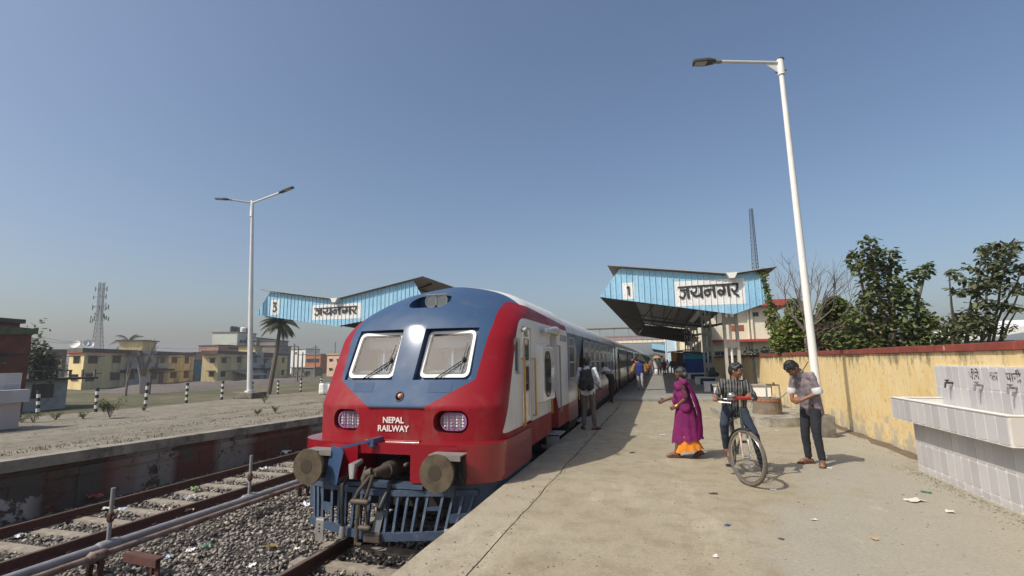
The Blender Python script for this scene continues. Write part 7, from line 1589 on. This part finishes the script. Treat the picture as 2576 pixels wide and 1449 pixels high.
# ---------------- woman in the sari
M_SARI = cloth('magenta_sari', (0.15,0.006,0.085), var=.3, scale=4, bump=.5, bscale=14, bdist=.03); M_BLOUSE = cloth('dark_maroon_blouse', (0.085,0.018,0.04), var=.2); M_ORANGE = cloth('orange_petticoat', (0.62,0.20,0.015), var=.2, rgb2=(0.7,0.5,0.3), mix=.25, mscale=18, sharp=.02)
wl0 = Vector((.36,9.02,.004)); wr_ = math.radians(78)
t, V, H = person('person, a woman in a magenta sari with orange petticoat walking across the platform', tuple(wl0), wr_, dict(pel=(0,-.02,.90), che=(0,.01,1.2), hd=(.02,.05,1.52), nek=(0,.02,1.38), sl=(-.17,0,1.34), sr=(.165,.02,1.34), el=(-.20,-.06,1.08), wl=(-.175,.13,.92), er=(.20,.10,1.10), wr=(.10,.37,1.02), hd_wl=(.2,.8,-.3), hd_wr=(-.2,.8,-.35), kl=(-.08,.10,.48), kr=(.08,-.03,.48), al=(-.08,.19,.10), ar=(.08,-.20,.12), fl=.1, fr=0, toe_fr=-.5, yaw=-.45), .905, .0095, M_SK2, M_BLOUSE, None, hair=M_GHAIR, long_sleeve=False, sandals=M_SANDAL, hair_kind='bun', hem=-.1, seed=5, hands=(.5,.4))
mb = MB()
for o in (-.085, 0, .085): mb.cap((o,-.02,.90), (o*.95,.02,1.16), .128, .118, 12)
mb.cap((-.14,.06,1.30),(.06,.12,1.02),.085,.11,12); mb.cap((-.16,-.03,1.36),(-.02,.08,1.2),.07,.1,12)
me = remesh(mb, .012, 2, .03, 7, 2); me.materials.append(M_SARI); part('sari', None, None, t, me=me)
def skirt_loft(name, zt, zb, m, r0, r1, seed, ex):
    mb = MB(); nr, na = 22, 72; vs = []
    for i in range(nr+1):
        v = i/nr; z = zt+(zb-zt)*v
        for j in range(na):
            a = 2*PI*j/na; st = ex*v; rx = r0+(r1-r0)*v; ry = rx*.92+st
            f = 1+.045*v*math.sin(11*a+2*v+seed)+.03*math.sin(5*a-3*v)+.06*noise.noise(Vector((math.cos(a)*2, math.sin(a)*2, v*3+seed)))
            vs.append((rx*f*math.cos(a)-.0*v, ry*f*math.sin(a)-.01, z+.05*v*math.sin(a)*(-1 if seed else -1)+.012*math.sin(9*a)*v))
    mb.add(vs, [(i*na+j, i*na+(j+1)%na, (i+1)*na+(j+1)%na, (i+1)*na+j) for i in range(nr) for j in range(na)]); return part(name, mb, m, t, True, angle=80, fixn=False)
skirt_loft('sari_skirt', .90, .30, M_SARI, .185, .175, 1, .12)
skirt_loft('petticoat', .42, .13, M_ORANGE, .16, .172, 4, .10)
mb = MB(); nu, nvv = 22, 26; vs = []
for j in range(nvv+1):
    v = j/nvv
    for i in range(nu+1):
        u = i/nu-.5; wdt = .20+.26*v; x = -.10+u*wdt+.05*v; y = -.085-.16*math.sin(v*2.2)-.03*v+.022*math.sin(u*26+v*3)*min(1,v*3)+.03*noise.noise(Vector((u*4,v*3,2))); z = 1.40-.97*v+.035*math.cos(u*PI*2)*(1-v)-.08*abs(u)*v
        if v < .08: y = y*(v/.08)+.0*(1-v/.08)
        vs.append((x, y, z))
fs = [(j*(nu+1)+i, j*(nu+1)+i+1, (j+1)*(nu+1)+i+1, (j+1)*(nu+1)+i) for j in range(nvv) for i in range(nu)]
mb.add(vs, fs); me = mesh_of(mb, 'sari_drape', M_SARI, (0,0,0), True, 80, False)
m2 = bpy.data.materials.new('sheer_magenta'); m2.use_nodes = True; N, L = nodes_of(m2); N.clear(); o_ = N.new('ShaderNodeOutputMaterial'); d_ = N.new('ShaderNodeBsdfDiffuse'); d_.inputs[0].default_value = (0.30,0.03,0.19,1); tt = N.new('ShaderNodeBsdfTranslucent'); tt.inputs[0].default_value = (0.34,0.04,0.2,1); tr = N.new('ShaderNodeBsdfTransparent'); tr.inputs[0].default_value = (.75,.4,.6,1)
a1 = N.new('ShaderNodeMixShader'); a1.inputs[0].default_value = .4; L.new(d_.outputs[0], a1.inputs[1]); L.new(tt.outputs[0], a1.inputs[2]); a2 = N.new('ShaderNodeMixShader'); a2.inputs[0].default_value = .22; L.new(a1.outputs[0], a2.inputs[1]); L.new(tr.outputs[0], a2.inputs[2]); L.new(a2.outputs[0], o_.inputs[0]); me.materials.clear(); me.materials.append(m2); part('sari_drape', None, None, t, me=me)
for k in range(3): mb = MB(); a = V['wl']+(V['el']-V['wl'])*(.06+.06*k); d = (V['el']-V['wl']).normalized(); o1 = d.orthogonal().normalized(); o2 = d.cross(o1); mb.tube([a+(o1*math.cos(2*PI*j/14)+o2*math.sin(2*PI*j/14))*.032 for j in range(14)], .005, 5, closed=True); part('bangle', mb, mat('gold_bangle',(0.7,0.4,0.1),.3,.7), t, True)
# ---------------- man with the backpack, leaning man, porter
M_WSH = cloth('white_shirt', (0.60,0.62,0.66), var=.06); bp = (-1.70,12.2,.004)
person('person in a white shirt and grey brown trousers seen from behind beside the train', bp, math.radians(-8), dict(el=(-.25,.0,1.12), er=(.28,-.02,1.12), wl=(-.20,.22,1.02), wr=(.24,.20,.98), sl=(-.19,0,1.40), sr=(.19,0,1.40), nek=(0,.0,1.44), hd=(0,.035,1.575), pit=-.1, che=(0,.01,1.25), kl=(-.10,.02,.49), kr=(.11,.03,.49), al=(-.12,-.02,.09), ar=(.15,-.02,.09), fr=-.7, fl=.5), 1.0, .011, M_SK1, M_WSH, cloth('grey_brown_trousers',(0.125,0.105,0.09),var=.15), hair=M_HAIR, sandals=M_RUB, hem=.04, seed=11)
M_BAG = cloth('black_nylon', (0.010,0.010,0.012), rough=.6); t = thing('backpack', 'black backpack with a dangling strap on the back of the white shirted man', 'backpack', (bp[0]+.01, bp[1]-.21, .95)); mb = MB()
for a in (-.08,.08): mb.cap((bp[0]+a,bp[1]-.20,1.02),(bp[0]+a*.7,bp[1]-.19,1.32),.115,.095,12)
mb.cap((bp[0]-.04,bp[1]-.28,1.0),(bp[0]+.04,bp[1]-.28,1.12),.075,.06,10); me = remesh(mb, .012, 3, .015, 10, 8); me.materials.append(M_BAG)
for v in me.vertices: v.co -= Vector((bp[0]+.01, bp[1]-.21, .95))
b_o = part('bag_body', None, None, t, me=me)
for s_ in (-1, 1): mb = MB(); mb.tube([(bp[0]+s_*.09,bp[1]-.12,1.38),(bp[0]+s_*.11,bp[1]-.02,1.47),(bp[0]+s_*.12,bp[1]+.09,1.42),(bp[0]+s_*.13,bp[1]+.13,1.25),(bp[0]+s_*.15,bp[1]+.02,1.06)], .020, 6); part('shoulder_strap', mb, M_BAG, t, True)
mb = MB(); mb.tube([(bp[0]+.16,bp[1]-.20,1.12),(bp[0]+.22,bp[1]-.18,1.06),(bp[0]+.36,bp[1]-.16,.93)], .010, 5); part('loose_strap', mb, M_BAG, t, True)
n = NB('black_white_yoke', .85); M_YOKE = n.done(n.mix(n.rng(n.sep.outputs[2], 1.20, 1.21), n.mix(n.rng(n.sep.outputs[2], 1.10, 1.11), (0.012,0.012,0.014), (0.16,0.15,0.15)), (0.5,0.5,0.5)))
person('person in black with a white and grey yoke leaning towards the train window', (-1.78,19.3,.004), math.radians(75), dict(pel=(0,.0,.92), che=(0,.16,1.20), nek=(0,.27,1.33), hd=(0,.36,1.42), sl=(-.18,.23,1.30), sr=(.18,.23,1.30), el=(-.20,.36,1.10), er=(.22,.40,1.12), wl=(-.16,.52,1.18), wr=(.18,.56,1.22), pit=-.2, al=(-.12,-.02,.09), ar=(.14,.08,.09)), 1.0, .013, M_SK2, M_YOKE, cloth('black_trousers',(0.012,0.012,0.014)), sandals=M_WHITE, hem=.08, seed=12)
pp = (-1.0,26.4,.09)
t, V, H = person('person in blue vest and pale trousers carrying a dark load on head and shoulder', pp, math.radians(178), dict(er=(.34,.05,1.50), wr=(.18,.04,1.70), hd_wr=(-.5,0,.8), el=(-.24,-.02,1.12), wl=(-.23,.08,.92), kl=(-.09,.10,.48), kr=(.10,-.02,.48), al=(-.10,.06,.09), ar=(.10,-.10,.09)), 1.0, .016, M_SK2, cloth('royal_blue_vest',(0.02,0.03,0.17)), cloth('pale_trousers',(0.36,0.34,0.36)), sandals=M_SANDAL, long_sleeve=False, seed=13, hem=.12)
mb = MB(); mb.cap((.20,-.03,1.38),(.40,-.05,.95),.07,.10,10); mb.cap((.17,0,1.4),(.34,.04,1.50),.065,.06,10); mb.cap((-.2,-.03,1.38),(-.27,-.03,.95),.065,.09,10); mb.cap((-.18,-.04,1.36),(.18,-.04,1.36),.075,.075,10); me = remesh(mb, .016, 3, .02, 9, 4); me.materials.append(cloth('mustard_shawl',(0.36,0.20,0.06))); part('shawl', None, None, t, me=me)
mb = MB(); mb.box((-.78,26.45,1.66), (.56,.36,.34), (0,.45,.1)); o = solo('carried_load', mb, mat('dark_green_box',(0.06,0.065,0.055),.8,var=.3,scale=6), 'dark green boxy load carried on the porter\'s head', 'load', bevel=.03)
# ---------------- crowd further along the platform
crowd = [(-.87,58.3,'mauve_shirt',(0.17,0.09,0.11),(0.20,0.18,0.17),180,'person in a mauve shirt walking farthest along the train side'),
 (-.07,48.4,'grey_shirt',(0.27,0.28,0.30),(0.03,0.035,0.06),0,'person in a pale grey shirt and navy trousers in the middle of the platform'),
 (.36,50.4,'maroon_dress',(0.13,0.012,0.03),(0.10,0.02,0.03),20,'person in a deep maroon dress beside the grey shirted walker'),
 (.75,56.1,'white_kurta',(0.66,0.66,0.64),(0.07,0.07,0.08),160,'person in a white shirt and white cap facing this way'),
 (1.15,52.5,'dark_coat',(0.05,0.05,0.055),(0.30,0.17,0.10),190,'person in a dark coat over tan clothes near the food stall'),
 (1.45,46.5,'plum_top',(0.09,0.06,0.075),(0.025,0.025,0.03),170,'person in a plum grey top standing left of the blue kiosk'),
 (1.80,43.9,'dark_green_jacket',(0.022,0.032,0.026),(0.02,0.02,0.02),150,'person in a very dark green jacket close to the blue kiosk'),
 (-1.17,49.9,'mustard_top',(0.33,0.18,0.04),(0.10,0.02,0.02),0,'person in a mustard top and dark red skirt close to the train'),
 (-.45,57.5,'white_wrap',(0.6,0.58,0.55),(0.55,0.53,0.5),10,'small person in white behind the mauve shirted walker'),
 (.10,66,'brown_shirt',(0.12,0.08,0.05),(0.04,0.04,0.05),0,'person in brown in the distance carrying a dark pot on the head'),
 (-.6,70,'red_shirt',(0.25,0.05,0.03),(0.05,0.05,0.06),180,'person in dull red far down the platform'),
 (.9,72,'navy_shirt',(0.03,0.04,0.10),(0.10,0.09,0.08),0,'person in navy far down the platform before the stair tower'),
 (-1.2,64,'ochre_shirt',(0.22,0.15,0.08),(0.05,0.04,0.04),0,'person in ochre hugging the train side in the distance')]
for k, (x, y, nm, c1, c2, a, lab) in enumerate(crowd):
    sw = .12*math.sin(k*2.1)+.05
    t, V, H = person(lab, (x,y,.087), math.radians(a), dict(kl=(-.09,.06+sw,.48), al=(-.10,sw*1.5,.09), kr=(.09,-.02-sw*.5,.48), ar=(.10,-sw*1.5,.09), wl=(-.24,.05+sw,.88), wr=(.24,.10-sw,.88)), .93+.06*math.sin(k*1.7), .03, M_SK2, cloth(nm, c1), cloth(nm+'_legs', c2), detail=False, group='people further along the platform', seed=k, long_sleeve=k % 2 == 0, hem=.3 if k in (2, 7, 8) else .1)
    if k == 3: mb = MB(); mb.ell((0,.0,1.62),(.085,.09,.06)); part('white_cap', mb, M_WHITE, t, True)
mb = MB(); mb.ell((.10,66,1.95),(.30,.25,.22)); solo('carried_pot', mb, M_BLACK, 'dark round bundle on the head of a distant walker', 'bundle', smooth=True)
mb = MB(); vs = []; c_ = Vector((-.35,62,2.02)); k = 16
for i in range(4):
    for j in range(k): r_ = .52*(i+1)/4; vs.append(c_+Vector((r_*math.cos(2*PI*j/k), r_*math.sin(2*PI*j/k), -.24*((i+1)/4)**2)))
mb.add([tuple(c_)]+[tuple(v) for v in vs], [(0, 1+j, 1+(j+1)%k) for j in range(k)]+[(1+i*k+j, 1+(i+1)*k+j, 1+(i+1)*k+(j+1)%k, 1+i*k+(j+1)%k) for i in range(3) for j in range(k)]); 
t = thing('umbrella', 'faded orange umbrella open above the crowd in the distance', 'umbrella', tuple(c_)); part('umbrella_cover', mb, mat('faded_orange',(0.42,0.17,0.10),.8), t, True, fixn=False); mb = MB(); mb.tube([c_, c_-Vector((0,0,.85))], .012, 6); part('umbrella_shaft', mb, M_DARK, t)
mb = MB(); mb.ell((-.38,50.3,.42),(.20,.15,.30)); solo('white_bag', mb, M_WHITE, 'white bag standing on the platform beside the grey shirted walker', 'bag', smooth=True)
# ------------------------------------------------------------------ litter
def scrap(mb, p, s, seed, flat=.25):
    r = random.Random(seed); n = 6; vs = []; az = r.uniform(0, PI)
    for i in range(n+1):
        for j in range(n+1):
            u, v = i/n-.5, j/n-.5; q = Vector((u, v*.7, 0)); q = Matrix.Rotation(az, 3, 'Z') @ q; vs.append(Vector(p)+q*s+Vector((r.uniform(-.06,.06)*s, r.uniform(-.06,.06)*s, s*flat*(.5+.9*noise.noise(Vector((u*4+seed, v*4, seed*.7)))))))
    mb.add(vs, [(i*(n+1)+j, (i+1)*(n+1)+j, (i+1)*(n+1)+j+1, i*(n+1)+j+1) for i in range(n) for j in range(n)])
R4 = crp(0, 1380, 2.1467)
M_LW = mat('white_plastic_scrap', (0.62,0.62,0.62), .4, var=.1); lit = [((700,715),.30,(0.36,0.08,0.05),'crumpled orange red wrapper against the left rail below the wall'),((350,785),.22,(0.42,0.05,0.05),'crumpled red wrapper left of the hydrant riser'),((795,800),.22,(0.55,0.62,0.52),'pale greenish cup scrap beside the nearer riser'),((905,802),.18,(0.45,0.55,0.68),'pale blue scrap between the left rails'),((145,995),.18,(0.66,0.66,0.66),'square white scrap between the left rails'),((1440,655),.26,(0.14,0.22,0.07),'green and yellow wrapper on a sleeper'),((1290,812),.24,(0.45,0.30,0.22),'tan stone like scrap before the thick pipe'),((1395,812),.20,(0.38,0.24,0.16),'brown paper lump before the thick pipe'),((1220,1165),.20,(0.34,0.42,0.50),'light blue plastic scrap in the ballast'),((1410,1110),.20,(0.6,0.6,0.62),'clear plastic scrap in the ballast'),((1520,1075),.20,(0.12,0.22,0.16),'green plastic scrap in the ballast'),((1860,1220),.18,(0.68,0.68,0.66),'torn white paper in the ballast near the train track'),((2010,1080),.22,(0.16,0.12,0.03),'yellowish weed like scrap near the train track'),((2190,1095),.12,(0.66,0.66,0.66),'small white scrap beside the near rail'),((2250,770),.26,(0.50,0.52,0.55),'clear plastic wrap in front of the cattle guard'),((1950,505),.22,(0.6,0.6,0.58),'white scrap between far rails left of the buffer'),((2110,385),.28,(0.55,0.55,0.5),'pile of pale scraps by the far rail left of the buffer'),((1400,715),.25,(0.36,0.36,0.37),'grey plastic film between the left rails'),((1930,830),.28,(0.05,0.028,0.025),'dark maroon rag in the ballast')]
for k, ((x, y), s, c, lab) in enumerate(lit):
    p = G(*R4(x, y), -.99); mb = MB(); scrap(mb, (p.x,p.y,-.985), s*(p.y*.065+.28), k+1, .35); solo('litter', mb, mat('scrap_colour', c, .5, var=.25, scale=12), lab, 'litter', 'litter on the ballast', smooth=True)
pl = [((1050,1018),'flat pale paper scrap behind the woman by the platform step',.22,K_,(590,503),(0.6,0.56,0.5)),(0,'white scrap left of the woman on the concrete',.16,K_,(215,828),(0.55,0.52,0.47)),(0,'pale chip between the woman and the bicycle boy',.10,K_,(628,655),(0.6,0.57,0.5)),(0,'white flake left of the bowed man near the kerb',.10,K_,(1310,783),(0.6,0.58,0.54)),(0,'white flake below the front wheel shadow',.10,K_,(1275,1350),(0.62,0.6,0.57)),(0,'silvery scrap under the bowed man\'s sandal',.10,K_,(1815,1145),(0.6,0.6,0.6)),(0,'dark dry leaf in front of the bicycle',.10,K_,(705,1390),(0.07,0.05,0.035))]
for k, (_, lab, s, cr, (x, y), c) in enumerate(pl):
    p = G(*cr(x, y), .0); mb = MB(); scrap(mb, (p.x,p.y,.008), s, 60+k, .06); solo('litter', mb, mat('scrap_colour', c, .7, var=.15), lab, 'litter', 'litter on the platform', smooth=True)
for k, (x, y, s, c, lab) in enumerate(((1830,1323,.06,(0.05,0.09,0.22),'dark blue bottle cap like chip in the foreground'),(1800,1402,.06,(0.6,0.58,0.52),'white chip in the near foreground'),(2048,1310,.06,(0.58,0.55,0.5),'pale chip right of the bicycle in the foreground'),(2200,1358,.07,(0.45,0.30,0.16),'orange brown leaf before the tiled trough'),(1965,1358,.05,(0.08,0.06,0.04),'dark crumb in front of the wheel shadow'),(1590,1140,.10,(0.10,0.08,0.055),'dry leaf at the edge of the train shadow'),(2330,1240,.10,(0.05,0.22,0.12),'green scrap at the foot of the tiled trough'),(2300,1262,.18,(0.6,0.56,0.48),'pale scraps at the foot of the tiled trough'),(2390,1290,.10,(0.6,0.56,0.48),'white chip near the trough corner'))):
    p = G(x, y, 0); mb = MB(); scrap(mb, (p.x,p.y,.008), s, 80+k, .15); solo('litter', mb, mat('scrap_colour', c, .7, var=.15), lab, 'litter', 'litter on the platform', smooth=True)
def region2(rs, n):
    a = np.stack([rs.uniform(-2.0, 3.9, n), 3.3+17*rs.uniform(0,1,n)**1.5], 1); b = np.stack([JX+rs.normal(size=n//3)*.03, rs.uniform(3.3,18,n//3)], 1); c = np.stack([rs.uniform(-1.5,3.9,n//2), 20.6-np.abs(rs.normal(size=n//2))*.12], 1); d = np.stack([3.42-np.abs(rs.normal(size=n//2))*.12, rs.uniform(6,9,n//2)],1); e = np.stack([3.9-np.abs(rs.normal(size=n//2))*.18, rs.uniform(9,20,n//2)],1); P = np.concatenate([a,b,c,d,e])
    return P
n = NB('grit', .95); M_GRIT = n.done(n.mix(n.attr('tint'), (0.12,0.10,0.07), (0.34,0.30,0.24)))
stones('platform_grit', 1300, region2, lambda P, rs: rs.uniform(.004,.011,len(P))*(1+.03*P[:,1]), lambda P, rs: np.full(len(P), .004), 'small grit and crumbs scattered on the platform', 31, M_GRIT)
def region3(rs, n): return np.stack([rs.uniform(LB, LE-.4, n), 4+26*rs.uniform(0,1,n)**1.5], 1)
stones('far_platform_rubble', 4500, region3, lambda P, rs: rs.uniform(.006,.026,len(P)), lambda P, rs: np.array([lz(v) for v in P[:,1]])-.004, 'gravelly rubble on the broken surface of the far platform', 33, M_GRIT)
# ------------------------------------------------------------------ haze
mb = MB(); mb.bb(-905, 905, -905, 905, -3.2, 34.0)
hz = part('haze', mb, [], None); hz['kind'] = 'stuff'; hz['label'] = 'thin winter haze filling the air'
hm = bpy.data.materials.new('haze'); hm.use_nodes = True; N, L = nodes_of(hm); N.clear(); o = N.new('ShaderNodeOutputMaterial'); v = N.new('ShaderNodeVolumePrincipled')
v.inputs['Color'].default_value = (0.82,0.86,0.92,1); v.inputs['Density'].default_value = 0.0006; v.inputs['Anisotropy'].default_value = 0.1; L.new(v.outputs[0], o.inputs['Volume']); hz.data.materials.append(hm)
